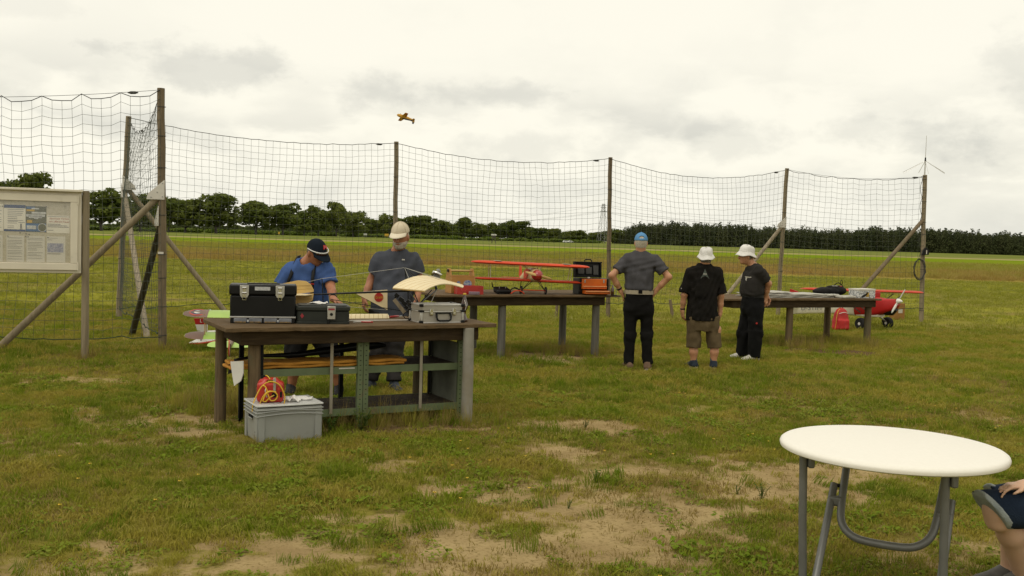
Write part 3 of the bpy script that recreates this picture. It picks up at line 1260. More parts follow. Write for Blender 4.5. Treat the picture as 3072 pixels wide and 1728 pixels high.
for px, top, w, d, lab in ((1117, 655, 60, 640, None), (1166, 641, 56, 640, 'small tree partly hidden by the bare grey netting post'), (1207, 654, 50, 650, 'small tree right above the cream cap'),
                           (1250, 646, 68, 650, 'wider tree just right of the cream cap'),
                           (1284, 645, 52, 655, 'taller tree of the clump right of the cream cap'), (1330, 662, 60, 670, None), (1390, 650, 54, 680, 'round tree standing clear above the wood edge left of the hide'),
                           (1440, 668, 52, 690, None), (1476, 666, 46, 690, 'small tree directly behind the raised hide'), (1521, 660, 50, 690, 'tree just right of the raised hide'),
                           (1562, 661, 64, 690, 'wide dark tree at the right end of the taller wood edge'),
                           (1612, 683, 60, 720, None), (1657, 684, 52, 740, None), (1724, 690, 60, 760, 'low tree behind the two white parked cars'),
                           (1790, 695, 52, 780, 'low tree at the foot of the lattice pylon'), (1848, 686, 40, 760, 'small tree where the pine forest begins beside a netting post')):
    tree(i, px, top, w, d, lab or R2, None if lab else ROW2)
    i += 1

# the wood that closes the view behind the single trees
pts, scl = [], []
r = np.random.default_rng(3)
for px in np.arange(150, 1880, 7):
    d = np.interp(px, [150, 900, 1300, 1880], [560, 680, 760, 830]) + r.uniform(0, 60)
    top = np.interp(px, [150, 700, 900, 1060, 1300, 1500, 1640, 1880], [668, 676, 680, 678, 674, 680, 697, 702]) + r.normal(0, 4)
    b = gy(px, 700, d)
    h = gy(px, top, d)[2]
    pts.append((b[0], d, 0))
    scl.append((h * 1.3, h * 1.3, h))
oak_all = []
for T, Cm in OAKS:
    oak_all.append(quick_mesh('wood_tree', [v.co[:] for v in T.vertices] + [v.co[:] for v in Cm.vertices],
                              [tuple(p.vertices) for p in T.polygons] + [tuple(len(T.vertices) + q for q in p.vertices) for p in Cm.polygons], M_OAK2))
tag(scatter('far_wood', pts, scl, np.stack([0 * np.arange(len(pts)), 0 * np.arange(len(pts)), r.uniform(0, 6, len(pts))], 1), oak_all, 4), kind='stuff')

# low bushes along the foot of the wood
pts, scl = [], []
bush = [quick_mesh('bush_%d' % k, *clumps(70 + k, [((x, y, .35), .4) for x, y in ((0, 0), (.35, .1), (-.3, -.1), (.1, .3))], 260, .08, .16), M_BUSH) for k in range(3)]
for px in np.arange(-60, 1800, 6):
    if r.random() < 0.25:
        continue
    d = np.interp(px, [0, 900, 1300, 1800], [470, 600, 620, 700]) + r.uniform(-8, 20)
    b = gy(px, 700, d)
    s = r.uniform(1.8, 3.6)
    pts.append((b[0], d, 0))
    scl.append((s * 1.5, s * 1.5, s))
tag(scatter('hedge', pts, scl, np.stack([0 * np.arange(len(pts)), 0 * np.arange(len(pts)), r.uniform(0, 6, len(pts))], 1), bush, 4), kind='stuff')


def pine(seed):
    r = random.Random(seed)
    lobes = []
    for k in range(13):
        z = .08 + .88 * k / 12
        q = (1 - (z - .08) / 1.0) * .15
        a = r.uniform(0, 6.28)
        lobes.append(((q * math.cos(a) * r.random(), q * math.sin(a) * r.random(), z), .05 + q * .8))
    V1, F1 = clumps(seed + 200, lobes, 560, .018, .040)
    mb = MB().cyl((0, 0, -.01), (0, 0, .9), .014, .005, 6)
    o = len(mb.v)
    me = bpy.data.meshes.new('pine')
    me.from_pydata([tuple(p) for p in mb.v] + [tuple(p) for p in V1], [], mb.f + [tuple(o + q for q in f) for f in F1])
    me.materials.append(M_BARK)
    me.materials.append(M_PINE)
    mi = np.array([0] * len(mb.f) + [1] * len(F1), np.int32)
    me.polygons.foreach_set('material_index', mi)
    return me


pines = [pine(k) for k in range(5)]
pts, scl = [], []
for row in range(7):
    for px in np.arange(1845 + row * 6, 3600, 6.2):
        base = np.interp(px, [1840, 2294, 3072, 3600], [731, 742.5, 767, 784])
        d = gz(px, base)[1] * 0 + np.interp(px, [1840, 2294, 3072, 3600], [760, 720, 640, 600]) + row * 9 + r.uniform(-4, 4)
        top = np.interp(px, [1840, 1923, 2022, 2146, 2294, 2442, 2689, 2788, 2936, 3072, 3600], [694, 683, 676, 681, 690, 696, 694, 697, 704, 713, 735]) + r.normal(0, 4.5) + 5 * math.sin(px * .045) * math.sin(px * .017 + 1)
        b = gy(px, 700, d)
        h = gy(px, top, d)[2] * r.choice((.84, .93, 1.0, 1.04, 1.10))
        pts.append((b[0], d, 0))
        scl.append((h * 1.1, h * 1.1, h))
tag(scatter('pine_forest', pts, scl, np.stack([0 * np.arange(len(pts)), 0 * np.arange(len(pts)), r.uniform(0, 6, len(pts))], 1), pines, 4), kind='stuff')

# power line pylon
M_STEEL = mat('galvanised_steel', (0.30, 0.30, 0.29), (0.22, 0.22, 0.21), 2, 0.5, 0.4)
d_ = 720.0
b_ = gy(1808, 700, d_)
hp = gy(1808, 611, d_)[2]
pyl = thing('power_pylon', 'grey lattice steel pylon standing behind the far wood', 'pylon', (b_[0], d_, 0), .35)
mb = MB()
lv = [0, .2, .38, .53, .66, .77, .86, .93, 1.0]
wd = lambda t: 2.6 * (1 - t) ** 1.2 + .75
for k in range(len(lv) - 1):
    a, b = lv[k], lv[k + 1]
    for sx in (-1, 1):
        for sy in (-1, 1):
            p, q = A3(sx * wd(a), sy * wd(a), a * hp), A3(sx * wd(b), sy * wd(b), b * hp)
            mb.beam(p, q, .19, .19)
            mb.beam(p, A3(-sx * wd(b), sy * wd(b), b * hp), .09, .09)
            mb.beam(p, A3(sx * wd(b), -sy * wd(b), b * hp), .09, .09)
mb.build('lattice_mast', M_STEEL, pyl)
mb = MB()
for z, w in ((.80, 2.6), (.90, 2.2)):
    for s in (-1, 1):
        mb.beam((0, 0, z * hp), (s * w, 0, z * hp), .3, .3)
        mb.beam((0, 0, (z + .06) * hp), (s * w, 0, z * hp), .15, .15)
mb.build('cross_arm', M_STEEL, pyl)
for k, (z, s) in enumerate(((.80, -1), (.80, 1), (.97, 0))):
    p0 = A3(b_[0] + s * 2.4, d_, z * hp)
    mb = MB()
    for far, sg in ((gy(1100, 668, 900), 1), (gy(2900, 700, 1000), -1)):
        P = [p0 + (far - p0) * t - A3(0, 0, 22 * t * (1 - t)) for t in np.linspace(0, 1, 14)]
        mb.tube(P, .06, 4)
    o = mb.build('power_line', M_STEEL, None, loc=p0)
    tag(o, 'thin overhead power line slung from the lattice pylon', 'cable', 'power lines on the pylon')

# raised hide at the field edge
M_HIDE = mat('hide_boards', (0.07, 0.055, 0.04), (0.04, 0.034, 0.026), 3)
M_HROOF = mat('hide_roof', (0.55, 0.54, 0.50), rough=.5)
b_ = gz(1481, 730)
hd = thing('raised_hide', 'small dark raised hide on legs with a pale roof at the field edge', 'hide', (b_[0], b_[1], 0), .2)
for sx in (-1, 1):
    for sy in (-1, 1):
        MB().cyl((sx * .62, sy * .62, 0), (sx * .42, sy * .42, 1.7), .07, .06, 6).build('leg', M_HIDE, hd)
MB().box((0, 0, 2.1), (1.1, 1.1, .9)).build('cabin', M_HIDE, hd)
MB().box((0, 0, 2.72), (1.5, 1.5, .36), rotx(.06)).build('roof', M_HROOF, hd)

# field signs
M_YEL = mat('yellow_board', (0.55, 0.33, 0.02), rough=.5)
M_WHT = mat('white_board', (0.5, 0.5, 0.46), rough=.5)


def field_sign(px, py, d, w, h, m, label):
    b = gy(px, py, d)
    t = thing('field_sign', label, 'sign', (b[0], d, 0), .1)
    for s in (-1, 1):
        MB().cyl((s * w * .4, .05, 0), (s * w * .4, .05, b[2] + h / 2), .06, .06, 6).build('post', M_STEEL, t)
    MB().box((0, 0, b[2]), (w, .05, h)).build('board', m, t)


field_sign(1160, 705, 470, 1.9, 1.15, M_YEL, 'small yellow board on posts before the far wood')
field_sign(1096, 703, 520, 1.7, .9, M_WHT, 'small whitish board on posts before the hedge')
field_sign(837, 699, 480, .7, 1.1, M_YEL, 'tiny upright yellow marker board below the row of oaks')

# parked cars on the far road
M_CARW = mat('white_car_paint', (0.75, 0.75, 0.74), rough=.25, coat=.4)
M_GLASSD = mat('dark_car_glass', (0.03, 0.035, 0.04), rough=.1)
M_TYRE = mat('tyre_rubber', (0.02, 0.02, 0.02), rough=.8)


def car(px, d, L, label):
    b = gy(px, 720, d)
    t = thing('parked_car', label, 'car', (b[0], d, 0), .15)
    prof = [(-L / 2, .35), (-L / 2, .85), (-L * .42, .95), (-L * .3, 1.45), (L * .12, 1.5), (L * .26, .98), (L * .47, .85), (L / 2, .6), (L / 2, .35)]
    MB().prism(prof, -.85, .85, lambda u, v, w: (u, w, v)).build('body', M_CARW, t, bev=.05)
    MB().prism([(-L * .36, .98), (-L * .28, 1.38), (L * .10, 1.42), (L * .2, .98)], -.862, .862, lambda u, v, w: (u, w, v)).build('side_window', M_GLASSD, t)
    for sx in (-.3, .3):
        for sy in (-1, 1):
            MB().cyl((sx * L, sy * .7, .32), (sx * L, sy * .88, .32), .32, .32, 14).build('wheel', M_TYRE, t)


car(1698, 640, 4.2, 'white car parked by the far wood, beside a smaller white one')
car(1712, 648, 3.4, 'smaller white car parked just past the other white car')

# ================================================================== ball-stop fence: posts, braces, nets
M_POST = mat('weathered_post', (0.205, 0.158, 0.100), (0.130, 0.100, 0.063), 5, .85, bump=.35, bscale=30, stretch=(6, 6, .5), dirt=((0.10, 0.10, 0.05), 3.0, .58, .5))
M_POST2 = mat('grey_post', (0.275, 0.226, 0.148), (0.195, 0.158, 0.102), 5, .85, bump=.35, bscale=30, stretch=(6, 6, .5))
M_PDARK = mat('dark_pole', (0.075, 0.066, 0.038), (0.048, 0.045, 0.026), 5, .85, bump=.35, bscale=30, stretch=(6, 6, .5))
M_PALE = mat('pale_pole', (0.37, 0.31, 0.22), (0.27, 0.225, 0.155), 5, .85, bump=.35, bscale=30, stretch=(6, 6, .5))
M_PLATE = mat('white_plate', (0.62, 0.59, 0.52), (0.5, 0.47, 0.41), 4, .5)
M_WIRE = mat('dark_wire', (0.035, 0.035, 0.03), rough=.6)
M_NET = mat('net_cord', (0.095, 0.105, 0.085), (0.065, 0.075, 0.06), 3, .7)
M_ROPE = mat('green_rope', (0.05, 0.075, 0.045), (0.035, 0.05, 0.03), 10, .7)
M_BLACK = mat('black_plastic', (0.008, 0.0078, 0.007), (0.005, 0.005, 0.0045), 5, .45, spec=.22)


def fence_post(base, top, label, m, r=.048, rings=(), braces=(), group=None):
    base, top = np.array(base, float), np.array(top, float)
    base[2] = 0
    t = thing('fence_post', label, 'post', base, 0, group)
    ax = top - base
    n = 9
    P = [base + ax * k / n + A3(RNG.gauss(0, .004), RNG.gauss(0, .004), 0) for k in range(n + 1)]
    P[0][2] = -.15
    MB().tube(P, [r * (1.06 - .1 * k / n) for k in range(n + 1)], 14).build('pole', m, t, True, 'auto')
    for f in rings:
        c = base + ax * f
        pts = [c + A3(math.cos(a), math.sin(a), .06 * math.sin(a)) * (r + .004) for a in np.linspace(0, 6.283, 17)[:-1]]
        MB().tube(pts, .005, 5, True).build('tie_wire', M_WIRE, t, True)
    for z, foot, bm, plate in braces:
        a = base + ax * z
        f = np.array(foot, float)
        f[2] = -.1
        d = unit(f - a)
        nb = MB().tube([a + d * .03, a + (f - a) * .5 + A3(0, 0, -.01), f], [.043, .046, .05], 12)
        b = nb.build('brace', bm, t, True, 'auto')
        if plate:
            h = unit(A3(d[0], d[1], 0))
            nrm = np.cross(h, (0, 0, 1))
            if nrm @ (CAM - a) < 0:
                nrm = -nrm
            o = a + nrm * .052 + A3(0, 0, .02)
            MB().prism([(-.045, .17), (-.045, -.10), (.19, -.10), (.17, -.02)], 0, .012,
                       lambda u, v, w: o + h * u + A3(0, 0, v) + nrm * w).build('gusset_plate', M_PLATE, t, True, bev=.003)
            for u, v in ((-.02, .12), (-.02, -.06), (.05, .0), (.13, -.07)):
                c = o + h * u + A3(0, 0, v) + nrm * .012
                MB().cyl(c, c + nrm * .006, .008, .008, 6).build('bolt', M_STEEL, t, True)
    return t


PC, PCT = gz(488, 1051), None
PB = gz(355, 955)
yC, yB = PC[1], PB[1]
PCT = gy(484, 265, yC)
PBT = gy(386, 349, yB)
P2T = gy(1189, 425, 20.5)
P2 = gy(1183, 940, 20.5) * A3(1, 1, 0)
P3 = gz(1824, 952)
P3T = gy(1831, 472, P3[1])
P4 = gz(2333, 945)
P4T = gy(2361, 505, P4[1])
P5 = gz(2764, 966)
P5T = gy(2774, 525, P5[1])
rg = (.06, .17, .28, .37, .52, .70, .82, .93)
cpost = fence_post(PC, PCT, 'thick brown corner post of the netting with two braces and a small white label', M_POST, .052, rg,
                   [(.60, gz(-30, 1046), M_POST2, True), (.50, gz(391, 1004), M_PDARK, True)])
o = PC + (PCT - PC) * .375 + A3(0, -.058, 0)
MB().box(o, (.075, .004, .03)).build('label_plate', M_PLATE, cpost, True)
fence_post(PB, PBT, 'leaning grey post set back behind the corner post, with a pale brace', M_POST2, .05, (.1, .3, .5, .7, .9),
           [(.62, gz(445, 1016), M_PALE, True), (.66, gy(705, 962, yB + .6), M_POST2, True)])
fence_post(P2, P2T, 'bare grey netting post behind the man in the cream cap', M_POST2, .048, (.2, .4, .6, .8))
fence_post(P3, P3T, 'bare brown netting post between the orange toolbox and the man in the blue cap', M_POST, .046, (.2, .42, .62, .8))
fence_post(P4, P4T, 'leaning grey netting post with a pale brace behind the man in the white hat', M_POST2, .048, (.3, .5, .7),
           [(.62, gz(2126, 942), M_PALE, True)])
epost = fence_post(P5, P5T, 'end post of the netting carrying the antenna and a coil of cable', M_POST2, .05, (.08, .2, .36, .46, .60, .68, .82, .9, .97),
                   [(.70, gz(2486, 968), M_POST, False)])
# cable, coil and small box on the end post
c = P5 + (P5T - P5) * .36 + A3(-.10, -.06, 0)
mb = MB()
for k in range(5):
    pts = [c + A3((.13 + RNG.uniform(-.02, .02)) * math.cos(a), -.01 * k, (.23 + RNG.uniform(-.03, .03)) * math.sin(a)) for a in np.linspace(0, 6.283, 25)[:-1]]
    mb.tube(pts, .006, 5, True)
mb.build('cable_coil', M_WIRE, epost, True)
mb = MB()
mb.tube([P5 + (P5T - P5) * f + A3(-.055 - .05 * abs(math.sin(f * 26)), -.03, 0) for f in np.linspace(.40, .99, 40)], .006, 5)
mb.build('cable', M_WIRE, epost, True)
c = P5 + (P5T - P5) * .475 + A3(.03, -.075, 0)
MB().prism([(-.09, -.06), (.07, -.05), (.07, .05), (.0, .12), (-.06, .06)], -.03, .03, lambda u, v, w: c + A3(u, w, v)).build('junction_box', M_BLACK, epost, True, bev=.006)
MB().box(c + A3(.01, -.034, .01), (.02, .004, .09)).build('white_tag', M_PLATE, epost, True)


def net(name, label, a0, a1, b0, b1, sag, cell=.13, scallop=0.0, bulge=.12, seed=1, rope=True, bwave=.03, turn=None, group=None):
    """cord netting hung between two posts: a0/b0 top corners, a1/b1 bottom corners"""
    r = np.random.default_rng(seed)
    a0, a1, b0, b1 = (np.array(x, float) for x in (a0, a1, b0, b1))
    L = np.linalg.norm(b0 - a0)
    nu = max(3, int(round(L / cell)))
    nv = int(round(np.linalg.norm(a0 - a1) / cell))
    nrm = unit(np.cross(b0 - a0, (0, 0, 1)))
    u = np.linspace(0, 1, nu + 1)[:, None]
    v = np.linspace(0, 1, nv + 1)[None, :]
    top = a0 + (b0 - a0) * u
    bot = a1 + (b1 - a1) * u
    G = top[:, None, :] * (1 - v[..., None]) + bot[:, None, :] * v[..., None]
    par = 4 * u * (1 - u)
    dz = -sag * par * (1 - v) ** 0.8
    if scallop:
        ph = (np.arange(nu + 1) % 4 != 0) * (0.8 + 0.2 * (np.arange(nu + 1) % 4 == 2))
        dz = dz - (scallop * ph)[:, None] * (1 - v) ** 3
    dz = dz + (bwave * np.sin(u * L * 2.1 + seed) + r.normal(0, bwave * .35, u.shape)) * v ** 4
    G[..., 2] += dz + r.normal(0, .006, dz.shape)
    drift = (vnoise(u * L * 3 + 0 * v, v * 9 + 0 * u, 3.0, seed, 2) - .5) * .16
    G += unit(b0 - a0) * drift[..., None] * par[..., None]
    G += nrm * (bulge * par * np.sin(v * math.pi))[..., None]
    mb = MB()
    for k in range(nu + 1):
        mb.tube(G[k], .0026, 3)
    for k in range(1, nv):
        mb.tube(G[:, k], .0026, 3)
    c = (a1 + b1) / 2 * A3(1, 1, 0)
    t = thing(name, label, 'net', c, 0, group)
    mb.build('mesh', M_NET, t, True)
    if rope:
        MB().tube(G[:, 0], .006, 5).build('top_rope', M_WIRE, t, True)
        if scallop:
            MB().tube([a0 + (b0 - a0) * q - A3(0, 0, sag * 4 * q * (1 - q)) for q in np.linspace(0, 1, 16)], .003, 4).build('support_wire', M_WIRE, t, True)
        MB().tube(G[:, -1], .007, 5).build('bottom_rope', M_ROPE, t, True)
        f = .93 if turn is None else turn
        p = a0 + (b0 - a0) * f + A3(0, 0, -.01 - sag * 4 * f * (1 - f))
        MB().tube([p - (b0 - a0) / L * .07, p - (b0 - a0) / L * .03, p + (b0 - a0) / L * .03, p + (b0 - a0) / L * .07],
                  [.006, .02, .02, .006], 8).build('rope_tensioner', M_WIRE, t, True)
    return t


down = lambda T, B, z: B * A3(1, 1, 0) + A3(0, 0, z)
FR = A3(0, -.055, -.03)
Lt = gy(-700, 268, yC - .4)
net('safety_net', 'green cord net running left from the corner post behind the notice case', PCT + FR, down(PCT, PC, .17) + A3(0, -.055, 0),
    Lt, down(Lt, Lt, .12), .10, scallop=.07, seed=2, turn=.07)
net('safety_net', 'narrow net seen edge-on between the corner post and the post behind it', PBT + A3(.03, -.05, -.05), down(PBT, PB, .2) + A3(.03, -.05, 0),
    PCT + A3(-.04, .05, -.08), down(PCT, PC, .2) + A3(-.04, .05, 0), .34, scallop=.05, bulge=.22, seed=3, turn=.5)
net('safety_net', 'long net stretched above the black toolbox, left of the man in the cream cap', PBT + FR, down(PBT, PB, .22) + A3(0, -.055, 0), P2T + FR, down(P2T, P2, .28) + A3(0, -.055, 0), .19, seed=4)
net('safety_net', 'net stretched behind the table with the red biplane', P2T + FR, down(P2T, P2, .28) + A3(0, -.055, 0), P3T + FR, down(P3T, P3, .30) + A3(0, -.055, 0), .22, seed=5)
net('safety_net', 'deeply sagging net behind the three men standing with their backs turned', P3T + FR, down(P3T, P3, .30) + A3(0, -.055, 0), P4T + FR, down(P4T, P4, .30) + A3(0, -.055, 0), .30, seed=6)
net('safety_net', 'last net of the row, ending at the post with the antenna', P4T + FR, down(P4T, P4, .30) + A3(0, -.055, 0), P5T + FR, down(P5T, P5, .30) + A3(0, -.055, 0), .13, scallop=.03, seed=7)

# antenna on the end post
M_ALU = mat('brushed_aluminium', (0.62, 0.61, 0.58), (0.5, 0.49, 0.46), 8, .35, .8)
ant = thing('ground_plane_antenna', 'thin grey whip antenna with sloping radials on top of the end post', 'antenna', P5T)
yA = P5T[1]
MB().cyl((0, 0, -.02), (0, 0, .33), .017, .015, 10).build('mast_tube', M_ALU, ant)
MB().cyl((0, 0, .36), (0, 0, .90), .009, .006, 8).build('whip', M_ALU, ant)
MB().cyl((0, 0, .32), (0, 0, .40), .020, .014, 10).build('coil_housing', M_BLACK, ant)
for dx, dy, dz in ((-.48, .0, -.30), (-.42, .22, -.26), (.42, -.1, -.29), (.52, .15, -.25), (-.08, -.4, -.32), (.06, .5, -.24)):
    MB().tube([(0, 0, .325), (dx, dy, .325 + dz)], .0045, 5).build('radial', M_ALU, ant)

# short stakes behind the tables
for px0, py0, px1, py1, y, lab in ((2010, 899, 2020, 953, 22.1, 'short leaning wooden stake in the grass between two standing men'),
                                   (1672, 905, 1668, 952, 21.4, 'short wooden stake in the grass seen under the biplane table'),
                                   (1512, 900, 1508, 968, 20.2, 'reddish wooden stake behind the front leg of the biplane table')):
    a, b = gy(px0, py0, y), gy(px1, py1, y)
    b[2] = -.05
    MB().tube([b, (a + b) / 2, a], [.038, .036, .032], 9).build('stake', M_POST, None, smooth='auto', loc=b * A3(1, 1, 0))
    tag(bpy.context.scene.objects[-1] if False else scene.collection.objects[-1], lab, 'stake')

# ================================================================== notice case
M_CASE = mat('cream_lacquer', (0.68, 0.62, 0.49), (0.61, 0.555, 0.44), 3, .4, dirt=((0.30, 0.26, 0.18), 6, .62, .35))
M_BACK = mat('pinboard', (0.54, 0.49, 0.375), (0.45, 0.41, 0.31), 30, .9, dirt=((0.22, 0.20, 0.15), 14, .60, .5))
M_PAPER = mat('paper', (0.76, 0.72, 0.61), (0.70, 0.66, 0.55), 2, .9)
M_FADED = mat('faded_paper', (0.66, 0.63, 0.55), (0.60, 0.57, 0.49), 2, .9)
M_INK = mat('grey_ink', (0.16, 0.16, 0.16), rough=.9)
M_INKP = mat('pale_ink', (0.36, 0.345, 0.31), rough=.9)
M_INKB = mat('blue_print', (0.045, 0.085, 0.19), rough=.8)
M_INKR = mat('red_print', (0.40, 0.09, 0.05), rough=.8)
M_POSTG = mat('poster_green', (0.055, 0.065, 0.03), (0.10, 0.10, 0.05), 25, .6)
M_POSTB = mat('poster_blue', (0.03, 0.13, 0.30), (0.02, 0.09, 0.22), 20, .6)
M_POSTY = mat('poster_yellow', (0.55, 0.34, 0.03), rough=.6)
M_POSTW = mat('poster_white', (0.6, 0.6, 0.57), (0.35, 0.35, 0.34), 40, .6)
M_MAP = mat('printed_map', (0.42, 0.42, 0.47), (0.26, 0.27, 0.36), 60, .8, contrast=(.42, .58))
nb0 = gy(243, 820, 12.50)
ncase = thing('notice_case', 'cream framed glass notice case with pinned papers on grey wooden posts', 'notice board', (nb0[0], nb0[1], 0), .30)
Z0 = nb0[2]
U_ = .00075
NX = lambda X: (X - 1355) * U_
NZ = lambda Y: Z0 + (1449 - Y) * U_
WL = -1.95
hT = NZ(100)
MB().box((WL / 2, .035, (Z0 + hT) / 2), (-WL, .07, hT - Z0)).build('case_body', M_CASE, ncase, bev=.004)
MB().box((WL / 2 + .004, .01, hT + .012), (-WL + .03, .15, .03)).build('roof_cap', M_CASE, ncase, bev=.006)
x0, x1, z0, z1 = WL + .045, NX(1305), NZ(1400), NZ(160)
fw = .085
mb = MB()
for cx_, cz_, w_, h_ in (((x0 + x1) / 2, z1 - fw / 2, x1 - x0, fw), ((x0 + x1) / 2, z0 + fw / 2, x1 - x0, fw)):
    mb.box((cx_, -.016, cz_), (w_, .034, h_))
mb.build('door_rail', M_CASE, ncase, bev=.005)
mb = MB()
for cx_ in (x0 + fw / 2, x1 - fw / 2):
    mb.box((cx_, -.0155, (z0 + z1) / 2), (fw, .033, z1 - z0 - 2 * fw - .001))
mb.build('door_stile', M_CASE, ncase, bev=.005)
MB().box(((x0 + x1) / 2, -.002, (z0 + z1) / 2), (x1 - x0 - 2 * fw + .01, .003, z1 - z0 - 2 * fw + .01)).build('pin_board', M_BACK, ncase)
for zc in (NZ(235), NZ(1330)):
    MB().cyl((NX(1312), -.036, zc - .055), (NX(1312), -.036, zc + .055), .008, .008, 8).build('hinge', M_CASE, ncase)
M_PANE = bpy.data.materials.new('dusty_glass')
M_PANE.use_nodes = True
_n = M_PANE.node_tree.nodes
_l = M_PANE.node_tree.links
_n.remove(_n['Principled BSDF'])
_tr, _gs, _df = _n.new('ShaderNodeBsdfTransparent'), _n.new('ShaderNodeBsdfGlossy'), _n.new('ShaderNodeBsdfDiffuse')
_gs.inputs['Roughness'].default_value = .08
_df.inputs['Color'].default_value = (.6, .57, .5, 1)
_m1, _m2 = _n.new('ShaderNodeMixShader'), _n.new('ShaderNodeMixShader')
_m1.inputs[0].default_value, _m2.inputs[0].default_value = .04, .05
_l.new(_tr.outputs[0], _m1.inputs[1]); _l.new(_df.outputs[0], _m1.inputs[2])
_l.new(_m1.outputs[0], _m2.inputs[1]); _l.new(_gs.outputs[0], _m2.inputs[2])
_l.new(_m2.outputs[0], _n['Material Output'].inputs['Surface'])
MB().box(((x0 + x1) / 2, -.018, (z0 + z1) / 2), (x1 - x0 - 2 * fw + .01, .004, z1 - z0 - 2 * fw + .01)).build('glass_pane', M_PANE, ncase)


def sheet_(X0, X1, Y0, Y1, m, y=-.005):
    return MB().box(((NX(X0) + NX(X1)) / 2, y, (NZ(Y0) + NZ(Y1)) / 2), ((X1 - X0) * U_, .0016, (Y1 - Y0) * U_)).build('paper_sheet', m, ncase)


def prints(parent, m, rects, name='printed_lines', y=-.0066):
    mb = MB()
    for X0, X1, Y0, Y1 in rects:
        mb.box(((NX(X0) + NX(X1)) / 2, y, (NZ(Y0) + NZ(Y1)) / 2), ((X1 - X0) * U_, .0008, (Y1 - Y0) * U_))
    return mb.build(name, m, parent)


def lines(X0, X1, Y0, Y1, step, th, seed=0):
    r = random.Random(seed)
    out, y = [], Y0
    while y < Y1:
        out.append((X0, X0 + (X1 - X0) * r.choice((1, .95, .9, .98, .6)), y, y + th))
        y += step * r.choice((1, 1, 1, 1.7))
    return out


s = sheet_(-130, 180, 340, 775, M_PAPER)
prints(s, M_INKP, lines(-110, 160, 370, 740, 34, 9, 1))
s = sheet_(190, 510, 345, 778, M_PAPER)
prints(s, M_INKB, [(190, 510, 345, 398), (190, 510, 745, 778)], 'blue_bars')
prints(s, M_INKP, lines(245, 480, 415, 600, 30, 11, 2) + lines(245, 400, 610, 730, 28, 10, 3))
prints(s, M_INK, [(432, 456, 650, 720), (405, 500, 628, 636), (428, 440, 720, 745), (450, 462, 715, 745)], 'printed_pilot')
s = sheet_(514, 822, 358, 780, M_POSTG)
prints(s, M_POSTB, [(516, 820, 640, 772)], 'blue_field', -.0065)
prints(s, M_POSTY, [(524, 645, 412, 442), (534, 612, 585, 632)], 'yellow_tags', -.0072)
prints(s, M_POSTW, [(520, 800, 490, 530), (560, 760, 515, 550), (600, 815, 450, 480), (530, 672, 675, 735), (640, 700, 540, 566), (600, 712, 385, 408)], 'printed_aeroplanes', -.0072)
prints(s, M_POSTB, [(520, 650, 365, 405)], 'blue_title', -.0068)
c_ = A3(NX(762), -.0070, NZ(705))
MB().lathe([(.052, 0), (.052, .0006)], 24, c_, rotx(math.pi / 2)).build('round_photo', M_POSTW, s)
MB().lathe([(.045, 0), (.045, .0012)], 24, c_, rotx(math.pi / 2)).build('round_photo_scene', M_POSTG, s)
s = sheet_(832, 1178, 500, 788, M_PAPER)
prints(s, M_INK, [(840, 1176, 514, 520)] + lines(842, 1170, 640, 700, 22, 9, 5) + [(842, 930, 740, 748)])
RB = rotz(.30) @ np.array([[1, 0, 0], [0, 0, -1.0], [0, 1, 0]])
for body, Y, w in (('absolutes Verbot', 550, 296), ('von offenem Feuer', 600, 316)):
    p = A3(nb0[0], nb0[1], 0) + rotz(.30) @ A3(NX(1018), -.0068, NZ(Y))
    text('red_heading', body, .035, M_INKR, ncase, mat4(RB, p), width=w * U_)
for k, (X0, X1) in enumerate(((-110, 172), (230, 490), (528, 800), (830, 1112))):
    s = sheet_(X0, X1, 845, 1275, M_FADED, -.0048)
    if k == 3:
        prints(s, M_MAP, [(840, 1085, 958, 1110)], 'printed_map')
        prints(s, M_INKP, [(840, 1040, 1125, 1140), (840, 910, 900, 908), (840, 1000, 870, 877)])
    else:
        prints(s, M_INKP, lines(X0 + 15, X1 - 25, 880, 1230, 25, 8, 20 + k))
for X, Y in ((168, 375), (820, 360), (510, 362), (815, 775), (430, 800), (520, 812), (565, 822), (250, 860), (515, 855), (550, 862), (848, 866), (200, 352)):
    MB().cyl((NX(X), -.0066, NZ(Y)), (NX(X), -.014, NZ(Y)), .008, .006, 8).build('push_pin', M_INK, ncase)
for xp in (.046, WL - .05):
    MB().tube([(xp, .05, -.1), (xp, .05, 1.0), (xp, .05, hT + .02)], [.047, .045, .043], 14).build('post', M_POST2, ncase, smooth='auto')

# ================================================================== work tables
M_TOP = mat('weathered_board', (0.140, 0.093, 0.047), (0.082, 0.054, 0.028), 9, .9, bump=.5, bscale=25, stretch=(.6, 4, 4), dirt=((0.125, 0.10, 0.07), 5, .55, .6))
M_APR = mat('shaded_beam', (0.060, 0.040, 0.020), (0.035, 0.023, 0.012), 7, .9, bump=.5, bscale=25, stretch=(.6, 5, 5), dirt=((0.060, 0.046, 0.030), 4, .56, .5))  # board brown scaled down; shade under the table top is in this colour
M_LEGW = mat('bench_leg', (0.158, 0.113, 0.062), (0.095, 0.068, 0.038), 6, .9, bump=.4, bscale=25, stretch=(6, 6, .5), dirt=((0.11, 0.105, 0.06), 5, .5, .6))
M_LEGG = mat('grey_leg', (0.285, 0.268, 0.220), (0.205, 0.190, 0.150), 5, .7, dirt=((0.22, 0.19, 0.13), 4, .55, .7))
M_LEGB = mat('blue_grey_leg', (0.160, 0.152, 0.128), (0.105, 0.098, 0.080), 5, .7, bump=.2, bscale=30, stretch=(6, 6, .5), dirt=((0.16, 0.14, 0.10), 4, .56, .6))


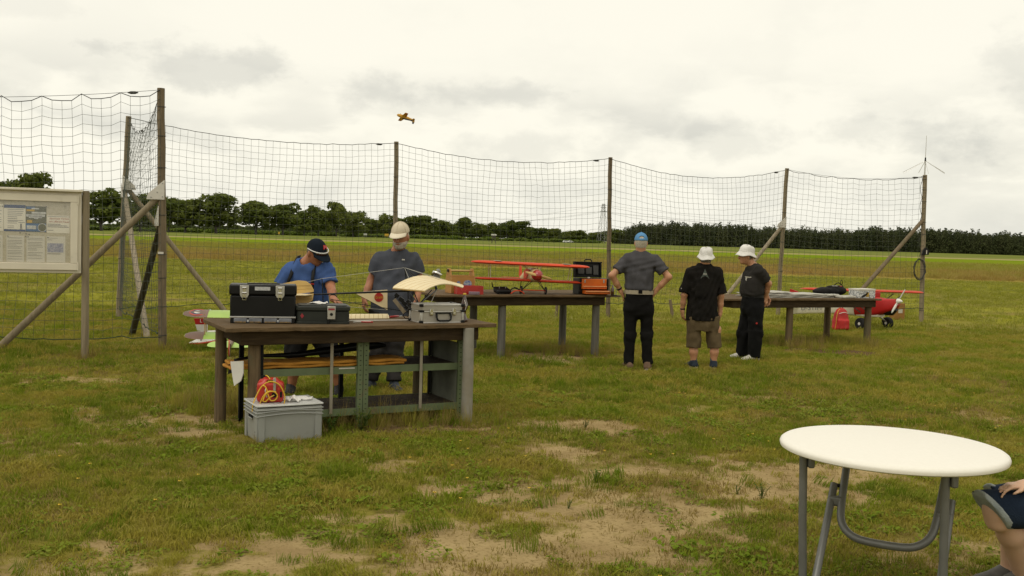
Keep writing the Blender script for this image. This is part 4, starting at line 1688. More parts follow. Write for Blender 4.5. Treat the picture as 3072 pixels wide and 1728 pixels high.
def work_table(label, org, ang, z, s0, s1, t0, t1, th, a0, a1, b0, b1, ah, legs, seed):
    """org = ground point of the frame's origin; s along the length, t to the back"""
    t = thing('work_table', label, 'table', (org[0], org[1], 0), ang)
    r = random.Random(seed)
    n = 34
    P = []
    for k in range(n + 1):
        s_ = s0 + (s1 - s0) * k / n
        e0, e1 = t0 + r.gauss(0, .006), t1 + r.gauss(0, .006)
        P.append([(s_, e0 + (e1 - e0) * q / 6, z - th / 2 + r.gauss(0, .0015)) for q in range(7)])
    MB().sheet(P, th, (0, 0, 1)).build('table_top', M_TOP, t, bev=.004, seg=1)
    zb = z - th - ah / 2
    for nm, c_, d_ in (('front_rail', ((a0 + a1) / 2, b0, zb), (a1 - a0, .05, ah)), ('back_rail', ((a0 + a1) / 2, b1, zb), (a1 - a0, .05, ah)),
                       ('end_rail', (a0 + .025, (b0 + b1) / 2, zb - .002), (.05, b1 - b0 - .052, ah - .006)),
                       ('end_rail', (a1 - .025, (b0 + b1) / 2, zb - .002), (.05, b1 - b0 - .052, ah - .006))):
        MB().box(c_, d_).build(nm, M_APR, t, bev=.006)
    for s_, q, rad, m in legs:
        MB().tube([(s_, q, -.2), (s_ + .003, q, z * .5), (s_, q, z - th)], [rad * 1.03, rad, rad * .97], 16).build('leg', m, t, smooth='auto')
    return t


BA = math.radians(28)
BO = A3(-2.25, 7.87, 0)
BZ = .89
Bl = lambda s_, t_, z_=0.0: A3(BO[0] + math.cos(BA) * s_ - math.sin(BA) * t_, BO[1] + math.sin(BA) * s_ + math.cos(BA) * t_, z_)
work_table('dark wooden workbench with toolboxes on top and green metal shelving underneath', BO, BA, BZ, 0, 2.40, 0, .92, .035,
           .14, 2.26, .10, .84, .115,
           [(.27, .10 + .085, .052, M_LEGW), (2.14, .035, .050, M_LEGG), (.13, .80, .050, M_LEGW), (1.98, .80, .048, M_LEGW)], 1)
TA2 = math.radians(25.5)
T2O = gz(1498.5, 1073)
T2Z = .885
work_table('long wooden table with grey legs carrying the red biplane', T2O, TA2, T2Z, -1.02, 1.82, -.20, 1.15, .03,
           -.74, 1.60, -.10, 1.03, .12,
           [(0, -.04, .056, M_LEGB), (1.50, -.04, .056, M_LEGB), (0, .96, .056, M_LEGB), (1.50, .96, .056, M_LEGB)], 2)
TA3 = math.radians(25)
T3O = A3(4.60, 16.62, 0)
T3Z = .80
work_table('wooden table stacked with pale padded bags', T3O, TA3, T3Z, -1.40, 1.88, -.20, 1.10, .03,
           -1.25, 1.80, -.12, 1.02, .12,
           [(0, -.05, .058, M_LEGW), (1.72, -.05, .058, M_LEGW), (0, .94, .058, M_LEGW), (1.72, .94, .058, M_LEGW)], 3)
T2l = lambda s_, t_, z_=0.0: A3(*(T2O[:2] + A3(math.cos(TA2) * s_ - math.sin(TA2) * t_, math.sin(TA2) * s_ + math.cos(TA2) * t_)), z_)
T3l = lambda s_, t_, z_=0.0: A3(*(T3O[:2] + A3(math.cos(TA3) * s_ - math.sin(TA3) * t_, math.sin(TA3) * s_ + math.cos(TA3) * t_)), z_)

# green steel shelving under the bench
M_GRN = mat('green_enamel', (0.120, 0.155, 0.070), (0.090, 0.118, 0.052), 5, .6, dirt=((0.13, 0.085, 0.045), 9, .60, .8))
M_SHELF = mat('dirty_shelf', (0.055, 0.040, 0.026), (0.034, 0.025, 0.017), 12, .9, dirt=((0.16, 0.13, 0.09), 16, .58, .6))
M_BLKP = mat('black_upright', (0.010, 0.010, 0.009), (0.007, 0.007, 0.006), 6, .7, spec=.2)
M_STRAP = mat('beige_strap', (0.30, 0.27, 0.20), (0.24, 0.21, 0.155), 8, .7)
M_GPAN = mat('grey_green_sheet', (0.14, 0.145, 0.11), (0.10, 0.105, 0.08), 6, .7)
M_HOLE = mat('punched_hole', (0.008, 0.008, 0.007), rough=.9)
rk = thing('steel_shelving', 'rusty green steel shelf rack with two shelves under the workbench', 'shelf', BO, BA)
S0, S1, F0, F1 = .32, 2.13, .17, .76
for zc in (.515, .155):
    MB().box(((S0 + S1) / 2, (F0 + F1) / 2, zc), (S1 - S0 - .05, F1 - F0 - .01, .012)).build('shelf_board', M_SHELF, rk)
    MB().box(((S0 + S1) / 2, F0 + .004, zc - .020), (S1 - S0 - .042, .004, .062)).build('shelf_lip', M_GRN, rk)
    MB().box(((S0 + S1) / 2, F1 - .004, zc - .020), (S1 - S0 - .042, .004, .062)).build('shelf_lip', M_GRN, rk)
MID = (S0 + S1) / 2 - .02
for s_, q, m in ((MID - .026, F0, M_GRN), (MID + .026, F0, M_GRN), (S1, F0, M_GRN), (S0, F0, M_BLKP), (S0 - .02, F1, M_BLKP), (MID, F1, M_BLKP), (S1 - .04, F1, M_BLKP)):
    sg = 1 if q == F0 else -1
    mb = MB().box((s_, q - .004 * sg, .37), (.046, .004, .75)).box((s_ - .021, q + .018 * sg, .37), (.004, .036, .75))
    u_ = mb.build('upright', m, rk)
    if m is M_GRN:
        hb = MB()
        for k in range(17):
            hb.box((s_, q - .0065, .03 + k * .042), (.014, .001, .006))
        hb.build('slot_row', M_HOLE, u_)
MB().box((S1 - .03, (F0 + F1) / 2, .40), (.004, F1 - F0 - .02, .62)).build('end_panel', M_GPAN, rk)
for s_ in (.92, 1.74):
    MB().box((s_, F0 - .014, .44), (.026, .006, .62 if s_ > 1 else .62)).build('strap', M_STRAP, rk)
MB().box((1.06, F0 + .0005, .512), (.14, .002, .010)).build('paper_label', M_PLATE, rk)

# ================================================================== on the bench
M_LATCH = mat('satin_steel', (0.50, 0.48, 0.43), (0.40, 0.385, 0.34), 14, .35, .7)
M_CHROME = mat('chrome', (0.75, 0.74, 0.70), rough=.18, metal=1.0)
M_STRIPE = mat('silver_stripe', (0.42, 0.41, 0.38), rough=.4, metal=.4)
M_CLEAR = mat('clear_bin', (0.20, 0.21, 0.23), (0.13, 0.135, 0.15), 10, .25)
M_SCREW = mat('bin_contents', (0.25, 0.15, 0.04), (0.08, 0.06, 0.04), 60, .6)
M_LABEL = mat('silver_label', (0.5, 0.5, 0.48), (0.34, 0.35, 0.36), 50, .5)

p = gz(689, 970, BZ)
tb = thing('toolbox', 'large black plastic toolbox with two steel latches on the workbench', 'toolbox', p, math.radians(13))
W, D, Hh = .535, .27, .325
MB().box((W / 2, D / 2, .0475 + .095), (W, D, .185)).build('body', M_BLACK, tb, bev=.012)
MB().box((W / 2, D / 2, .29 - .008), (W + .016, D + .016, .088)).build('lid', M_BLACK, tb, bev=.014)
MB().box((W / 2, D / 2, Hh + .004), (W * .5, .06, .012)).build('carry_handle', M_BLACK, tb, bev=.004)
MB().box((W / 2, D / 2, .0535), (W + .004, D + .004, .014)).build('silver_stripe', M_STRIPE, tb, bev=.003)
MB().box((W / 2, D / 2, .0225), (W - .006, D - .006, .043)).build('base', M_BLACK, tb, bev=.006)
for k in range(4):
    c_ = (.085 + k * .122, .006, .026)
    b_ = MB().box(c_, (.105, .02, .036)).build('organizer_bin', M_CLEAR, tb, bev=.004)
    MB().box((c_[0], -.0048, .013), (.092, .002, .010)).build('bin_contents', M_SCREW, b_)
    if k in (0, 2):
        MB().box((c_[0] + .062, -.006, .022), (.014, .006, .02)).build('bin_clip', M_LABEL, b_, bev=.002)
for sx in (.115, .405):
    l_ = MB().prism([(-.036, .075), (.036, .075), (.036, -.005), (.024, -.028), (-.024, -.028), (-.036, -.005)], -.0155, -.0085,
                    lambda u, v, w: (sx + u, w, .245 + v)).build('latch', M_LATCH, tb, bev=.002)
    mb = MB().cyl((sx - .016, -.02, .30), (sx + .016, -.02, .30), .009, .009, 8).cyl((sx - .018, -.02, .258), (sx + .018, -.02, .258), .008, .008, 8)
    mb.box((sx, -.020, .278), (.022, .006, .03)).box((sx, -.018, .235), (.03, .006, .022))
    mb.tube([(sx - .014, -.019, .222), (sx - .014, -.019, .200), (sx + .014, -.019, .200), (sx + .014, -.019, .222)], .0035, 5)
    mb.build('latch_lever', M_CHROME, l_)
MB().box((.262, -.0095, .294), (.125, .003, .030)).build('name_label', M_LABEL, tb)

M_GCASE = mat('dark_green_case', (0.022, 0.025, 0.019), (0.015, 0.017, 0.013), 6, .5, spec=.3)
M_STRED = mat('sticker_red', (0.30, 0.02, 0.03), rough=.5)
p = gz(887, 972, BZ)
gc = thing('tool_case', 'flat dark green hard case with a grey front latch on the workbench', 'case', p, math.radians(14))
W, D = .455, .30


def rrect(x0, x1, y0, y1, r, n=5):
    out = []
    for cx_, cy_, a0 in ((x1 - r, y1 - r, 0), (x0 + r, y1 - r, 90), (x0 + r, y0 + r, 180), (x1 - r, y0 + r, 270)):
        out += [(cx_ + r * math.cos(math.radians(a0 + 90 * k / n)), cy_ + r * math.sin(math.radians(a0 + 90 * k / n))) for k in range(n + 1)]
    return out


MB().prism(rrect(0, W, 0, D, .05), 0, .022, lambda u, v, w: (u, v, w)).build('base_rim', M_GCASE, gc, bev=.004)
MB().prism(rrect(.004, W - .004, .004, D - .004, .05), .0225, .108, lambda u, v, w: (u, v, w)).build('body', M_GCASE, gc, bev=.004)
MB().prism(rrect(-.004, W + .004, -.004, D + .004, .054), .110, .152, lambda u, v, w: (u, v, w)).build('lid', M_GCASE, gc, bev=.010)
MB().prism(rrect(.02, W - .02, .02, D - .02, .05), .1525, .160, lambda u, v, w: (u, v, w)).build('lid_panel', M_GCASE, gc, bev=.004)
l_ = MB().box((.295, -.010, .098), (.068, .012, .112)).build('latch', M_LATCH, gc, bev=.004)
MB().cyl((.295, -.0165, .085), (.295, -.019, .085), .013, .013, 14).build('lock_button', M_BLACK, l_)
MB().box((.295, -.0168, .128), (.054, .0012, .016)).build('warning_strip', M_STRED, l_)
MB().box((.272, -.004, .06), (.02, .010, .12)).build('latch_mount', M_BLACK, gc, bev=.003)
c_ = A3(.052, .0005, .07)
MB().prism([(-.016, 0), (0, .022), (.016, 0), (0, -.024)], -.0015, .003, lambda u, v, w: (c_[0] + u, .0035 - .004 + w * .3, c_[2] + v)).build('sticker', M_STRED, gc)

M_TISSUE = mat('tissue_paper', (0.74, 0.72, 0.67), (0.62, 0.60, 0.56), 12, .9)


def crumple(name, label, cat, c, rx, ry, rz_, seed, m=M_TISSUE):
    r = random.Random(seed)
    P = []
    for i_ in range(12):
        row = []
        for j_ in range(12):
            u, v = i_ / 11 * 2 - 1, j_ / 11 * 2 - 1
            e = max(abs(u), abs(v))
            z = rz_ * (.25 + .75 * abs(math.sin(u * 2.3 + seed) * math.cos(v * 1.9 - seed) + .35 * math.sin(u * 3.8 + v * 3.1 + seed * 2))) * (1.15 - .6 * e)
            row.append((c[0] + u * rx * (1 + r.gauss(0, .06)), c[1] + v * ry * (1 + r.gauss(0, .06)), c[2] + max(.003, z + r.gauss(0, rz_ * .05))))
        P.append(row)
    o = MB().sheet(P, .0015, (0, 0, 1)).build(name, m, None, loc=c)
    tag(o, label, cat)
    return o


pc = ROOTM[gc.name]
crumple('paper_towel', 'crumpled white paper towel on the lid of the dark green case', 'paper', pc[0] + pc[1] @ A3(.19, .17, .161), .075, .05, .028, 2)

# aluminium case
M_ALUP = mat('alu_panel', (0.40, 0.37, 0.31), (0.34, 0.315, 0.26), 40, .45, .25, stretch=(.3, 1, 5))
p = gz(1263, 970, BZ)
ac = thing('aluminium_case', 'silver aluminium flight case with black corners on the workbench', 'case', p, math.radians(27))
W, D, Hh = .40, .26, .165
MB().box((W / 2, D / 2, .052), (W, D, .100)).build('body', M_ALUP, ac, bev=.008)
MB().box((W / 2, D / 2, .133), (W, D, .060)).build('lid', M_ALUP, ac, bev=.012)
for z_ in (.004, .1025, .161):
    mb = MB()
    for a, b in (((0, 0), (W, 0)), ((W, 0), (W, D)), ((W, D), (0, D)), ((0, D), (0, 0))):
        mb.beam((a[0], a[1], z_), (b[0], b[1], z_), .012, .012)
    mb.build('edge_profile', M_ALU, ac, bev=.003)
for x_ in (0, W):
    for y_ in (0, D):
        MB().box((x_, y_, .060), (.022, .022, .075)).build('corner_profile', M_ALU, ac, bev=.004)
        for z_ in (.010, .158):
            MB().box((x_, y_, z_), (.034, .034, .026)).build('corner_cap', M_BLACK, ac, bev=.006)
        MB().box((x_, y_, .108), (.044, .044, .016)).build('corner_clamp', M_BLACK, ac, bev=.004)
for x_ in (.095, .315):
    l_ = MB().box((x_, -.008, .098), (.034, .012, .062)).build('latch', M_CHROME, ac, bev=.004)
    MB().tube([(x_ - .014, -.015, .118), (x_, -.015, .134), (x_ + .014, -.015, .118)], .003, 5).build('latch_hoop', M_CHROME, l_)
    MB().box((x_, -.016, .082), (.02, .008, .022)).build('latch_tongue', M_CHROME, l_, bev=.002)
MB().tube([(.145, -.006, .086), (.140, -.02, .06), (.146, -.026, .032), (.165, -.028, .022), (.255, -.028, .022), (.274, -.026, .032), (.28, -.02, .06), (.275, -.006, .086)], .009, 8).build('handle', M_BLACK, ac, smooth=True)
MB().box((.21, -.006, .088), (.15, .010, .012)).build('handle_mount', M_BLACK, ac, bev=.002)
c_ = (.225, -.0, .1725)
MB().lathe([(.010, 0), (.010, .002)], 14, (.225, .03, .1635)).build('yellow_sticker', M_POSTY, ac)

# brown bottle
M_BROWN = mat('brown_glass', (0.060, 0.022, 0.010), (0.035, 0.013, 0.007), 5, .12, spec=.7, coat=.6)
p = gz(1392, 965, BZ)
bt = thing('brown_bottle', 'tall waisted brown glass bottle with a yellow cap beside the aluminium case', 'bottle', p)
MB().lathe([(.030, 0), (.033, .006), (.033, .022), (.026, .036), (.018, .06), (.0165, .085), (.020, .105), (.031, .122), (.034, .14), (.031, .16), (.022, .19), (.015, .215), (.0125, .235), (.0125, .246)], 20).build('glass_body', M_BROWN, bt, smooth=True)
MB().lathe([(.0135, .2465), (.0155, .2465), (.0155, .258), (.012, .261)], 16).build('cap', M_POSTY, bt, smooth='auto')
MB().tube([(.0, -.020, .20), (.012, -.030, .17), (.018, -.036, .14), (.010, -.034, .11)], .003, 5).build('cord', M_PLATE, bt)

# little red tube between the cases
M_RED = mat('glossy_red', (0.42, 0.020, 0.016), (0.33, 0.014, 0.012), 5, .35, coat=.3)
p = gz(880, 962, BZ)
tu = thing('glue_bottle', 'small red bottle with a yellow top squeezed between the two cases', 'bottle', p)
MB().lathe([(.012, 0), (.015, .003), (.015, .05), (.010, .056)], 14).build('body', M_RED, tu, smooth='auto')
MB().lathe([(.008, .0565), (.008, .068), (.004, .074)], 12).build('cap', M_POSTY, tu, smooth='auto')

# loose things on the bench top
M_CREAM = mat('cream_covering', (0.72, 0.60, 0.36), (0.66, 0.545, 0.32), 4, .5, sheen=.1)
M_CREAMD = mat('amber_balsa', (0.62, 0.42, 0.14), (0.50, 0.33, 0.11), 6, .55, stretch=(1, 1, 6))
M_RIB = mat('rib_line', (0.40, 0.26, 0.08), rough=.7)
a, b = gz(1046, 957, BZ), gz(1168, 956, BZ)
wp = thing('spare_model_wing', 'narrow cream ribbed wing panel lying flat on the workbench', 'model part', a, math.atan2(b[1] - a[1], b[0] - a[0]))
Lw = np.linalg.norm(b - a)
prof = [(0, .002), (.02, .028), (.06, .040), (.12, .032), (.17, .004), (.12, .001), (.06, .0)]
MB().prism(prof, 0, Lw, lambda u, v, w: (w, u, v + .001)).build('skin', M_CREAM, wp, smooth='auto')
mb = MB()
for k in range(9):
    mb.tube([(Lw * (k + .5) / 9 + u * .3, u, v + .0015) for u, v in prof[:5]], .0015, 4)
mb.build('rib_lines', M_RIB, wp)
a, b = gz(1048, 964, BZ), gz(1226, 962, BZ)
tag(MB().cyl(a + A3(0, 0, .006), b + A3(0, 0, .006), .005, .005, 8).build('white_rod', M_PLATE, None, loc=a), 'thin white rod lying along the workbench top', 'rod')
a, b = gz(1170, 954, BZ), gz(1205, 951, BZ)
pn = thing('red_screwdriver', 'red handled screwdriver lying on the workbench top', 'tool', a)
MB().tube([a + A3(0, 0, .010), (a + b) / 2 + A3(0, 0, .011), a * .25 + b * .75 + A3(0, 0, .010)], [.009, .011, .007], 10).build('grip', M_RED, pn, True, True)
MB().cyl(a * .25 + b * .75 + A3(0, 0, .010), b + A3(0, 0, .010), .003, .003, 6).build('blade', M_CHROME, pn, True)
a = gz(1080, 969, BZ)
pl = thing('pliers', 'small pliers with pale and red grips near the edge of the workbench', 'tool', a, .4)
MB().tube([(-.06, 0, .008), (-.02, .004, .010), (.01, .0, .010)], [.004, .006, .006], 8).build('jaw', M_LATCH, pl)
MB().tube([(.01, 0, .010), (.05, .016, .010), (.10, .012, .009)], .006, 8).build('grip', M_PLATE, pl)
MB().tube([(.01, 0, .010), (.05, -.016, .010), (.11, -.02, .009)], .006, 8).build('grip', M_RED, pl)

# ================================================================== on the shelf under the bench
M_ORANGE = mat('orange_quilt', (0.46, 0.22, 0.035), (0.36, 0.16, 0.025), 10, .8, bump=.4, bscale=40)
sp = Bl(.30, .20, .522)
qb = thing('wing_bag', 'long folded orange quilted wing bag lying on the middle shelf', 'bag', sp, BA)
for k, (z_, th_, e) in enumerate(((.004, .022, 0), (.028, .026, .02))):
    P = []
    for i_ in range(40):
        x_ = -.22 + e + i_ / 39 * 1.52
        row = []
        for j_ in range(7):
            y_ = .02 + j_ / 6 * .30 + .006 * math.sin(i_ * .9 + k)
            row.append((x_, y_ - .02, z_ + th_ / 2 + .004 * math.sin(i_ * .7 + j_ + k * 2)))
        P.append(row)
    MB().sheet(P, th_, (0, 0, 1)).build('padded_layer', M_ORANGE, qb, smooth='auto', bev=.008)
M_CARBON = mat('carbon_boom', (0.009, 0.009, 0.009), rough=.4, spec=.3)
M_FINW = mat('white_film', (0.70, 0.68, 0.62), (0.62, 0.60, 0.55), 5, .4)
yg = Bl(-.02, .42)[1]
gl_ = thing('glider_fuselage', 'black glider fuselage with a white tail fin hanging out of the shelf', 'model aircraft', Bl(.3, .3, .58), 0)
e0 = gy(705, 1080, yg - .15)
MB().tube([e0, Bl(.35, .40, e0[2] - .0), Bl(.7, .5, .60), Bl(1.25, .62, .64)], [.012, .014, .024, .040], 12).build('boom', M_CARBON, gl_, True, 'auto')
MB().tube([Bl(1.25, .62, .64), Bl(1.45, .66, .65), Bl(1.6, .68, .64)], [.040, .045, .015], 12).build('pod', M_CARBON, gl_, True, 'auto')
q = [gy(x_, y_, yg - .16) for x_, y_ in ((691, 1085), (729, 1083), (729, 1120), (722, 1143), (702, 1158), (697, 1128))]
q2 = [v + A3(.003, .012, 0) for v in q]
MB().add(q + q2, [tuple(range(6)), tuple(range(11, 5, -1))] + [(i_, (i_ + 1) % 6, 6 + (i_ + 1) % 6, 6 + i_) for i_ in range(6)]).build('tail_fin', M_FINW, gl_, True)
q = [gy(x_, y_, yg - .05) for x_, y_ in ((686, 1092), (700, 1090), (702, 1118), (684, 1122))]
q2 = [v + A3(.003, .012, 0) for v in q]
MB().add(q + q2, [(0, 1, 2, 3), (7, 6, 5, 4)] + [(i_, (i_ + 1) % 4, 4 + (i_ + 1) % 4, 4 + i_) for i_ in range(4)]).build('dark_tail_fin', M_CARBON, gl_, True)

# ================================================================== crate, petrol can, tissues
M_CRATE = mat('grey_polypropylene', (0.285, 0.288, 0.262), (0.255, 0.258, 0.235), 3, .5, dirt=((0.20, 0.185, 0.15), 8, .62, .4))
M_CLID = mat('milky_lid', (0.56, 0.56, 0.53), (0.45, 0.45, 0.43), 6, .35)
p = gz(771, 1336)
CA = math.radians(29)
cr = thing('plastic_crate', 'grey lidded plastic crate standing on the grass before the workbench', 'crate', (p[0], p[1], 0), CA)
W, D, Hh = .52, .39, .285
tp = .012
v_ = [(tp, tp, .01), (W - tp, tp, .01), (W - tp, D - tp, .01), (tp, D - tp, .01), (0, 0, Hh), (W, 0, Hh), (W, D, Hh), (0, D, Hh)]
MB().add(v_, [(3, 2, 1, 0), (4, 5, 6, 7), (0, 1, 5, 4), (1, 2, 6, 5), (2, 3, 7, 6), (3, 0, 4, 7)]).build('tub', M_CRATE, cr, bev=.008)
for (x_, y_) in ((.03, 0), (W - .03, 0), (.03, D), (W - .03, D), (0, .03), (0, D - .03), (W, .03), (W, D - .03)):
    dx, dy = (.05, .012) if y_ in (0, D) else (.012, .05)
    MB().box((x_ * .985 + W * .0075, y_ * .985 + D * .0075, .135), (dx, dy, .25)).build('corner_rib', M_CRATE, cr, bev=.003)
for z_ in (.225, .252, .276):
    for a, b in (((-.006, -.006), (W + .006, -.006)), ((-.006, D + .006), (W + .006, D + .006)), ((-.006, -.002), (-.006, D + .002)), ((W + .006, -.002), (W + .006, D + .002))):
        n_ = 14
        P = []
        for k in range(n_ + 1):
            u = k / n_
            lift = .016 * math.sin(u * math.pi) if (a[1] == b[1] and z_ < .27) else 0
            P.append((a[0] + (b[0] - a[0]) * u, a[1] + (b[1] - a[1]) * u, z_ + lift - .006))
        MB().tube(P, .005, 4).build('rim_rib', M_CRATE, cr)
MB().box((-.004, D / 2, .205), (.006, .11, .030)).build('grip_hole', M_HOLE, cr, bev=.002)
MB().box((-.007, D / 2, .186), (.010, .12, .008)).build('grip_lip', M_CRATE, cr, bev=.002)
MB().box((.004, .055, .055), (.004, .045, .045)).build('black_sticker', M_HOLE, cr)
MB().box((.003, .055, .090), (.004, .042, .012)).build('black_sticker', M_HOLE, cr)
ld = MB()
n_ = 12
P = [[(W * i_ / n_ * 1.03 - .008, D * j_ / n_ * 1.03 - .006, Hh + .018 - .010 * (1 if 0 < i_ < n_ and 0 < j_ < n_ else 0)) for j_ in range(n_ + 1)] for i_ in range(n_ + 1)]
ld.sheet(P, .014, (0, 0, 1)).build('lid', M_CLID, cr, bev=.003)
mb = MB()
for a, b in (((0, 0), (W, D)), ((W, 0), (0, D))):
    mb.beam((a[0] + .02 * (1 if a[0] == 0 else -1), .02, Hh + .016), (b[0] + .02 * (1 if b[0] == 0 else -1), D - .02, Hh + .016), .03, .006)
mb.build('lid_rib', M_CLID, cr)
TOPZ = Hh + .0155
Cr = lambda x_, y_, z_=0.0: A3(p[0] + math.cos(CA) * x_ - math.sin(CA) * y_, p[1] + math.sin(CA) * x_ + math.cos(CA) * y_, z_)

M_FUEL = mat('fuel_can_red', (0.46, 0.030, 0.018), (0.36, 0.020, 0.013), 4, .4)
M_YTUBE = mat('yellow_tube', (0.66, 0.40, 0.015), rough=.35)
fc = thing('petrol_can', 'red petrol can with coiled yellow fuel tube standing on the grey crate', 'can', Cr(.155, .20, TOPZ), math.radians(10))
s = SDF()
s.box((0, 0, .085), (.105, .065, .083), None, .03, .02)
s.box((.0, 0, .165), (.06, .045, .03), None, .02, .03)
s.cap((-.07, 0, .165), (-.05, 0, .19), .02, .018)
s.sub(lambda P: _box(P, A3(0, 0, .168), (.030, .2, .010), np.eye(3), .008))
V1, Q1 = s.mesh(.006)
raw_mesh('body', V1, Q1, M_FUEL, fc, world=False)
MB().cyl((-.055, 0, .185), (-.062, 0, .212), .022, .020, 14).build('filler_cap', M_BLACK, fc)
MB().box((.035, -.072, .14), (.020, .010, .13)).build('pump_bracket', M_LATCH, fc, bev=.002)
MB().cyl((.035, -.070, .07), (.035, -.10, .07), .022, .020, 12).build('hand_pump', M_BLACK, fc)
MB().box((.086, -.066, .07), (.016, .012, .045)).build('switch_box', M_BLACK, fc, bev=.003)
MB().cyl((.07, -.064, .115), (.07, -.085, .115), .012, .010, 10).build('red_button', M_FUEL, fc)
loop = [(.035, -.10, .07), (.0, -.105, .05), (-.03, -.10, .02), (-.05, -.11, .03), (-.02, -.11, .09), (.03, -.11, .10), (.06, -.11, .07), (.045, -.11, .035), (.01, -.11, .03), (-.01, -.108, .07),
        (-.03, -.10, .13), (-.06, -.09, .14), (-.10, -.10, .07), (-.125, -.12, .0), (-.13, -.125, -.06)]


def smooth_path(pts, n=8):
    pts = [np.asarray(q, float) for q in pts]
    out = []
    for i_ in range(len(pts) - 1):
        p0, p1, p2, p3 = pts[max(i_ - 1, 0)], pts[i_], pts[i_ + 1], pts[min(i_ + 2, len(pts) - 1)]
        for k in range(n):
            t = k / n
            out.append(.5 * ((2 * p1) + (-p0 + p2) * t + (2 * p0 - 5 * p1 + 4 * p2 - p3) * t * t + (-p0 + 3 * p1 - 3 * p2 + p3) * t ** 3))
    return out + [pts[-1]]


MB().tube(smooth_path(loop), .005, 7).build('fuel_tube', M_YTUBE, fc, smooth=True)
MB().tube(smooth_path([(-.06, -.085, .14), (-.02, -.09, .17), (.03, -.085, .172), (.08, -.08, .14), (.115, -.08, .06), (.112, -.085, .0)]), .005, 7).build('fuel_tube', M_YTUBE, fc, smooth=True)
MB().tube(smooth_path([(-.075, -.088, .0), (-.05, -.10, .06), (-.01, -.10, .10), (.05, -.10, .095)]), .005, 7).build('fuel_tube', M_YTUBE, fc, smooth=True)
MB().tube(smooth_path([(-.06, 0.02, .20), (-.03, -.02, .215), (.0, -.06, .19)]), .004, 7).build('fuel_tube', M_YTUBE, fc, smooth=True)
MB().tube(smooth_path([(-.03, -.085, .13), (-.035, -.09, .09), (-.02, -.09, .05)]), .004, 6).build('chain', M_CHROME, fc, smooth=True)
crumple('tissue', 'crumpled white tissue right beside the red petrol can on the crate', 'tissue', Cr(.33, .15, TOPZ), .05, .05, .06, 1)
crumple('tissue', 'spread out crumpled tissue near the back corner of the crate lid', 'tissue', Cr(.42, .24, TOPZ), .085, .05, .035, 5)

# ================================================================== model aircraft helpers
def airfoil(n=7, t=.12, camber=.02):
    up, lo = [], []
    for k in range(n + 1):
        x = .5 * (1 - math.cos(math.pi * k / n))
        th = 5 * t * (.2969 * math.sqrt(x) - .126 * x - .3516 * x ** 2 + .2843 * x ** 3 - .1015 * x ** 4)
        c = 4 * camber * x * (1 - x)
        up.append((x, c + th))
        lo.append((x, c - th))
    return up + lo[-2:0:-1]


def wing(stations, t=.12, camber=.02):
    """stations: (leading edge point, chord vector, up vector); returns a closed lofted MB"""
    A = airfoil(7, t, camber)
    n = len(A)
    vs, fs = [], []
    for le, ch, up in stations:
        le, ch, up = np.asarray(le, float), np.asarray(ch, float), unit(up)
        L = np.linalg.norm(ch)
        vs += [le + ch * x + up * y * L for x, y in A]
    m = len(stations)
    for k in range(m - 1):
        for j in range(n):
            j2 = (j + 1) % n
            fs.append((k * n + j, k * n + j2, (k + 1) * n + j2, (k + 1) * n + j))
    fs += [tuple(range(n - 1, -1, -1)), tuple((m - 1) * n + j for j in range(n))]
    return MB().add(vs, fs)


def straight_wing(c, span, chord, up, half, t=.12, camber=.02, tip=.12, rake=.5):
    """c = middle of the leading edge; round tapered tips"""
    c, span, chord, up = (np.asarray(x, float) for x in (c, span, chord, up))
    st = []
    for f in (-1, -.985, -.95, -.9, -.8, -.4, 0, .4, .8, .9, .95, .985, 1):
        e = max(0, (abs(f) - (1 - tip)) / tip)
        k = math.sqrt(max(0.02, 1 - e * e * .93))
        st.append((c + span * half * f + chord * (1 - k) * rake, chord * k, up))
    return wing(st, t, camber)


def slab(poly, th, name, m, root, smooth=False):
    """flat panel with thickness from a 3D polygon"""
    P = [np.asarray(q, float) for q in poly]
    n = unit(np.cross(P[1] - P[0], P[2] - P[0])) * th / 2
    k = len(P)
    v = [q + n for q in P] + [q - n for q in P]
    return MB().add(v, [tuple(range(k)), tuple(range(2 * k - 1, k - 1, -1))] + [(i_, k + i_, k + (i_ + 1) % k, (i_ + 1) % k) for i_ in range(k)]).build(name, m, root, True, smooth)


def body(path, radii, name, m, root, ex=1.0, n=16, up=(0, 0, 1), power=2.0):
    """fuselage: superellipse rings (rw, rh) along a path"""
    P = [np.asarray(q, float) for q in path]
    vs, fs = [], []
    for i_, q in enumerate(P):
        a, b = P[max(i_ - 1, 0)], P[min(i_ + 1, len(P) - 1)]
        d = unit(b - a)
        x = unit(np.cross(d, up))
        y = np.cross(x, d)
        rw, rh = radii[i_]
        for k in range(n):
            t = 2 * math.pi * k / n
            cx_, sx_ = math.cos(t), math.sin(t)
            vs.append(q + x * rw * math.copysign(abs(cx_) ** (2 / power), cx_) + y * rh * math.copysign(abs(sx_) ** (2 / power), sx_))
    for i_ in range(len(P) - 1):
        for k in range(n):
            k2 = (k + 1) % n
            fs.append((i_ * n + k, i_ * n + k2, (i_ + 1) * n + k2, (i_ + 1) * n + k))
    fs += [tuple(range(n - 1, -1, -1)), tuple((len(P) - 1) * n + k for k in range(n))]
    return MB().add(vs, fs).build(name, m, root, True, 'auto')


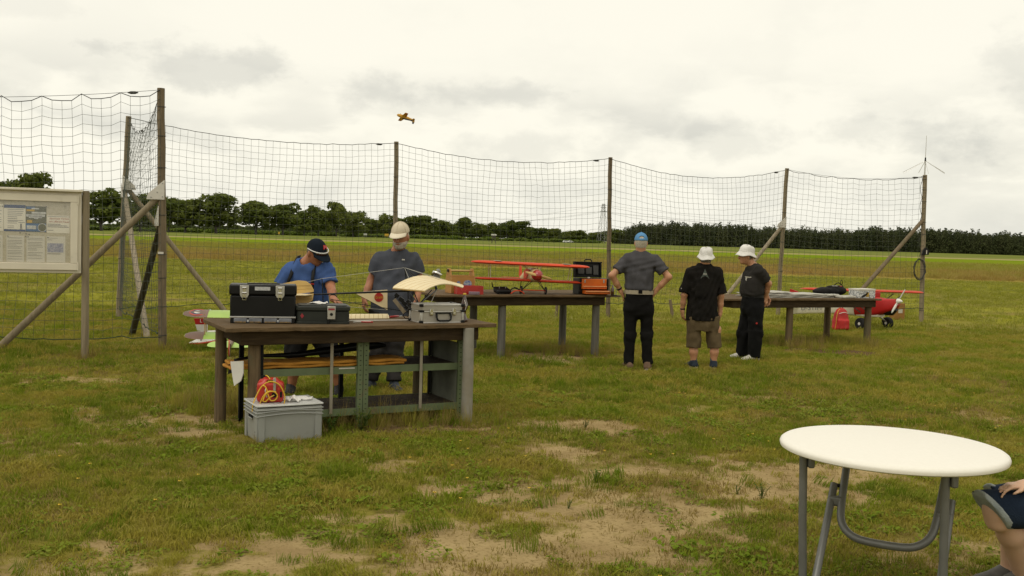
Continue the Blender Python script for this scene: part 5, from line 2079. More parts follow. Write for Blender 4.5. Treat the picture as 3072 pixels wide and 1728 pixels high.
def wheel(c, axis, r, w, root, mt, mh, name='wheel', hub=.5):
    c, axis = np.asarray(c, float), unit(axis)
    R = frame(axis)
    pr = [(r * hub * .9, -w * .42), (r * .8, -w * .5), (r * .95, -w * .36), (r, 0), (r * .95, w * .36), (r * .8, w * .5), (r * hub * .9, w * .42)]
    o = MB().lathe(pr, 20, c, R).build(name, mt, root, True, 'auto')
    h = MB().lathe([(r * hub, -w * .46), (r * hub, w * .46)], 14, c, R).build('hub', mh, root, True, 'auto')
    h.parent = o
    return o


def propeller(c, axis, blade, L, w, m, root, tw=.5):
    c, axis, blade = np.asarray(c, float), unit(axis), unit(blade)
    side = np.cross(axis, blade)
    mb = MB()
    P = []
    for f in np.linspace(-1, 1, 15):
        ch = w * (.35 + .9 * abs(f) * (1 - abs(f)) * 2.2) if abs(f) < .97 else w * .3
        a = tw * (1 - .5 * abs(f)) * (1 if f > 0 else -1)
        d = side * math.cos(a) + axis * math.sin(a)
        P.append([c + blade * L * f + d * ch * q for q in (-.5, 0, .5)])
    mb.sheet(P, .005)
    return mb.build('propeller', m, root, True, True)


# ================================================================== cream monoplane on the bench
yb = 9.05
gm_ = thing('model_monoplane', 'cream open-frame model monoplane with a wooden tail on the workbench', 'model aircraft', Bl(1.0, .5, BZ))
t0 = gz(930, 884, 1.105)
t1 = gz(1232, 872, 1.15)
MB().tube([t0, (t0 + t1) / 2, t1], [.006, .009, .011], 8).build('tail_boom', M_CARBON, gm_, True, True)
MB().tube([t0 + (t1 - t0) * .2 + A3(0, 0, -.05), t1 + A3(0, 0, -.20)], .004, 6).build('lower_boom', M_CARBON, gm_, True)
# wing: broad, cambered, curved leading edge
wA, wB = gz(1138, 861, 1.20), gz(1274, 873, 1.185)
wC, wD = gz(1388, 857, 1.215), gz(1345, 845, 1.235)
wE = gz(1150, 846, 1.235)
P = []
nu, nvv = 14, 12
for i_ in range(nu + 1):
    v = i_ / nu
    te = wB * (1 - v) + wA * v if v < .7 else wB * .3 + wA * .7 + (wE - wA) * (v - .7) * 1.2
    le = wC * (1 - v) + wD * v + A3(.06 * math.sin(math.pi * v), 0, 0)
    row = []
    for j_ in range(nvv + 1):
        u = j_ / nvv
        q = te * (1 - u) + le * u
        q = q + A3(0, 0, .075 * math.sin(math.pi * u ** .9) * (1 - .35 * (1 - v)) - .02 * (1 - v) * u)
        row.append(q)
    P.append(row)
MB().sheet(P, .008, (0, 0, 1)).build('wing', M_CREAM, gm_, True, 'auto')
mb = MB()
for k in range(1, nu + 1, 2):
    mb.tube([np.array(q) + A3(0, 0, .0045) for q in P[k]], .0012, 4)
mb.build('wing_ribs', M_CREAMD, gm_, True)
MB().tube([np.array(P[k][0]) + A3(0, 0, -.006) for k in range(nu + 1)], .005, 5).build('trailing_edge', M_RIB, gm_, True)
# triangular keel fin with round badge
yf = gz(1110, 874, 1.13)[1]
fa, fb, fc_ = gy(1060, 877, yf - .04), gy(1162, 869, yf + .10), gy(1162, 930, yf + .10)
slab([fa, fb, fc_], .006, 'keel_fin', M_CREAM, gm_)
fn = unit(np.cross(fb - fa, fc_ - fa))
if fn @ (CAM - fa) < 0:
    fn = -fn
dc = gy(1136, 892, yf + .065) + fn * .006
RF = frame(fn)
MB().lathe([(.0435, 0), (.0435, .002)], 28, dc, RF).build('red_badge', M_RED, gm_, True)
hx = unit(fb - fa)
text('badge_lettering', 'Grade', .036, M_POSTY, gm_, mat4(np.stack([hx, np.cross(fn, hx), fn], 1), dc + fn * .003), width=.074, shear=.1)
MB().tube([fa, fc_], .003, 5).build('fin_edge', M_CARBON, gm_, True)
# cross-shaped balsa tail
tt = t0 + A3(-.02, 0, 0)
yt = tt[1]
e = [gy(x_, y_, yt) for x_, y_ in ((846, 851), (893, 841), (918, 843), (932, 853), (941, 869), (941, 876), (905, 880), (850, 884), (838, 868))]
slab(e, .006, 'upper_fin', M_CREAMD, gm_)
e = [gy(x_, y_, yt) for x_, y_ in ((850, 886), (905, 884), (941, 880), (938, 900), (925, 911), (880, 922), (846, 928))]
slab(e, .006, 'lower_fin', M_CREAMD, gm_)
hz_ = gy(880, 883, yt)[2]
sd = A3(.55, -.83, 0)
ax_ = unit((t1 - t0) * A3(1, 1, 0))
c0 = gy(905, 883, yt)
e = [c0 + ax_ * .14, c0 + ax_ * .06 + sd * .05, c0 - ax_ * .02 + sd * .14, c0 - ax_ * .16 + sd * .16, c0 - ax_ * .24 + sd * .05,
     c0 - ax_ * .24 - sd * .05, c0 - ax_ * .16 - sd * .16, c0 - ax_ * .02 - sd * .14, c0 + ax_ * .06 - sd * .05]
slab(e, .006, 'tailplane', M_CREAM, gm_)
mb = MB()
for py_ in (856, 866, 896, 908):
    mb.tube([gy(850, py_ + 3, yt - .006), gy(936, py_, yt - .006)], .0013, 4)
mb.build('rib_lines', M_RIB, gm_, True)
k0 = gy(966, 836, yt + .12)
MB().tube([k0, gy(970, 914, yt + .12)], .005, 6).build('king_post', M_CARBON, gm_, True)
ap = gy(1214, 803, t1[1] - .05)
M_BRACE = mat('bracing_wire', (0.42, 0.40, 0.34), rough=.4, metal=.4)
mb = MB()
for a, b in ((k0, gy(900, 851, yt)), (k0, ap), (ap, np.array(P[6][11])), (ap, np.array(P[2][9])), (ap, np.array(P[9][11])), (ap, np.array(P[11][3])), (gy(970, 914, yt + .12), fc_)):
    mb.tube([a, b], .0018, 4)
mb.build('bracing_wire', M_BRACE, gm_, True)
mb = MB()
for b in (gy(1219, 842, t1[1]), gy(1228, 842, t1[1] - .1), gy(1248, 838, t1[1] - .1), gy(1256, 837, t1[1] + .1)):
    mb.tube([ap, b], .005, 6)
mb.build('wing_pylon', M_CARBON, gm_, True)
c0 = gy(1248, 836, t1[1] - .05)
c1 = c0 + A3(.075, .02, .0)
MB().cyl(c0, c1, .014, .014, 12).build('fuel_tank', M_PLATE, gm_, True)
for q in (c0, c1):
    MB().cyl(q - A3(.006, 0, 0), q + A3(.006, 0, 0), .0155, .0155, 12).build('tank_band', M_BLACK, gm_, True)
# landing gear and pilot frame under the wing
g0 = gy(1257, 913, t1[1] - .15)
mb = MB()
for b in (gy(1240, 872, t1[1] - .2), gy(1295, 870, t1[1] - .25), gy(1224, 872, t1[1])):
    mb.tube([g0, b], .005, 6)
mb.tube([g0, gy(1222, 950, t1[1] - .2)], .005, 6)
mb.tube([gy(1224, 870, t1[1]), gy(1226, 948, t1[1])], .006, 6)
mb.build('landing_gear', M_CARBON, gm_, True)
MB().tube([gy(1312, 868, t1[1] - .1), gy(1293, 908, t1[1] - .1)], .004, 6).build('pushrod', M_PLATE, gm_, True)
a, b = gy(1182, 898, t1[1] - .1), gy(1214, 938, t1[1] - .1)
MB().beam(a, b, .035, .006, (0, 1, 0)).build('seat_board', M_POST2, gm_, True)
mb = MB()
for x_, y_, s_ in ((1191, 886, .026), (1204, 899, .03), (1213, 910, .028), (1226, 905, .024), (1219, 922, .022), (1186, 892, .012)):
    mb.box(gy(x_, y_, t1[1] - .08), (s_ * 1.6, s_, s_ * 1.3), roty(.6))
mb.build('servo_and_engine_mount', M_BLACK, gm_, True, bev=.003)
wc = gz(1221, 946, BZ + .034)
pts = [wc + A3(math.cos(a) * .032, 0, math.sin(a) * .032) for a in np.linspace(0, 6.283, 19)[:-1]]
wh = MB().tube(pts, .004, 6, True).build('wheel', M_TYRE, gm_, True)
# engine and silencer seen past the wing
ye = t1[1] + .25
M_ENG = mat('engine_grey', (0.22, 0.21, 0.19), (0.14, 0.135, 0.12), 30, .5, .5)
MB().cyl(gy(1308, 842, ye), gy(1312, 818, ye), .035, .030, 14).build('engine_block', M_ENG, gm_, True, 'auto')
MB().tube([gy(1296, 826, ye - .03), gy(1302, 816, ye - .04), gy(1312, 819, ye - .05), gy(1325, 826, ye - .05)], [.010, .016, .016, .010], 10).build('silencer', M_CHROME, gm_, True, True)
MB().cyl(gy(1312, 815, ye), gy(1320, 812, ye), .026, .022, 12).build('cylinder_head', M_ENG, gm_, True, 'auto')
MB().tube([gy(1292, 842, ye), gy(1304, 850, ye), gy(1310, 870, ye)], .012, 8).build('engine_bearer', M_CARBON, gm_, True)
MB().tube([gy(1310, 870, ye), g0], .006, 6).build('nose_strut', M_CARBON, gm_, True)

# ================================================================== red biplane on the middle table
M_PLRED = mat('orange_red_film', (0.60, 0.062, 0.016), (0.52, 0.050, 0.013), 4, .55, spec=.25)
M_PLCRM = mat('cream_fuselage', (0.60, 0.46, 0.23), (0.52, 0.40, 0.20), 6, .5)
M_COWL = mat('cherry_cowl', (0.36, 0.018, 0.016), (0.28, 0.014, 0.012), 5, .25, coat=.5)
M_PROPW = mat('wooden_propeller', (0.58, 0.37, 0.13), (0.48, 0.29, 0.09), 8, .4, stretch=(1, 1, 1))
w1, w2 = gz(1566, 881, T2Z), gz(1634, 884, T2Z)
mid = (w1 + w2) / 2
an = math.radians(13)
sp_ = A3(math.cos(an), math.sin(an), -.026)
fw_ = A3(math.sin(an), -math.cos(an), 0)
upv = A3(.026, 0, 1)
rb_ = thing('model_biplane', 'orange-red model biplane with a wooden propeller facing out from the table', 'model aircraft', mid)
cz = 1.155
nose = A3(mid[0], mid[1], cz) + fw_ * .12 + A3(.02, 0, 0)
zt = gy(1590, 794, mid[1])[2]
zl = gy(1590, 843, mid[1])[2]
straight_wing(A3(nose[0], nose[1], zt) - fw_ * .03 - sp_ * .05, sp_, -fw_ * .31, upv, .86, .15, .02, .2, .55).build('upper_wing', M_PLRED, rb_, True, 'auto')
straight_wing(A3(nose[0], nose[1], zl) - fw_ * .13 - sp_ * .05, sp_, -fw_ * .29, upv, .82, .14, .02, .22, .55).build('lower_wing', M_PLRED, rb_, True, 'auto')
body([nose - fw_ * .02, nose - fw_ * .10, nose - fw_ * .3, nose - fw_ * .62 + A3(0, 0, -.03), nose - fw_ * .95 + A3(0, 0, -.08), nose - fw_ * 1.05 + A3(0, 0, -.09)],
     [(.075, .078), (.085, .095), (.085, .10), (.06, .075), (.025, .035), (.01, .02)], 'fuselage', M_PLCRM, rb_, power=2.6)
body([nose + fw_ * .10, nose + fw_ * .09, nose + fw_ * .06, nose + fw_ * .02, nose - fw_ * .04, nose - fw_ * .05], [(.012, .012), (.042, .042), (.066, .066), (.077, .077), (.078, .078), (.07, .07)], 'cowl', M_COWL, rb_)
propeller(nose + fw_ * .085, fw_, sp_ * .97 + A3(0, 0, -.22), .20, .05, M_PROPW, rb_)
tl = nose - fw_ * .98 + A3(0, 0, -.075)
straight_wing(tl + fw_ * .08, sp_, -fw_ * .17, upv, .30, .06, 0, .5, .6).build('tailplane', M_PLRED, rb_, True, 'auto')
slab([tl + fw_ * .08, tl + A3(0, 0, .17), tl - fw_ * .10 + A3(0, 0, .20), tl - fw_ * .14 + A3(0, 0, .05), tl - fw_ * .06 - A3(0, 0, .03)], .008, 'rudder', M_PLRED, rb_)
slab([nose - fw_ * .10 - sp_ * .09 + A3(0, 0, .07), nose - fw_ * .30 - sp_ * .088 + A3(0, 0, .085), nose - fw_ * .5 - sp_ * .075 + A3(0, 0, .04), nose - fw_ * .5 - sp_ * .074 - A3(0, 0, .07), nose - fw_ * .26 - sp_ * .090 - A3(0, 0, .05)], .006, 'side_flash', M_PLRED, rb_)
mb = MB()
for s_ in (-1, 1):
    for q in (-.10, -.26):
        mb.tube([nose - fw_ * (-q) * 1 + sp_ * .06 * s_ + A3(0, 0, .07), A3(nose[0], nose[1], zt) + fw_ * q + sp_ * (.13 * s_ - .05)], .005, 6)
mb.build('cabane_struts', M_PLATE, rb_, True)
for s_ in (-1, 1):
    mb = MB()
    for q in (-.12, -.26):
        mb.tube([A3(nose[0], nose[1], zl) + fw_ * (q - .06) + sp_ * (.58 * s_ - .05) + A3(0, 0, -.026 * .58 * s_ * 0), A3(nose[0], nose[1], zt) + fw_ * q + sp_ * (.60 * s_ - .05)], .0045, 6)
    mb.build('interplane_struts', M_PLATE, rb_, True)
    ca_ = A3(nose[0], nose[1], zt) - fw_ * .11 + sp_ * (.50 * s_ - .05) + A3(0, 0, .031)
    MB().box(ca_, (.10, .11, .002), np.stack([unit(sp_), unit(np.cross(upv, sp_)), unit(upv)], 1)).build('white_band', M_PLATE, rb_, True)
axz = A3(0, 0, .056)
mb = MB().cyl(w1 + axz - sp_ * .02, w2 + axz + sp_ * .02, .007, .007, 8)
mb.build('axle', M_PLRED, rb_, True)
mb = MB()
for w_, s_ in ((w1, -1), (w2, 1)):
    for q in (-.06, -.2):
        mb.tube([w_ + axz, nose + fw_ * q + sp_ * .05 * s_ + A3(0, 0, -.08)], .005, 6)
mb.build('undercarriage_struts', M_CARBON, rb_, True)
wheel(w1 + axz - sp_ * .012, sp_, .056, .022, rb_, M_TYRE, M_COWL)
wheel(w2 + axz + sp_ * .012, sp_, .056, .022, rb_, M_TYRE, M_COWL)
tsk = tl - A3(0, 0, .03)
MB().tube([tsk + fw_ * .04, A3(tsk[0], tsk[1], T2Z + .012) - fw_ * .05], .006, 6).build('tail_skid', M_CARBON, rb_, True)

# wooden tool carrier
M_WOOD = mat('varnished_plywood', (0.42, 0.205, 0.045), (0.34, 0.155, 0.032), 6, .45, stretch=(1, 1, 6))
M_DOWEL = mat('pale_dowel', (0.55, 0.34, 0.12), rough=.5)
M_STB = mat('sticker_blue', (0.05, 0.10, 0.30), (0.4, 0.4, 0.38), 40, .5, contrast=(.4, .6))
p = gz(1354, 881, T2Z) + A3(0, .05, 0)
tc_ = thing('tool_carrier', 'open orange plywood tool carrier with a dowel handle on the table', 'tool carrier', p, TA2)
W, D = .34, .22
for x_ in (0, W):
    pr = [(0, 0), (D, 0), (D, .20), (D * .72, .34), (D * .28, .34), (0, .20)]
    MB().prism(pr, -.008, .008, lambda u, v, w: (x_ + w, u, v + .001)).build('end_board', M_WOOD, tc_, bev=.003)
for y_ in (.006, D - .006):
    MB().box((W / 2, y_, .125), (W - .0165, .010, .245)).build('side_board', M_WOOD, tc_, bev=.002)
MB().box((W / 2, D / 2, .010), (W - .018, D - .024, .012)).build('floor_board', M_WOOD, tc_)
MB().cyl((-.02, D / 2, .31), (W + .02, D / 2, .31), .014, .014, 12).build('handle', M_DOWEL, tc_, smooth='auto')
for x_ in (-.018, W + .018):
    MB().cyl((x_ - .008, D / 2, .31), (x_ + .008, D / 2, .31), .020, .020, 12).build('handle_knob', M_BLACK, tc_)
MB().prism([(.062 * math.cos(a), .050 * math.sin(a)) for a in np.linspace(0, 6.283, 25)[:-1]], 0, .002, lambda u, v, w: (.235 + u, -.0005 - w, .135 + v)).build('round_sticker', M_STB, tc_)
MB().prism([(.026 * math.cos(a), .026 * math.sin(a)) for a in np.linspace(0, 6.283, 17)[:-1]], 0, .002, lambda u, v, w: (.10 + u, -.0005 - w, .145 + v)).build('round_sticker', M_STB, tc_)

# red metal box
p = gz(1372, 883, T2Z)
rx = thing('red_metal_box', 'open red sheet metal box in front of the plywood tool carrier', 'box', p + A3(0, -.06, 0) * 0, TA2 - .1)
W, D, Hh = .37, .16, .115
for c_, d_ in (((W / 2, 0, Hh / 2), (W, .004, Hh)), ((W / 2, D, Hh / 2), (W, .004, Hh)), ((0, D / 2, Hh / 2), (.004, D - .005, Hh)), ((W, D / 2, Hh / 2), (.004, D - .005, Hh)), ((W / 2, D / 2, .003), (W - .006, D - .006, .003))):
    MB().box(c_, d_).build('panel', M_RED, rx, bev=.001)
MB().tube([(.05, -.004, .07), (.06, -.022, .045), (.10, -.026, .045), (.125, -.004, .07)], .004, 6).build('handle', M_RED, rx)
p = gz(1407, 884, T2Z)
tag(MB().box(p + A3(.07, 0, .022), (.15, .03, .042), rotz(.1)).build('battery_pack', mat('mauve_wrap', (0.25, 0.16, 0.19), (0.14, 0.10, 0.12), 8, .5), None, loc=p, bev=.006), 'small mauve wrapped battery pack before the red metal box', 'battery')

# radio transmitter
p = gz(1484, 882, T2Z)
rt = thing('radio_transmitter', 'black hand-held radio transmitter lying on the table', 'transmitter', p + A3(.1, .07, 0), .55)
s = SDF()
s.box((0, 0, .052), (.11, .08, .030), rotx(.35), .022, .015)
s.cap((-.095, -.05, .035), (-.10, .02, .045), .024, .024, .02)
s.cap((.095, -.05, .035), (.10, .02, .045), .024, .024, .02)
V1, Q1 = s.mesh(.007)
raw_mesh('housing', V1, Q1, M_BLACK, rt, world=False)
MB().tube([(-.08, .06, .08), (-.115, .07, .10), (-.125, .07, .16)], [.007, .009, .006], 8).build('antenna', M_BLACK, rt)
for x_ in (-.05, .05):
    MB().cyl((x_, -.005, .075), (x_ + .004, -.012, .105), .006, .004, 8).build('control_stick', M_LATCH, rt)
MB().box((0, -.035, .062), (.08, .03, .012), rotx(.35)).build('display', M_CLEAR, rt)
MB().tube(smooth_path([(-.10, -.02, .045), (-.13, -.07, .03), (-.08, -.10, .008), (-.03, -.09, .008)]), .004, 6).build('neck_strap', M_BLACK, rt)

# tangle of starter leads
p = gz(1550, 883, T2Z) + A3(0, .05, 0)
sl = thing('starter_leads', 'coiled red and black leads on the table under the biplane wing', 'cable', p, .3)
MB().tube(smooth_path([(-.10, .02, .008), (-.09, .0, .06), (-.03, .0, .085), (.04, .01, .06), (.06, .03, .008)]), .009, 7).build('black_lead', M_BLACK, sl, smooth=True)
MB().tube(smooth_path([(-.10, -.04, .006), (-.05, -.05, .045), (.02, -.04, .05), (.08, -.03, .03), (.10, -.03, .006)]), .008, 7).build('red_lead', M_PLRED, sl, smooth=True)
MB().box((-.02, .0, .085), (.05, .03, .025), roty(.2)).build('plug', M_BLACK, sl, bev=.004)

# orange and black toolbox standing open
M_ORB = mat('orange_plastic', (0.60, 0.125, 0.006), (0.52, 0.10, 0.005), 6, .4)
M_ORH = mat('pale_orange_rail', (0.72, 0.36, 0.14), rough=.35)
p = gz(1741, 884, T2Z)
ob = thing('open_toolbox', 'orange and black toolbox with raised lid and pulled-out drawer', 'toolbox', p, math.radians(17))
W, D, Hh = .40, .25, .235
MB().box((W / 2, D / 2 + .004, Hh / 2), (W + .05, D, Hh)).build('body', M_BLACK, ob, bev=.008)
MB().box((W / 2, -.010, .180), (W - .02, .030, .098)).build('front_panel', M_ORB, ob, bev=.004)
for z_, out, m in ((.108, .022, M_ORB), (.040, .10, M_ORB)):
    d_ = MB().box((W / 2 + (.02 if out > .05 else 0), .05 - out, z_), (W - .02, .14, .046)).build('drawer', m, ob, bev=.003)
    MB().box((W / 2 + (.02 if out > .05 else 0), -.026 - out, z_ + .014), (W - .03, .012, .012)).build('drawer_rail', M_ORH, d_, bev=.003)
for x_ in (-.012, W + .012):
    MB().box((x_, -.004, Hh / 2 + .02), (.022, .03, Hh * .8)).build('corner_post', M_BLACK, ob, bev=.004)
for x_ in (.055, W - .055):
    MB().box((x_, -.028, .195), (.020, .006, .045)).build('latch', M_LATCH, ob, bev=.002)
ldz = Hh + .004
lid = MB().box((W / 2 - .01, D - .005, ldz + .115), (W + .04, .02, .23), rotx(-.10)).build('lid', M_BLACK, ob, bev=.006)
for c_, d_ in (((-.012, D - .03, ldz + .113), (.016, .05, .22)), ((W - .012, D - .03, ldz + .113), (.016, .05, .22)), ((W / 2 - .01, D - .02, ldz + .222), (W + .03, .05, .016))):
    MB().box(c_, d_, rotx(-.10)).build('lid_rim', M_BLACK, ob, bev=.003)
M_LIDP = mat('lid_pocket', (0.045, 0.043, 0.038), rough=.6)
for c_, d_ in (((.08, D - .035, ldz + .11), (.10, .02, .12)), ((.20, D - .035, ldz + .10), (.09, .03, .10)), ((.31, D - .035, ldz + .11), (.08, .02, .14))):
    MB().box(c_, d_, rotx(-.10)).build('lid_compartment', M_LIDP, ob, bev=.005)
MB().tube([(.14, D + .0, ldz + .235), (.16, D - .0, ldz + .262), (.24, D, ldz + .262), (.26, D, ldz + .235)], .010, 8).build('carry_handle', M_BLACK, ob)
MB().lathe([(.020, 0), (.022, .01), (.012, .02)], 14, (.13, .03, Hh)).build('tape_roll', M_PLATE, ob)
p = gz(1837, 887, T2Z)
db = thing('dark_bottle', 'small dark bottle with a clear handle beside the orange toolbox', 'bottle', p)
MB().lathe([(.022, 0), (.024, .004), (.024, .10), (.014, .125), (.010, .15)], 16).build('body', M_BROWN, db, smooth='auto')
MB().tube(smooth_path([(.02, 0, .10), (.05, 0, .10), (.052, 0, .04), (.045, 0, .015)]), .004, 6).build('handle', M_CLEAR, db)
MB().box((.03, 0, .006), (.07, .05, .012)).build('base', M_BLACK, db, bev=.002)

# ================================================================== on the right-hand table
M_BUB = mat('padded_wrap', (0.42, 0.40, 0.34), (0.33, 0.31, 0.26), 14, .5, bump=.5, bscale=55)
M_BUBE = mat('padded_wrap_edge', (0.50, 0.47, 0.40), rough=.6)
GB = 'padded wing bags stacked on the right-hand table'
for k, (s0, s1, t0_, t1_, z_, th_, lab) in enumerate((
        (-.62, 1.02, .02, .62, .002, .022, 'lowest long padded bag of the pile on the right-hand table'),
        (-.58, 1.28, .05, .58, .025, .020, 'second padded bag from the table top in the pile'),
        (-.60, .90, .06, .60, .046, .022, 'third padded bag from the table top in the pile'),
        (-.58, .18, .10, .55, .069, .032, 'short puffy padded bag on top of the pile beside the standing man'))):
    t = thing('padded_bag', lab, 'bag', T3l(s0, t0_, T3Z + z_), TA3)
    n1, n2 = 30, 8
    P, th = [], []
    for i_ in range(n1 + 1):
        rw, rt_ = [], []
        for j_ in range(n2 + 1):
            u, v = i_ / n1, j_ / n2
            ed = min(u, 1 - u) * (s1 - s0) / .10
            ev = min(v, 1 - v) * (t1_ - t0_) / .06
            pf = min(1, ed, ev)
            rw.append(((s1 - s0) * u + .012 * math.sin(v * 9 + k), (t1_ - t0_) * v + .01 * math.sin(u * 14 + k), th_ / 2 + .003 * math.sin(u * 30 + v * 11 + k)))
            rt_.append(th_ * (.30 + .70 * math.sqrt(max(pf, 0))))
        P.append(rw)
        th.append(rt_)
    MB().sheet(P, np.array(th), (0, 0, 1)).build('padding', M_BUB, t, smooth=True)
    MB().tube([(q[0][0], q[0][1] - .002, q[0][2]) for q in P], .004, 5).build('seam', M_BUBE, t)
for s_, t_, z_, sc_, lab in ((1.22, -.12, .002, 1.0, 'small pale padded pouch at the front beside the patterned box'), (1.02, .02, .028, .8, 'smaller padded pouch lying on the end of the long bags')):
    ss = SDF()
    o_ = T3l(s_, t_ + .09, T3Z + z_ + .022 * sc_)
    ss.box(o_, (.17 * sc_, .10 * sc_, .022 * sc_), rotz(TA3 + .15), .02 * sc_, .01)
    w_ = solid('padded_pouch', ss, M_BUB, None, .009, .004, loc=o_ * A3(1, 1, 0) + A3(0, 0, T3Z + z_), wl_=(.04, .07))
    tag(w_, lab, 'pouch')
M_BAGB = mat('black_nylon', (0.012, 0.011, 0.011), (0.008, 0.0075, 0.0075), 12, .8, spec=.2, bump=.2, bscale=50)
o_ = T3l(1.36, .52, T3Z + .003)
bg = thing('black_bag', 'black nylon bag with a strap lying on the padded bags', 'bag', o_, TA3)
ss = SDF()
ss.ell((0, 0, .085), (.36, .16, .082), None, .02)
ss.ell((.14, 0, .115), (.20, .14, .075), None, .04)
ss.cut((0, 0, .004), (0, 0, -1))
V1, Q1 = ss.mesh(.009, .006)
raw_mesh('bag_body', V1, Q1, M_BAGB, bg, world=False)
MB().tube(smooth_path([(.0, -.05, .16), (.10, -.08, .235), (.20, -.06, .215), (.28, -.04, .16)]), .008, 6).build('strap', M_BAGB, bg, smooth=True)
MB().tube(smooth_path([(.18, -.06, .18), (.22, -.04, .28), (.29, .0, .25), (.31, .04, .15)]), .006, 6).build('loop_handle', M_BAGB, bg, smooth=True)
MB().box((.06, -.06, .182), (.10, .04, .012)).build('grey_patch', M_LATCH, bg, bev=.004)
MB().box((.18, -.08, .178), (.045, .03, .012)).build('red_buckle', M_RED, bg, bev=.003)
M_DAM = mat('patterned_carton', (0.60, 0.60, 0.57), (0.16, 0.17, 0.18), 34, .6, contrast=(.50, .56))
p = T3l(1.50, -.04, T3Z)
px_ = thing('carton_box', 'white patterned carton box with a yellow label on the table end', 'box', p, TA3)
MB().box((.19, .12, .065), (.38, .24, .127)).build('box', M_DAM, px_, bev=.004)
MB().box((.19, .12, .146), (.39, .25, .032)).build('lid', M_PLATE, px_, bev=.004)
MB().box((.20, -.0015, .062), (.07, .002, .075)).build('yellow_label', M_POSTY, px_)
MB().prism([(0, 0), (.10, .05), (.13, .075), (.10, .03), (.02, -.01)], -.03, .0, lambda u, v, w: (.06 + u, -.004 + w, .03 + v)).build('black_strap_end', M_BAGB, px_)

# ================================================================== red and white high-wing model on the grass
M_RWW = mat('ivory_film', (0.64, 0.59, 0.46), (0.58, 0.535, 0.42), 3, .35)
M_RWR = mat('signal_red_film', (0.42, 0.014, 0.012), (0.35, 0.011, 0.010), 4, .4, spec=.3)
M_RWO = mat('orange_red_wing', (0.54, 0.045, 0.012), (0.46, 0.036, 0.010), 4, .5, spec=.25)
wA_, wB_ = gz(2584, 989), gz(2652, 986)
mid = (wA_ + wB_) / 2
axl = unit(wB_ - wA_)
fw_ = A3(.50, -.866, 0)
sp_ = A3(.866, .50, 0)
hw = thing('model_high_wing', 'large red and white high-wing model aeroplane with fat black wheels behind the table', 'model aircraft', mid * A3(1, 1, 0))
mz = lambda f, z: A3(mid[0], mid[1], 0) + fw_ * f + A3(0, 0, z)
body([mz(-2.30, .27), mz(-2.2, .27), mz(-1.6, .335), mz(-.9, .405), mz(-.40, .445)], [(.012, .11), (.03, .13), (.07, .135), (.12, .155), (.145, .20)], 'rear_fuselage', M_RWW, hw, power=5, n=20)
body([mz(-.395, .445), mz(-.1, .475), mz(.12, .48), mz(.30, .50), mz(.47, .54), mz(.58, .60)], [(.146, .20), (.15, .215), (.15, .19), (.145, .155), (.125, .125), (.06, .07)], 'front_fuselage', M_RWR, hw, power=4, n=20)
body([mz(.30, .40), mz(.45, .42), mz(.55, .47)], [(.10, .09), (.09, .10), (.05, .06)], 'chin_cowl', M_BLACK, hw)
body([mz(-.36, .292), mz(-.1, .288), mz(.2, .30)], [(.12, .045), (.125, .05), (.10, .035)], 'belly_panel', M_RWW, hw, power=4)
MB().lathe([(.055, 0), (.050, .03), (.035, .07), (.012, .11), (.002, .118)], 16, mz(.585, .62), frame(fw_)).build('spinner', M_FINW, hw, True, 'auto')
propeller(mz(.60, .62), fw_, sp_ * .62 + A3(0, 0, .78), .30, .06, M_FINW, hw)
straight_wing(mz(.02, .785) - sp_ * .12, unit(A3(.90, .43, -.020)), -fw_ * .42, (0, 0, 1), 1.60, .13, .02, .10, .5).build('wing', M_RWO, hw, True, 'auto')
MB().box(mz(-.10, .715), (.28, .30, .11), rotz(math.atan2(sp_[1], sp_[0]))).build('cabin_roof', M_RWR, hw, True, bev=.02)
mb = MB()
for s_ in (-1, 1):
    for q in (.02, -.22):
        mb.tube([mz(q, .33) + sp_ * .14 * s_, mz(q, .715) + sp_ * .85 * s_], .011, 6)
mb.build('wing_strut', M_ENG, hw, True)
straight_wing(mz(-2.02, .40), sp_, -fw_ * .26, (0, 0, 1), .48, .06, 0, .3, .4).build('tailplane', M_RWW, hw, True, 'auto')
MB().beam(mz(-2.285, .40) - sp_ * .46, mz(-2.285, .40) + sp_ * .46, .014, .012).build('elevator_edge', M_RWO, hw, True)
slab([mz(-1.95, .40), mz(-2.12, .66), mz(-2.34, .70), mz(-2.40, .45), mz(-2.32, .22)], .02, 'fin', M_RWR, hw)
for s_, z_, m in ((-1, .455, M_RWR), (-1, .475, M_INK)):
    mb = MB()
    mb.tube([mz(-1.9, z_ - .115) + sp_ * -.055, mz(-1.2, z_ - .02) + sp_ * -.103, mz(-.45, z_ + .03) + sp_ * -.147], .008, 5)
    mb.build('side_stripe', m, hw, True)
RS = np.stack([fw_, A3(0, 0, 1), np.cross(fw_, (0, 0, 1))], 1)
nrm = -sp_
Rt = np.stack([fw_, A3(0, 0, 1), -sp_], 1)
tz = mz(-1.60, .318)
text('registration', 'D-STIM', .14, M_INK, hw, mat4(np.stack([unit(fw_ + A3(0, 0, .08) - sp_ * .065), A3(0, 0, 1), nrm], 1), tz + nrm * .106), width=.62, extrude=.001)
for s_, w_ in ((-1, wA_), (1, wB_)):
    MB().tube([mz(.02, .30) + sp_ * .10 * s_, mz(.03, .15) + sp_ * .36 * s_], [.022, .014], 8).build('gear_leg', M_LATCH, hw, True)
    wheel(mz(.03, .125) + sp_ * .40 * s_, sp_, .125, .12, hw, M_TYRE, M_FINW, hub=.24)
MB().tube([mz(-2.2, .16), mz(-2.32, .06)], .008, 6).build('tail_spring', M_CARBON, hw, True)
wheel(mz(-2.33, .035), sp_, .035, .02, hw, M_TYRE, M_BLACK, 'tail_wheel')
mb = MB()
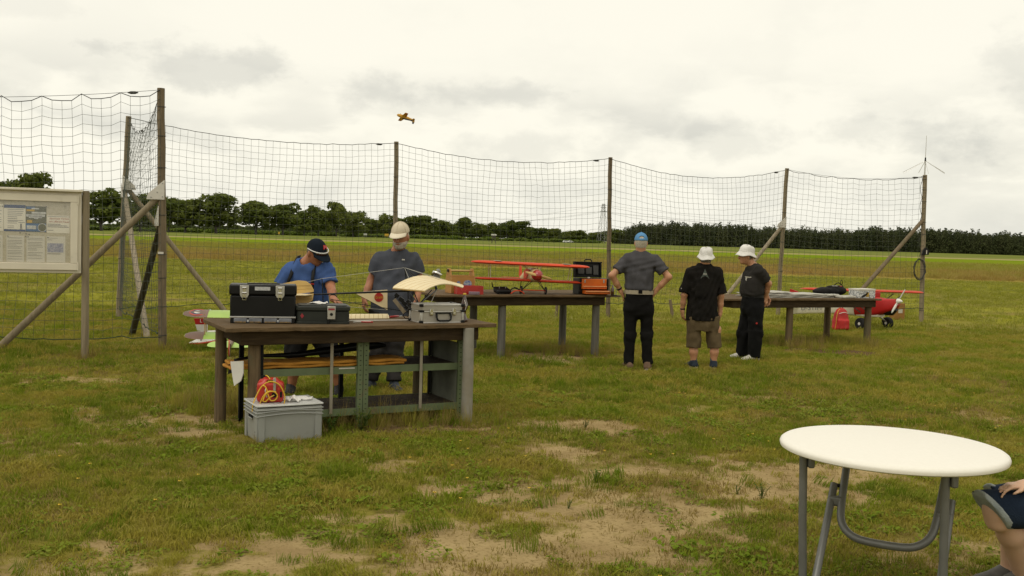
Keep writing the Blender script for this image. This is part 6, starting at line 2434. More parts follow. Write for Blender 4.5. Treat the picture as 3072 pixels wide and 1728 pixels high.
for z_, q in ((.62, -.30), (.62, .10)):
    mb.tube([mz(q, z_ - .16) + sp_ * -.152, mz(q, z_) + sp_ * -.150], .006, 5)
slab([mz(-.33, .56) - sp_ * .153, mz(.06, .56) - sp_ * .158, mz(.0, .66) - sp_ * .158, mz(-.30, .66) - sp_ * .153], .004, 'side_window', M_GLASSD, hw)

# red backpack
M_PACK = mat('red_nylon', (0.46, 0.016, 0.012), (0.36, 0.012, 0.010), 6, .6, bump=.15, bscale=40)
p = gz(2521, 992)
bk = thing('backpack', 'bright red backpack with yellow piping standing on the grass', 'backpack', (p[0], p[1], 0), .25)
ss = SDF()
ss.loft((0, 0, .0), np.eye(3), [(0, .165, .095), (.06, .17, .11), (.2, .16, .105), (.34, .135, .09), (.42, .095, .065), (.455, .04, .03)], 3.0)
ss.box((0, -.09, .13), (.12, .05, .10), None, .03, .02)
V1, Q1 = ss.mesh(.010, .004)
raw_mesh('pack_body', V1, Q1, M_PACK, bk, world=False)
MB().tube(smooth_path([(-.165, -.06, .02), (-.155, -.08, .15), (-.145, -.08, .28), (-.11, -.06, .39), (-.05, -.03, .44)]), .006, 5).build('piping', M_YTUBE, bk, smooth=True)
MB().tube(smooth_path([(-.10, -.10, .35), (0, -.11, .375), (.10, -.10, .35)]), .007, 5).build('zip', M_PLATE, bk, smooth=True)
MB().tube(smooth_path([(-.04, 0, .44), (0, 0, .50), (.04, 0, .44)]), .009, 6).build('grab_loop', M_PACK, bk, smooth=True)

# brown carton behind the net
M_KRAFT = mat('kraft_board', (0.34, 0.175, 0.055), (0.29, 0.145, 0.045), 4, .8)
p = gz(2716, 964) + A3(0, .35, 0)
kb = thing('brown_carton', 'upright brown cardboard carton with a white label near the end post', 'box', (p[0], p[1], 0), .25)
MB().box((0, .12, .195), (.28, .22, .39)).build('carton', M_KRAFT, kb, bev=.004)
MB().box((.02, .0085, .21), (.11, .002, .09)).build('white_label', M_PLATE, kb)
MB().box((.0, .0095, .33), (.16, .002, .01)).build('printed_line', M_POST, kb)

# ================================================================== green and brown biplane behind the bench
M_LIME = mat('lime_film', (0.36, 0.52, 0.11), (0.31, 0.46, 0.09), 4, .4)
M_TAUPE = mat('brown_film', (0.20, 0.115, 0.085), (0.16, 0.095, 0.07), 4, .5)
M_ROUNDR = mat('roundel_red', (0.50, 0.06, 0.03), rough=.5)
M_ROUNDB = mat('roundel_blue', (0.03, 0.045, 0.11), rough=.5)
tw_ = gz(689, 1072)
ga = math.radians(-4)
fwg = A3(math.sin(-.17), math.cos(-.17), 0)
spg = A3(math.cos(-.17), -math.sin(-.17), 0)
gb_ = thing('model_biplane', 'green and brown model biplane with roundels on the grass behind the workbench', 'model aircraft', tw_ * A3(1, 1, 0))
gp_ = lambda f, s_, z: A3(tw_[0], tw_[1], 0) + fwg * f + spg * s_ + A3(0, 0, z)
body([gp_(.02, 0, .15), gp_(.25, 0, .18), gp_(.6, 0, .25), gp_(.95, 0, .31), gp_(1.15, 0, .32), gp_(1.25, 0, .32)], [(.015, .03), (.04, .05), (.07, .075), (.09, .10), (.085, .09), (.05, .05)], 'fuselage', M_TAUPE, gb_, power=2.6)
upg = A3(0, 0, 1) - fwg * .30
chg = -fwg - A3(0, 0, .30)
straight_wing(gp_(1.12, .02, .53), spg, chg * .27, upg, .76, .10, .02, .30, .5).build('upper_wing', M_LIME, gb_, True, 'auto')
straight_wing(gp_(1.00, .02, .235), spg, chg * .26, upg, .72, .10, .02, .30, .5).build('lower_wing', M_LIME, gb_, True, 'auto')
for z_, q, nm in ((.53, 1.12, 'upper'), (.235, 1.0, 'lower')):
    s1_ = [-.755, -.74, -.70, -.62, -.5, -.42] if nm == 'upper' else [-.715, -.70, -.66, -.58, -.46]
    st = []
    for s_ in s1_:
        e = max(0, (abs(s_) / (.76 if nm == 'upper' else .72) - .70) / .30)
        k = math.sqrt(max(.02, 1 - e * e * .93)) * 1.01
        st.append((gp_(q + .001, s_ + .02, z_ + .002) + chg * .27 * (1 - k) * .5, chg * .272 * k, upg))
    wing(st, .115, .02).build('brown_wing_patch', M_TAUPE, gb_, True, 'auto')
cR = gp_(.995, -.545, .508)
for k, (r_k, m) in enumerate(((.115, M_ROUNDR), (.085, M_ROUNDB), (.05, M_FINW))):
    MB().lathe([(r_k, .0015 * k), (r_k, .0015 * k + .003)], 28, cR, frame(unit(A3(0, 0, 1) - fwg * .33))).build('roundel_ring', m, gb_, True)
mb = MB()
for s_ in (-.42, .42):
    for q in (0, -.14):
        mb.tube([gp_(.94 + q, s_, .21), gp_(1.05 + q, s_ * 1.05, .49)], .006, 6)
for s_ in (-.09, .09):
    mb.tube([gp_(.95, s_ * .8, .37), gp_(1.0, s_ * 1.2, .495)], .005, 6)
mb.build('struts', M_RIB, gb_, True)
straight_wing(gp_(.26, 0, .19), spg, chg * .22, upg, .30, .06, 0, .5, .7).build('tailplane', M_LIME, gb_, True, 'auto')
rd = [(-.10, .03), (-.13, .12), (-.11, .21), (-.05, .255), (.01, .25), (.03, .16), (.02, .06)]
for k, (lo, hi, m) in enumerate(((-.14, -.075, M_ROUNDR), (-.075, -.03, M_ROUNDB), (-.03, .04, M_FINW))):
    pl_ = [(max(lo, min(hi, u)), v) for u, v in rd]
    slab([gp_(u, 0, v) for u, v in pl_], .012 + .0004 * k, 'rudder_stripe', m, gb_)
MB().tube([gp_(.05, 0, .13), gp_(-.02, 0, .015)], .006, 6).build('tail_skid', M_CARBON, gb_, True)
for s_ in (-1, 1):
    wheel(gp_(1.02, .21 * s_, .065), spg, .065, .025, gb_, M_TYRE, M_FINW)
    MB().tube([gp_(1.02, .2 * s_, .065), gp_(1.02, .07 * s_, .24)], .007, 6).build('gear_leg', M_RIB, gb_, True)
MB().cyl(gp_(1.25, 0, .32), gp_(1.30, 0, .32), .07, .06, 16).build('engine_cowl', M_LATCH, gb_, True)

# white and red low-wing model beside it
q0 = gz(600, 1040)
wr = thing('model_low_wing', 'white and red model aeroplane with a pale blue wing tip behind the bench corner', 'model aircraft', q0 * A3(1, 1, 0))
yw = 14.55
zz = lambda x_, y_, dy=0.0: gy(x_, y_, yw + dy)
slab([zz(582, 955), zz(623, 955), zz(623, 973), zz(587, 973)], .02, 'fin_top', M_RWR, wr)
slab([zz(587, 973.3), zz(623, 973.3), zz(622, 995), zz(592, 991)], .02, 'fin', M_FINW, wr)
text('fin_letter', 'L', .07, M_FINW, wr, mat4(np.stack([A3(1, 0, 0), A3(0, .0, 1), A3(0, -1, 0)], 1), zz(603, 963, -.014)), extrude=.001)
body([zz(592, 1000), zz(625, 1003, .3), zz(690, 1005, .8), zz(740, 1004, 1.1)], [(.02, .03), (.045, .055), (.07, .08), (.05, .06)], 'fuselage', M_FINW, wr)
slab([zz(564, 1031, -.2), zz(592, 1018, .1), zz(640, 1014, .35), zz(660, 1020, .2), zz(600, 1029, -.1)], .02, 'tailplane', M_FINW, wr)
slab([zz(564, 1031.5, -.21), zz(600, 1029.5, -.11), zz(660, 1020.5, .19), zz(655, 1024, .12), zz(598, 1032, -.16)], .016, 'orange_trim', M_RWO, wr)
slab([zz(600, 939, .5), zz(616, 932, .9), zz(632, 929, 1.2), zz(633, 932, 1.2), zz(618, 939, .6)], .015, 'blue_wing_tip', mat('pale_blue_film', (0.35, 0.52, 0.62), (0.55, 0.62, 0.64), 5, .4), wr)
MB().tube([zz(608, 938, .55), zz(615, 1000, .4)], .006, 6).build('wing_strut', M_RIB, wr, True)
MB().tube([zz(603, 994), A3(*zz(603, 1040)[:2], .0)], .008, 6).build('tail_leg', M_CARBON, wr, True)

# ================================================================== yellow aerobatic model in the air
M_YPL = mat('yellow_film', (0.62, 0.34, 0.045), (0.54, 0.29, 0.04), 3, .4)
M_CHECK = mat('orange_check', (0.62, 0.34, 0.045), (0.42, 0.10, 0.03), 5, .4, contrast=(.48, .52))
M_DKB = mat('dark_blue_film', (0.05, 0.045, 0.06), rough=.4)
Y0 = 87.0
yn, yt_ = gy(1191, 344, Y0 - .3), gy(1243, 361.5, Y0 + .35)
ax_ = unit(yt_ - yn)
yp = thing('model_aerobat', 'yellow aerobatic model aeroplane flying inverted against the clouds', 'model aircraft', (yn + yt_) / 2)
Lf = np.linalg.norm(yt_ - yn)
dn = unit(A3(0, 0, -1) - ax_ * (A3(0, 0, -1) @ ax_))
sd = np.cross(ax_, dn)
fp = lambda f, d_: yn + ax_ * Lf * f + dn * d_
body([fp(0, 0), fp(.06, 0), fp(.25, 0), fp(.5, .0), fp(.8, .0), fp(1, .0)], [(.04, .04), (.11, .12), (.13, .16), (.11, .15), (.06, .09), (.02, .03)], 'fuselage', M_YPL, yp)
body([fp(.30, .10), fp(.5, .11), fp(.95, .06)], [(.09, .08), (.09, .09), (.03, .05)], 'canopy_side', M_DKB, yp)
wd_ = unit(sd * .95 + dn * .30)
if wd_[1] > 0:
    wd_ = -wd_
for s_, nm in ((1, 'wing'), (-1, 'wing')):
    st = [(fp(.24 + .03 * f, .02) + wd_ * s_ * .85 * f, ax_ * (.46 - .18 * f), dn) for f in (0, .5, .9, 1)]
    wing(st, .14, 0).build(nm, M_CHECK, yp, True, 'auto')
    st = [(fp(.86, .0) + wd_ * s_ * .30 * f, ax_ * (.26 - .1 * f), dn) for f in (0, 1)]
    wing(st, .08, 0).build('tailplane', M_YPL, yp, True, 'auto')
slab([fp(.80, .05), fp(.92, .16), fp(1.03, .16), fp(1.02, .02)], .03, 'fin', M_YPL, yp)
slab([fp(.90, .162), fp(.93, .33), fp(1.0, .33), fp(1.03, .162)], .032, 'rudder', M_DKB, yp)
MB().tube([fp(.16, -.02), fp(.17, -.20)], .02, 6).build('gear_leg', M_DKB, yp, True)

# ================================================================== white round garden table
M_WPL = mat('white_table_top', (0.80, 0.765, 0.68), (0.77, 0.735, 0.65), 60, .42, bump=.06, bscale=250)
M_TUBE = mat('grey_steel_tube', (0.17, 0.17, 0.16), (0.145, 0.145, 0.135), 10, .45, .3)
C0 = A3(1.805, 4.665, 0)
RT, ZT = .508, .745
rt_ = thing('round_garden_table', 'white round plastic garden table on folding grey tube legs', 'table', C0)
pr = [(.02, ZT - .036), (RT - .05, ZT - .036), (RT - .014, ZT - .038), (RT - .003, ZT - .032), (RT, ZT - .020), (RT - .004, ZT - .010), (RT - .014, ZT - .003), (RT - .03, ZT), (.02, ZT + .0015)]
MB().lathe(pr, 96).build('table_top', M_WPL, rt_, smooth='auto')
av, nv_ = A3(.86, -.51, 0), A3(.51, .86, 0)
L_ = lambda a, n, z: av * a + nv_ * n + A3(0, 0, z)
rt2 = .0185
for a in (-.335, .275):
    MB().tube([L_(a, -.285, ZT - .042), L_(a + .004, -.27, .4), L_(a + .01, -.225, .012)], rt2, 14).build('straight_leg', M_TUBE, rt_, smooth='auto')
    MB().lathe([(rt2 + .004, 0), (rt2 + .004, .03)], 14, L_(a + .01, -.225, 0)).build('foot_cap', M_BLACK, rt_, smooth='auto')
    MB().box(L_(a + .03, -.27, ZT - .075), (.03, .05, .06)).build('hinge_bracket', M_TUBE, rt_, bev=.008)
ub = [L_(-.235, .235, ZT - .043), L_(-.225, .12, .58), L_(-.215, 0.0, .43), L_(-.20, -.055, .355), L_(-.155, -.085, .31), L_(-.08, -.098, .292), L_(.08, -.098, .292), L_(.155, -.085, .31), L_(.20, -.055, .355), L_(.215, 0.0, .43), L_(.225, .12, .58), L_(.235, .235, ZT - .043)]
MB().tube(smooth_path(ub, 6), rt2, 14).build('u_frame', M_TUBE, rt_, smooth=True)
for a in (-.265, .265):
    lo_ = MB().tube([L_(a, .055, .505), L_(a, -.33, .012)], rt2, 14).build('lower_leg', M_TUBE, rt_, smooth='auto')
    MB().box(L_(a * .93, .005, .435), (.07, .035, .05), rotz(-.53)).build('clamp', M_TUBE, rt_, bev=.012, seg=3)
    MB().cyl(L_(a * .85, .06, .50), L_(a * .97, .05, .50), .010, .010, 8).build('pivot_bolt', M_BLACK, rt_)
    MB().lathe([(rt2 + .004, 0), (rt2 + .004, .03)], 14, L_(a, -.33, 0)).build('foot_cap', M_BLACK, rt_, smooth='auto')

# ================================================================== people
def skin_mat(name, c, c2):
    m = mat(name, c, c2, 9, .5, spec=.35, bump=.05, bscale=120)
    b = m.node_tree.nodes['Principled BSDF']
    b.inputs['Subsurface Weight'].default_value = .08
    b.inputs['Subsurface Radius'].default_value = (.02, .008, .004)
    return m


M_SKIN = skin_mat('tanned_skin', (0.50, 0.255, 0.142), (0.42, 0.200, 0.108))
M_SKINR = skin_mat('ruddy_skin', (0.38, 0.165, 0.085), (0.31, 0.125, 0.064))
M_SKINL = skin_mat('light_skin', (0.66, 0.42, 0.29), (0.58, 0.36, 0.24))
M_HAIRW = mat('white_hair', (0.48, 0.43, 0.34), (0.36, 0.31, 0.24), 60, .8, bump=.5, bscale=150)
M_HAIRG = mat('grey_hair', (0.20, 0.17, 0.13), (0.13, 0.11, 0.085), 60, .8, bump=.5, bscale=150)
M_EYE = mat('eye', (0.03, 0.02, 0.015), rough=.2)
cloth = lambda n, c, c2=None, b=.25: mat(n, c, c2, 10, .95, bump=b, bscale=160, spec=.12)


def add_head(s, c, f, u, neck, hs=1.0):
    c = np.asarray(c, float)
    f, u = unit(f), unit(u)
    f = unit(f - u * (f @ u))
    r = np.cross(f, u)
    R = np.stack([r, f, u], 1)
    h = hs
    s.ell(c + u * .02 * h, A3(.076, .096, .098) * h, R, .02)
    s.ell(c + f * .018 * h - u * .045 * h, A3(.062, .074, .075) * h, R, .03)
    s.ell(c + f * .055 * h - u * .085 * h, A3(.034, .030, .026) * h, R, .03)
    s.cap(c + f * .090 * h + u * .002, c + f * .110 * h - u * .030 * h, .009 * h, .014 * h, .012)
    s.cap(c + f * .080 * h + u * .022 * h - r * .03, c + f * .080 * h + u * .022 * h + r * .03, .012, .012, .015)
    s.cap(c + f * .083 * h - u * .060 * h - r * .018, c + f * .083 * h - u * .060 * h + r * .018, .008, .008, .008)
    for q in (-1, 1):
        s.ell(c + r * .077 * q * h - f * .008 - u * .012 * h, A3(.011, .020, .033) * h, R, .006)
    s.cap(c - u * .05 * h - f * .022 * h, neck, .056 * h, .064 * h, .035)
    return R


def add_hand(s, w, d, n, t, curl=.5, sc=1.0):
    """w wrist, d finger direction, n palm facing, t thumb side"""
    w, d = np.asarray(w, float), unit(d)
    n = unit(np.asarray(n, float) - d * (np.asarray(n, float) @ d))
    tt = np.cross(d, n)
    if tt @ np.asarray(t, float) < 0:
        tt = -tt
    R = np.stack([tt, n, d], 1)
    s.box(w + d * .050 * sc, (.041 * sc, .014 * sc, .050 * sc), R, .012 * sc, .018)
    s.cap(w - d * .02, w + d * .03 * sc, .027 * sc, .026 * sc, .02)
    for k, (o_, L) in enumerate(((.033, .072), (.011, .080), (-.011, .075), (-.032, .060))):
        b = w + d * (.092 - .004 * abs(k - 1.3)) * sc + tt * o_ * sc
        sp = (o_ / .033) * .16
        d1 = unit(d * math.cos(curl) + n * math.sin(curl) + tt * sp)
        d2 = unit(d * math.cos(curl * 2.1) + n * math.sin(curl * 2.1) + tt * sp)
        m_ = b + d1 * L * .55 * sc
        s.cap(b, m_, .0092 * sc, .0085 * sc, .006)
        s.cap(m_, m_ + d2 * L * .48 * sc, .0085 * sc, .0070 * sc, .004)
    b = w + d * .028 * sc + tt * .034 * sc
    m_ = b + unit(d * .72 + tt * .62 + n * .25) * .045 * sc
    s.cap(b, m_, .0125 * sc, .0105 * sc, .008)
    s.cap(m_, m_ + unit(d * .9 + tt * .15 + n * .35) * .034 * sc, .0105 * sc, .008 * sc, .004)


def shoe(root, ankle, d, m, ms, L=.275, sole=.022):
    a = np.asarray(ankle, float)
    d = unit(A3(d[0], d[1], 0))
    x = np.cross(d, (0, 0, 1))
    g = A3(a[0], a[1], 0)
    s = SDF()
    R = np.stack([x, d, A3(0, 0, 1)], 1)
    s.box(g + d * (L * .5 - .075) + A3(0, 0, .030), (.044, L / 2, .026), R, .024, .01)
    s.cap(g - d * .035 + A3(0, 0, .055), g + d * .04 + A3(0, 0, .055), .040, .040, .03)
    s.cap(g + d * .0 + A3(0, 0, .085), g + d * .13 + A3(0, 0, .045), .038, .030, .03)
    s.con(g + A3(0, 0, .05), g + A3(0, 0, .105), .044, .046, .02)
    s.cut(g + A3(0, 0, sole), (0, 0, -1))
    o = solid('shoe', s, m, root, .007)
    mb = MB()
    pr = []
    for k in range(24):
        t = 2 * math.pi * k / 24
        e = math.copysign(abs(math.cos(t)) ** .8, math.cos(t))
        wv = .048 * (1.0 + .06 * math.cos(t))
        pr.append((wv * math.copysign(abs(math.sin(t)) ** .75, math.sin(t)), L * .5 * e * 1.04))
    mb.prism(pr, 0.0, sole + .003, lambda u, v, w: g + x * u + d * (L * .5 - .075 + v) + A3(0, 0, w))
    so = mb.build('sole', ms, root, True, bev=.004)
    so.parent = o
    mb = MB()
    for k in range(4):
        q = g + d * (.055 + .022 * k) + A3(0, 0, .092 - .011 * k)
        mb.tube([q - x * .024, q + A3(0, 0, .004), q + x * .024], .003, 5)
    la = mb.build('laces', ms, root, True)
    la.parent = o


def cap_hat(root, c, f, u, m, mb_, logo=None, hs=1.0, back_hole=False, hair=None, name='baseball_cap'):
    c = np.asarray(c, float)
    f, u = unit(f), unit(u)
    f = unit(f - u * (f @ u))
    r = np.cross(f, u)
    R = np.stack([r, f, u], 1)
    s = SDF()
    o = c + u * .030 * hs
    s.ell(o, A3(.087, .108, .104) * hs, R)
    s.cap(o + u * .10 * hs, o + u * .104 * hs, .008, .008, .004)
    s.cut(o - u * .004, -u)
    if back_hole:
        hc = o - f * .108 * hs + u * .030
        s.sub(lambda P: np.maximum(_ell(P, hc, A3(.036, .06, .028), R), (hc - u * .004 - P) @ u))
    hat = solid(name, s, m, root, .006)
    P = []
    for i_ in range(17):
        a = math.radians(-68 + 136 * i_ / 16)
        row = []
        for j_ in range(7):
            t = j_ / 6
            e = math.cos(a) ** .8
            q = o + (r * math.sin(a) * .087 + f * math.cos(a) * .108) * hs * .985
            q = q + f * (.082 * t * e) * hs + r * math.sin(a) * .006 * t - u * (.010 * t + .016 * t * (1 - e) + .026 * t * t * e - .004)
            row.append(q)
        P.append(row)
    b = MB().sheet(P, .004).build('brim', mb_, root, True, True)
    b.parent = hat
    return hat, R, o


def bucket_hat(root, c, f, u, m, hs=1.0, seed=1, tiltf=0.0):
    c = np.asarray(c, float)
    f, u = unit(f), unit(u)
    f = unit(f - u * (f @ u))
    r = np.cross(f, u)
    rn = random.Random(seed)
    ph = [rn.uniform(0, 6.3) for _ in range(6)]
    prof = [(.142, -.052), (.134, -.040), (.120, -.018), (.104, .004), (.100, .022), (.097, .050), (.090, .078), (.072, .098), (.040, .106), (.004, .108)]
    P = []
    for i_, (pr, pz) in enumerate(prof):
        row = []
        for k in range(49):
            a = 2 * math.pi * k / 48
            wv = 1 + .035 * math.sin(3 * a + ph[0]) * (1 - i_ / 9) + .03 * math.sin(5 * a + ph[1] + i_) * (.3 if i_ < 4 else 1)
            zz_ = pz + (.010 * math.sin(2 * a + ph[2]) + .006 * math.sin(5 * a + ph[3])) * (1.2 if i_ < 3 else .9)
            row.append(c + (r * math.cos(a) * pr * wv * .93 + f * math.sin(a) * pr * wv * 1.12 + u * (zz_ + .035)) * hs)
        P.append(row)
    o = MB().sheet(P, .004).build('bucket_hat', m, root, True, True)
    q = [np.array(x_) for x_ in P[4][:48]]
    st = MB().tube([x_ + unit(x_ - c) * .002 for x_ in q], .0028, 4, True).build('stitching', m, root, True)
    st.parent = o
    return o


def hair_cap(root, c, f, u, m, top, bottom, hs=1.0, name='hair', grow=.006, front=.045):
    """hair shell over the skull between two heights along u, bare in front"""
    c = np.asarray(c, float)
    f, u = unit(f), unit(u)
    f = unit(f - u * (f @ u))
    r = np.cross(f, u)
    R = np.stack([r, f, u], 1)
    s = SDF()
    s.ell(c + u * .02 * hs, (A3(.076, .096, .098) + grow) * hs, R, .02)
    s.ell(c - f * .012 * hs - u * .045 * hs, (A3(.060, .062, .060) + grow) * hs, R, .03)
    s.cut(c + u * top, u)
    s.cut(c + u * bottom, -u)
    s.cut(c + f * front, f)
    return solid(name, s, m, root, .006, .002, wl_=(.02, .04))


def person(label, base, group=None):
    return thing('person', label, 'person', A3(base[0], base[1], 0), 0, group)


def eyes(root, c, f, u):
    f, u = unit(f), unit(u)
    f = unit(f - u * (f @ u))
    r = np.cross(f, u)
    for q in (-1, 1):
        e = c + f * .088 + r * .030 * q + u * .004
        MB().lathe([(.001, -.009), (.007, -.006), (.010, 0), (.007, .006), (.001, .009)], 10, e, frame(f)).build('eye', M_EYE, root, True, True)


UP = A3(0, 0, 1)
I3 = np.eye(3)

# ---------------------------------------------------------------- man in the blue cap, hands on hips
g = gz(1914, 1108)
Y0 = g[1]
P_ = lambda x_, y_, dy=0.0: gy(x_, y_, Y0 + dy)
pe = person('man in grey T-shirt and black trousers, blue cap, hands on hips', g)
hd = P_(1923, 728, .0)
nk = P_(1922, 764)
sL, sR = P_(1884, 779), P_(1963, 780)
eL, eR = P_(1836, 826, -.07), P_(2006, 831, -.07)
wL, wR = P_(1861, 871, .0), P_(1966, 874, .0)
f_ = A3(.05, 1, 0)
zb = P_(1916, 874)[2]
cx0 = P_(1917, 874)[0]
ctr = A3(cx0, Y0, zb)
s = SDF()
add_head(s, hd, f_, UP, nk, 1.0)
s.loft(ctr, I3, [(-.06, .14, .09), (.2, .155, .10), (.40, .15, .085), (.50, .06, .05)], 2.2)
s.cap(nk, sL, .04, .045, .03).cap(nk, sR, .04, .045, .03)
for sh, el, wr_, dr in ((sL, eL, wL, A3(.55, .30, -.8)), (sR, eR, wR, A3(-.55, .30, -.8))):
    s.cap(sh, el, .050, .041, .02).cap(el, el * .45 + wr_ * .55, .043, .038, .02).cap(el * .45 + wr_ * .55, wr_, .038, .028, .02)
    add_hand(s, wr_, dr, A3(-dr[0], .2, -.1), A3(0, 1, 0), .35)
solid('body', s, M_SKIN, pe, .007)
M_C1 = cloth('grey_tshirt', (0.072, 0.069, 0.074), (0.056, 0.054, 0.058))
s = SDF()
s.loft(ctr, I3, [(.018, .182, .130), (.045, .192, .138), (.10, .188, .134), (.22, .192, .132), (.36, .198, .124), (.44, .180, .105), (.50, .110, .075), (.525, .078, .062)], 2.4)
for sh, el in ((sL, eL), (sR, eR)):
    s.cap(nk - A3(0, 0, .03), sh, .056, .064, .07)
    s.cap(sh, sh + (el - sh) * .30, 0.064, 0.068, .05).con(sh + (el - sh) * .16, sh + (el - sh) * .70, 0.067, 0.076, .035)
s.sub(lambda P: _cap(P, nk + A3(0, .01, .0), nk + A3(0, 0, .12), .062, .062))
solid('t_shirt', s, M_C1, pe, .009, .008, seed=3, wl_=(.05, .13))
M_C1T = cloth('black_trousers', (0.0095, 0.0088, 0.008), (0.0065, 0.006, 0.0055))
hL, hR = P_(1893, 925), P_(1939, 925)
kL, kR = P_(1889, 1008), P_(1940, 1008)
aL, aR = P_(1886, 1092), P_(1942, 1090)
s = SDF()
s.loft(A3(cx0, Y0, P_(1916, 952)[2]), I3, [(-.01, .10, .07), (.04, .165, .115), (.10, .178, .13), (.2, .180, .132), (zb - P_(1916, 952)[2] - .012, .178, .126)], 2.3, .05)
for h_, k_, a_ in ((hL, kL, aL), (hR, kR, aR)):
    s.cap(h_, k_, .094, .074, .05)
    s.con(k_ + (h_ - k_) * .1, a_ + A3(0, 0, -.005), .078, .066, .03)
solid('trousers', s, M_C1T, pe, .009, .007, seed=5, aniso=(1, 1, 1.2))
pts = [ctr + A3(.187 * math.cos(a), .135 * math.sin(a), -.008) for a in np.linspace(0, 6.283, 41)[:-1]]
mb = MB()
for i_ in range(40):
    a, b = pts[i_], pts[(i_ + 1) % 40]
    mb.beam(a, b + unit(b - a) * .004, .008, .052, UP)
mb.build('belt', mat('tan_belt', (0.34, 0.29, 0.21), (0.29, 0.245, 0.175), 20, .7), pe, True)
MB().box(ctr + A3(.0, -.140, .0), (.05, .012, .045)).build('belt_loop', M_C1T, pe, True, bev=.003)
M_CAPB = cloth('sky_blue_cotton', (0.115, 0.27, 0.47), (0.095, 0.235, 0.42))
cap_hat(pe, hd, f_ + A3(0, 0, .06), UP, M_CAPB, M_CAPB, back_hole=True)
hair_cap(pe, hd, f_, UP, M_HAIRW, .09, -.085, front=.02)
MB().lathe([(.034, -.012), (.036, 0), (.034, .012)], 14, wL + (eL - wL) * .13, frame(eL - wL)).build('wrist_watch', M_BLACK, pe, True, True)
M_SH1 = mat('brown_shoe', (0.16, 0.10, 0.065), (0.11, 0.07, 0.045), 30, .8)
M_SOLE = mat('pale_sole', (0.32, 0.27, 0.21), rough=.8)
gL, gR = gz(1886, 1106), gz(1942, 1104)
shoe(pe, A3(aL[0], Y0 - .02, .08), A3(-.25, 1, 0), M_SH1, M_SOLE)
shoe(pe, A3(aR[0], Y0 - .02, .08), A3(.25, 1, 0), M_SH1, M_SOLE)

# ---------------------------------------------------------------- man in black polo and shorts
g = gz(2114, 1106)
Y0 = g[1]
pe = person('man in black polo shirt and khaki shorts, white bucket hat, seen from behind', g)
hd = P_(2117, 772)
nk = P_(2115, 798)
sL, sR = P_(2073, 818), P_(2151, 818)
eL, eR = P_(2053, 884), P_(2163, 886)
wL, wR = P_(2047, 931, .04), P_(2160, 940, .04)
f_ = A3(-.10, 1, 0)
ctr = P_(2105, 961)
s = SDF()
add_head(s, hd, f_, UP, nk, .98)
s.loft(ctr, I3, [(-.05, .15, .1), (.3, .15, .11), (.55, .15, .1), (.68, .07, .05)], 2.2)
s.cap(nk, sL, .04, .045, .03).cap(nk, sR, .04, .045, .03)
for sh, el, wr_, q in ((sL, eL, wL, 1), (sR, eR, wR, -1)):
    s.cap(sh, el, .050, .042, .02).cap(el, el * .5 + wr_ * .5, .043, .038, .02).cap(el * .5 + wr_ * .5, wr_, .038, .028, .02)
    add_hand(s, wr_, A3(.10 * q, .06, -1), A3(q * .9, .25, 0), A3(0, 1, 0), .45, .96)
for kx, ax in (((2080, 1035), (2081, 1085)), ((2144, 1035), (2140, 1087))):
    k_, a_ = P_(*kx), P_(*ax)
    s.cap(ctr + A3(k_[0] - ctr[0], 0, -.12), k_, .08, .058, .02)
    s.cap(k_, k_ * .6 + a_ * .4 + A3(0, -.008, 0), .056, .058, .02).cap(k_ * .6 + a_ * .4 + A3(0, -.008, 0), a_, .056, .038, .02).cap(a_, A3(a_[0], a_[1], .05), .038, .036, .02)
solid('body', s, M_SKIN, pe, .007)
M_C2 = cloth('black_polo', (0.0125, 0.0105, 0.0085), (0.008, 0.007, 0.006))
s = SDF()
s.loft(ctr, I3, [(-.05, .205, .150), (.10, .200, .155), (.25, .190, .152), (.42, .185, .142), (.55, .192, .128), (.64, .165, .105), (.70, .105, .078), (.735, .070, .062)], 2.4)
for sh, el in ((sL, eL), (sR, eR)):
    s.cap(nk - A3(0, 0, .03), sh, .056, .064, .07)
    s.cap(sh, sh + (el - sh) * .30, 0.064, 0.068, .05).con(sh + (el - sh) * .16, sh + (el - sh) * .93, 0.067, 0.081, .035)
s.con(nk - A3(0, 0, .035), nk + A3(0, 0, .022), .070, .068, .02)
s.sub(lambda P: _cap(P, nk + A3(0, .01, .0), nk + A3(0, 0, .12), .060, .060))
s.cut(ctr, (0, 0, -1))
solid('polo_shirt', s, M_C2, pe, .009, .010, seed=11, wl_=(.05, .13))
M_PRT = mat('grey_print', (0.085, 0.10, 0.085), (0.06, 0.07, 0.06), 40, .8)
c = P_(2115, 817, -.148)
MB().prism([(-.058, -.085), (-.03, -.03), (0, .045), (.03, -.03), (.058, -.085), (.03, -.06), (0, -.045), (-.03, -.06)], 0, .006, lambda u, v, w: c + A3(u, w + .45 * max(0, v) * .3 - .012, v)).build('back_print', M_PRT, pe, True)
MB().box(c + A3(0, -.0125, -.022), (.045, .003, .008)).build('print_lettering', M_PLATE, pe, True)
MB().box(sL + (eL - sL) * .72 + A3(-.072, -.03, 0), (.008, .03, .012)).build('sleeve_tag', M_PLATE, pe, True)
M_KHA = cloth('khaki_cotton', (0.125, 0.090, 0.048), (0.090, 0.065, 0.035), .4)
s = SDF()
s.loft(A3(ctr[0], Y0, P_(2105, 985)[2]), I3, [(-.03, .17, .12), (.06, .185, .135), (.14, .185, .135)], 2.5)
for x0_, x1_ in ((2083, 2080), (2136, 2144)):
    s.con(P_(x0_, 950), P_(x1_, 1043), .100, .094, .03)
solid('shorts', s, M_KHA, pe, .009, .008, seed=13, aniso=(1, 1, 1))
M_HATW = cloth('white_cotton', (0.72, 0.70, 0.66), (0.62, 0.60, 0.56), .3)
bucket_hat(pe, hd, f_, A3(.02, -.08, 1), M_HATW, .90, 3)
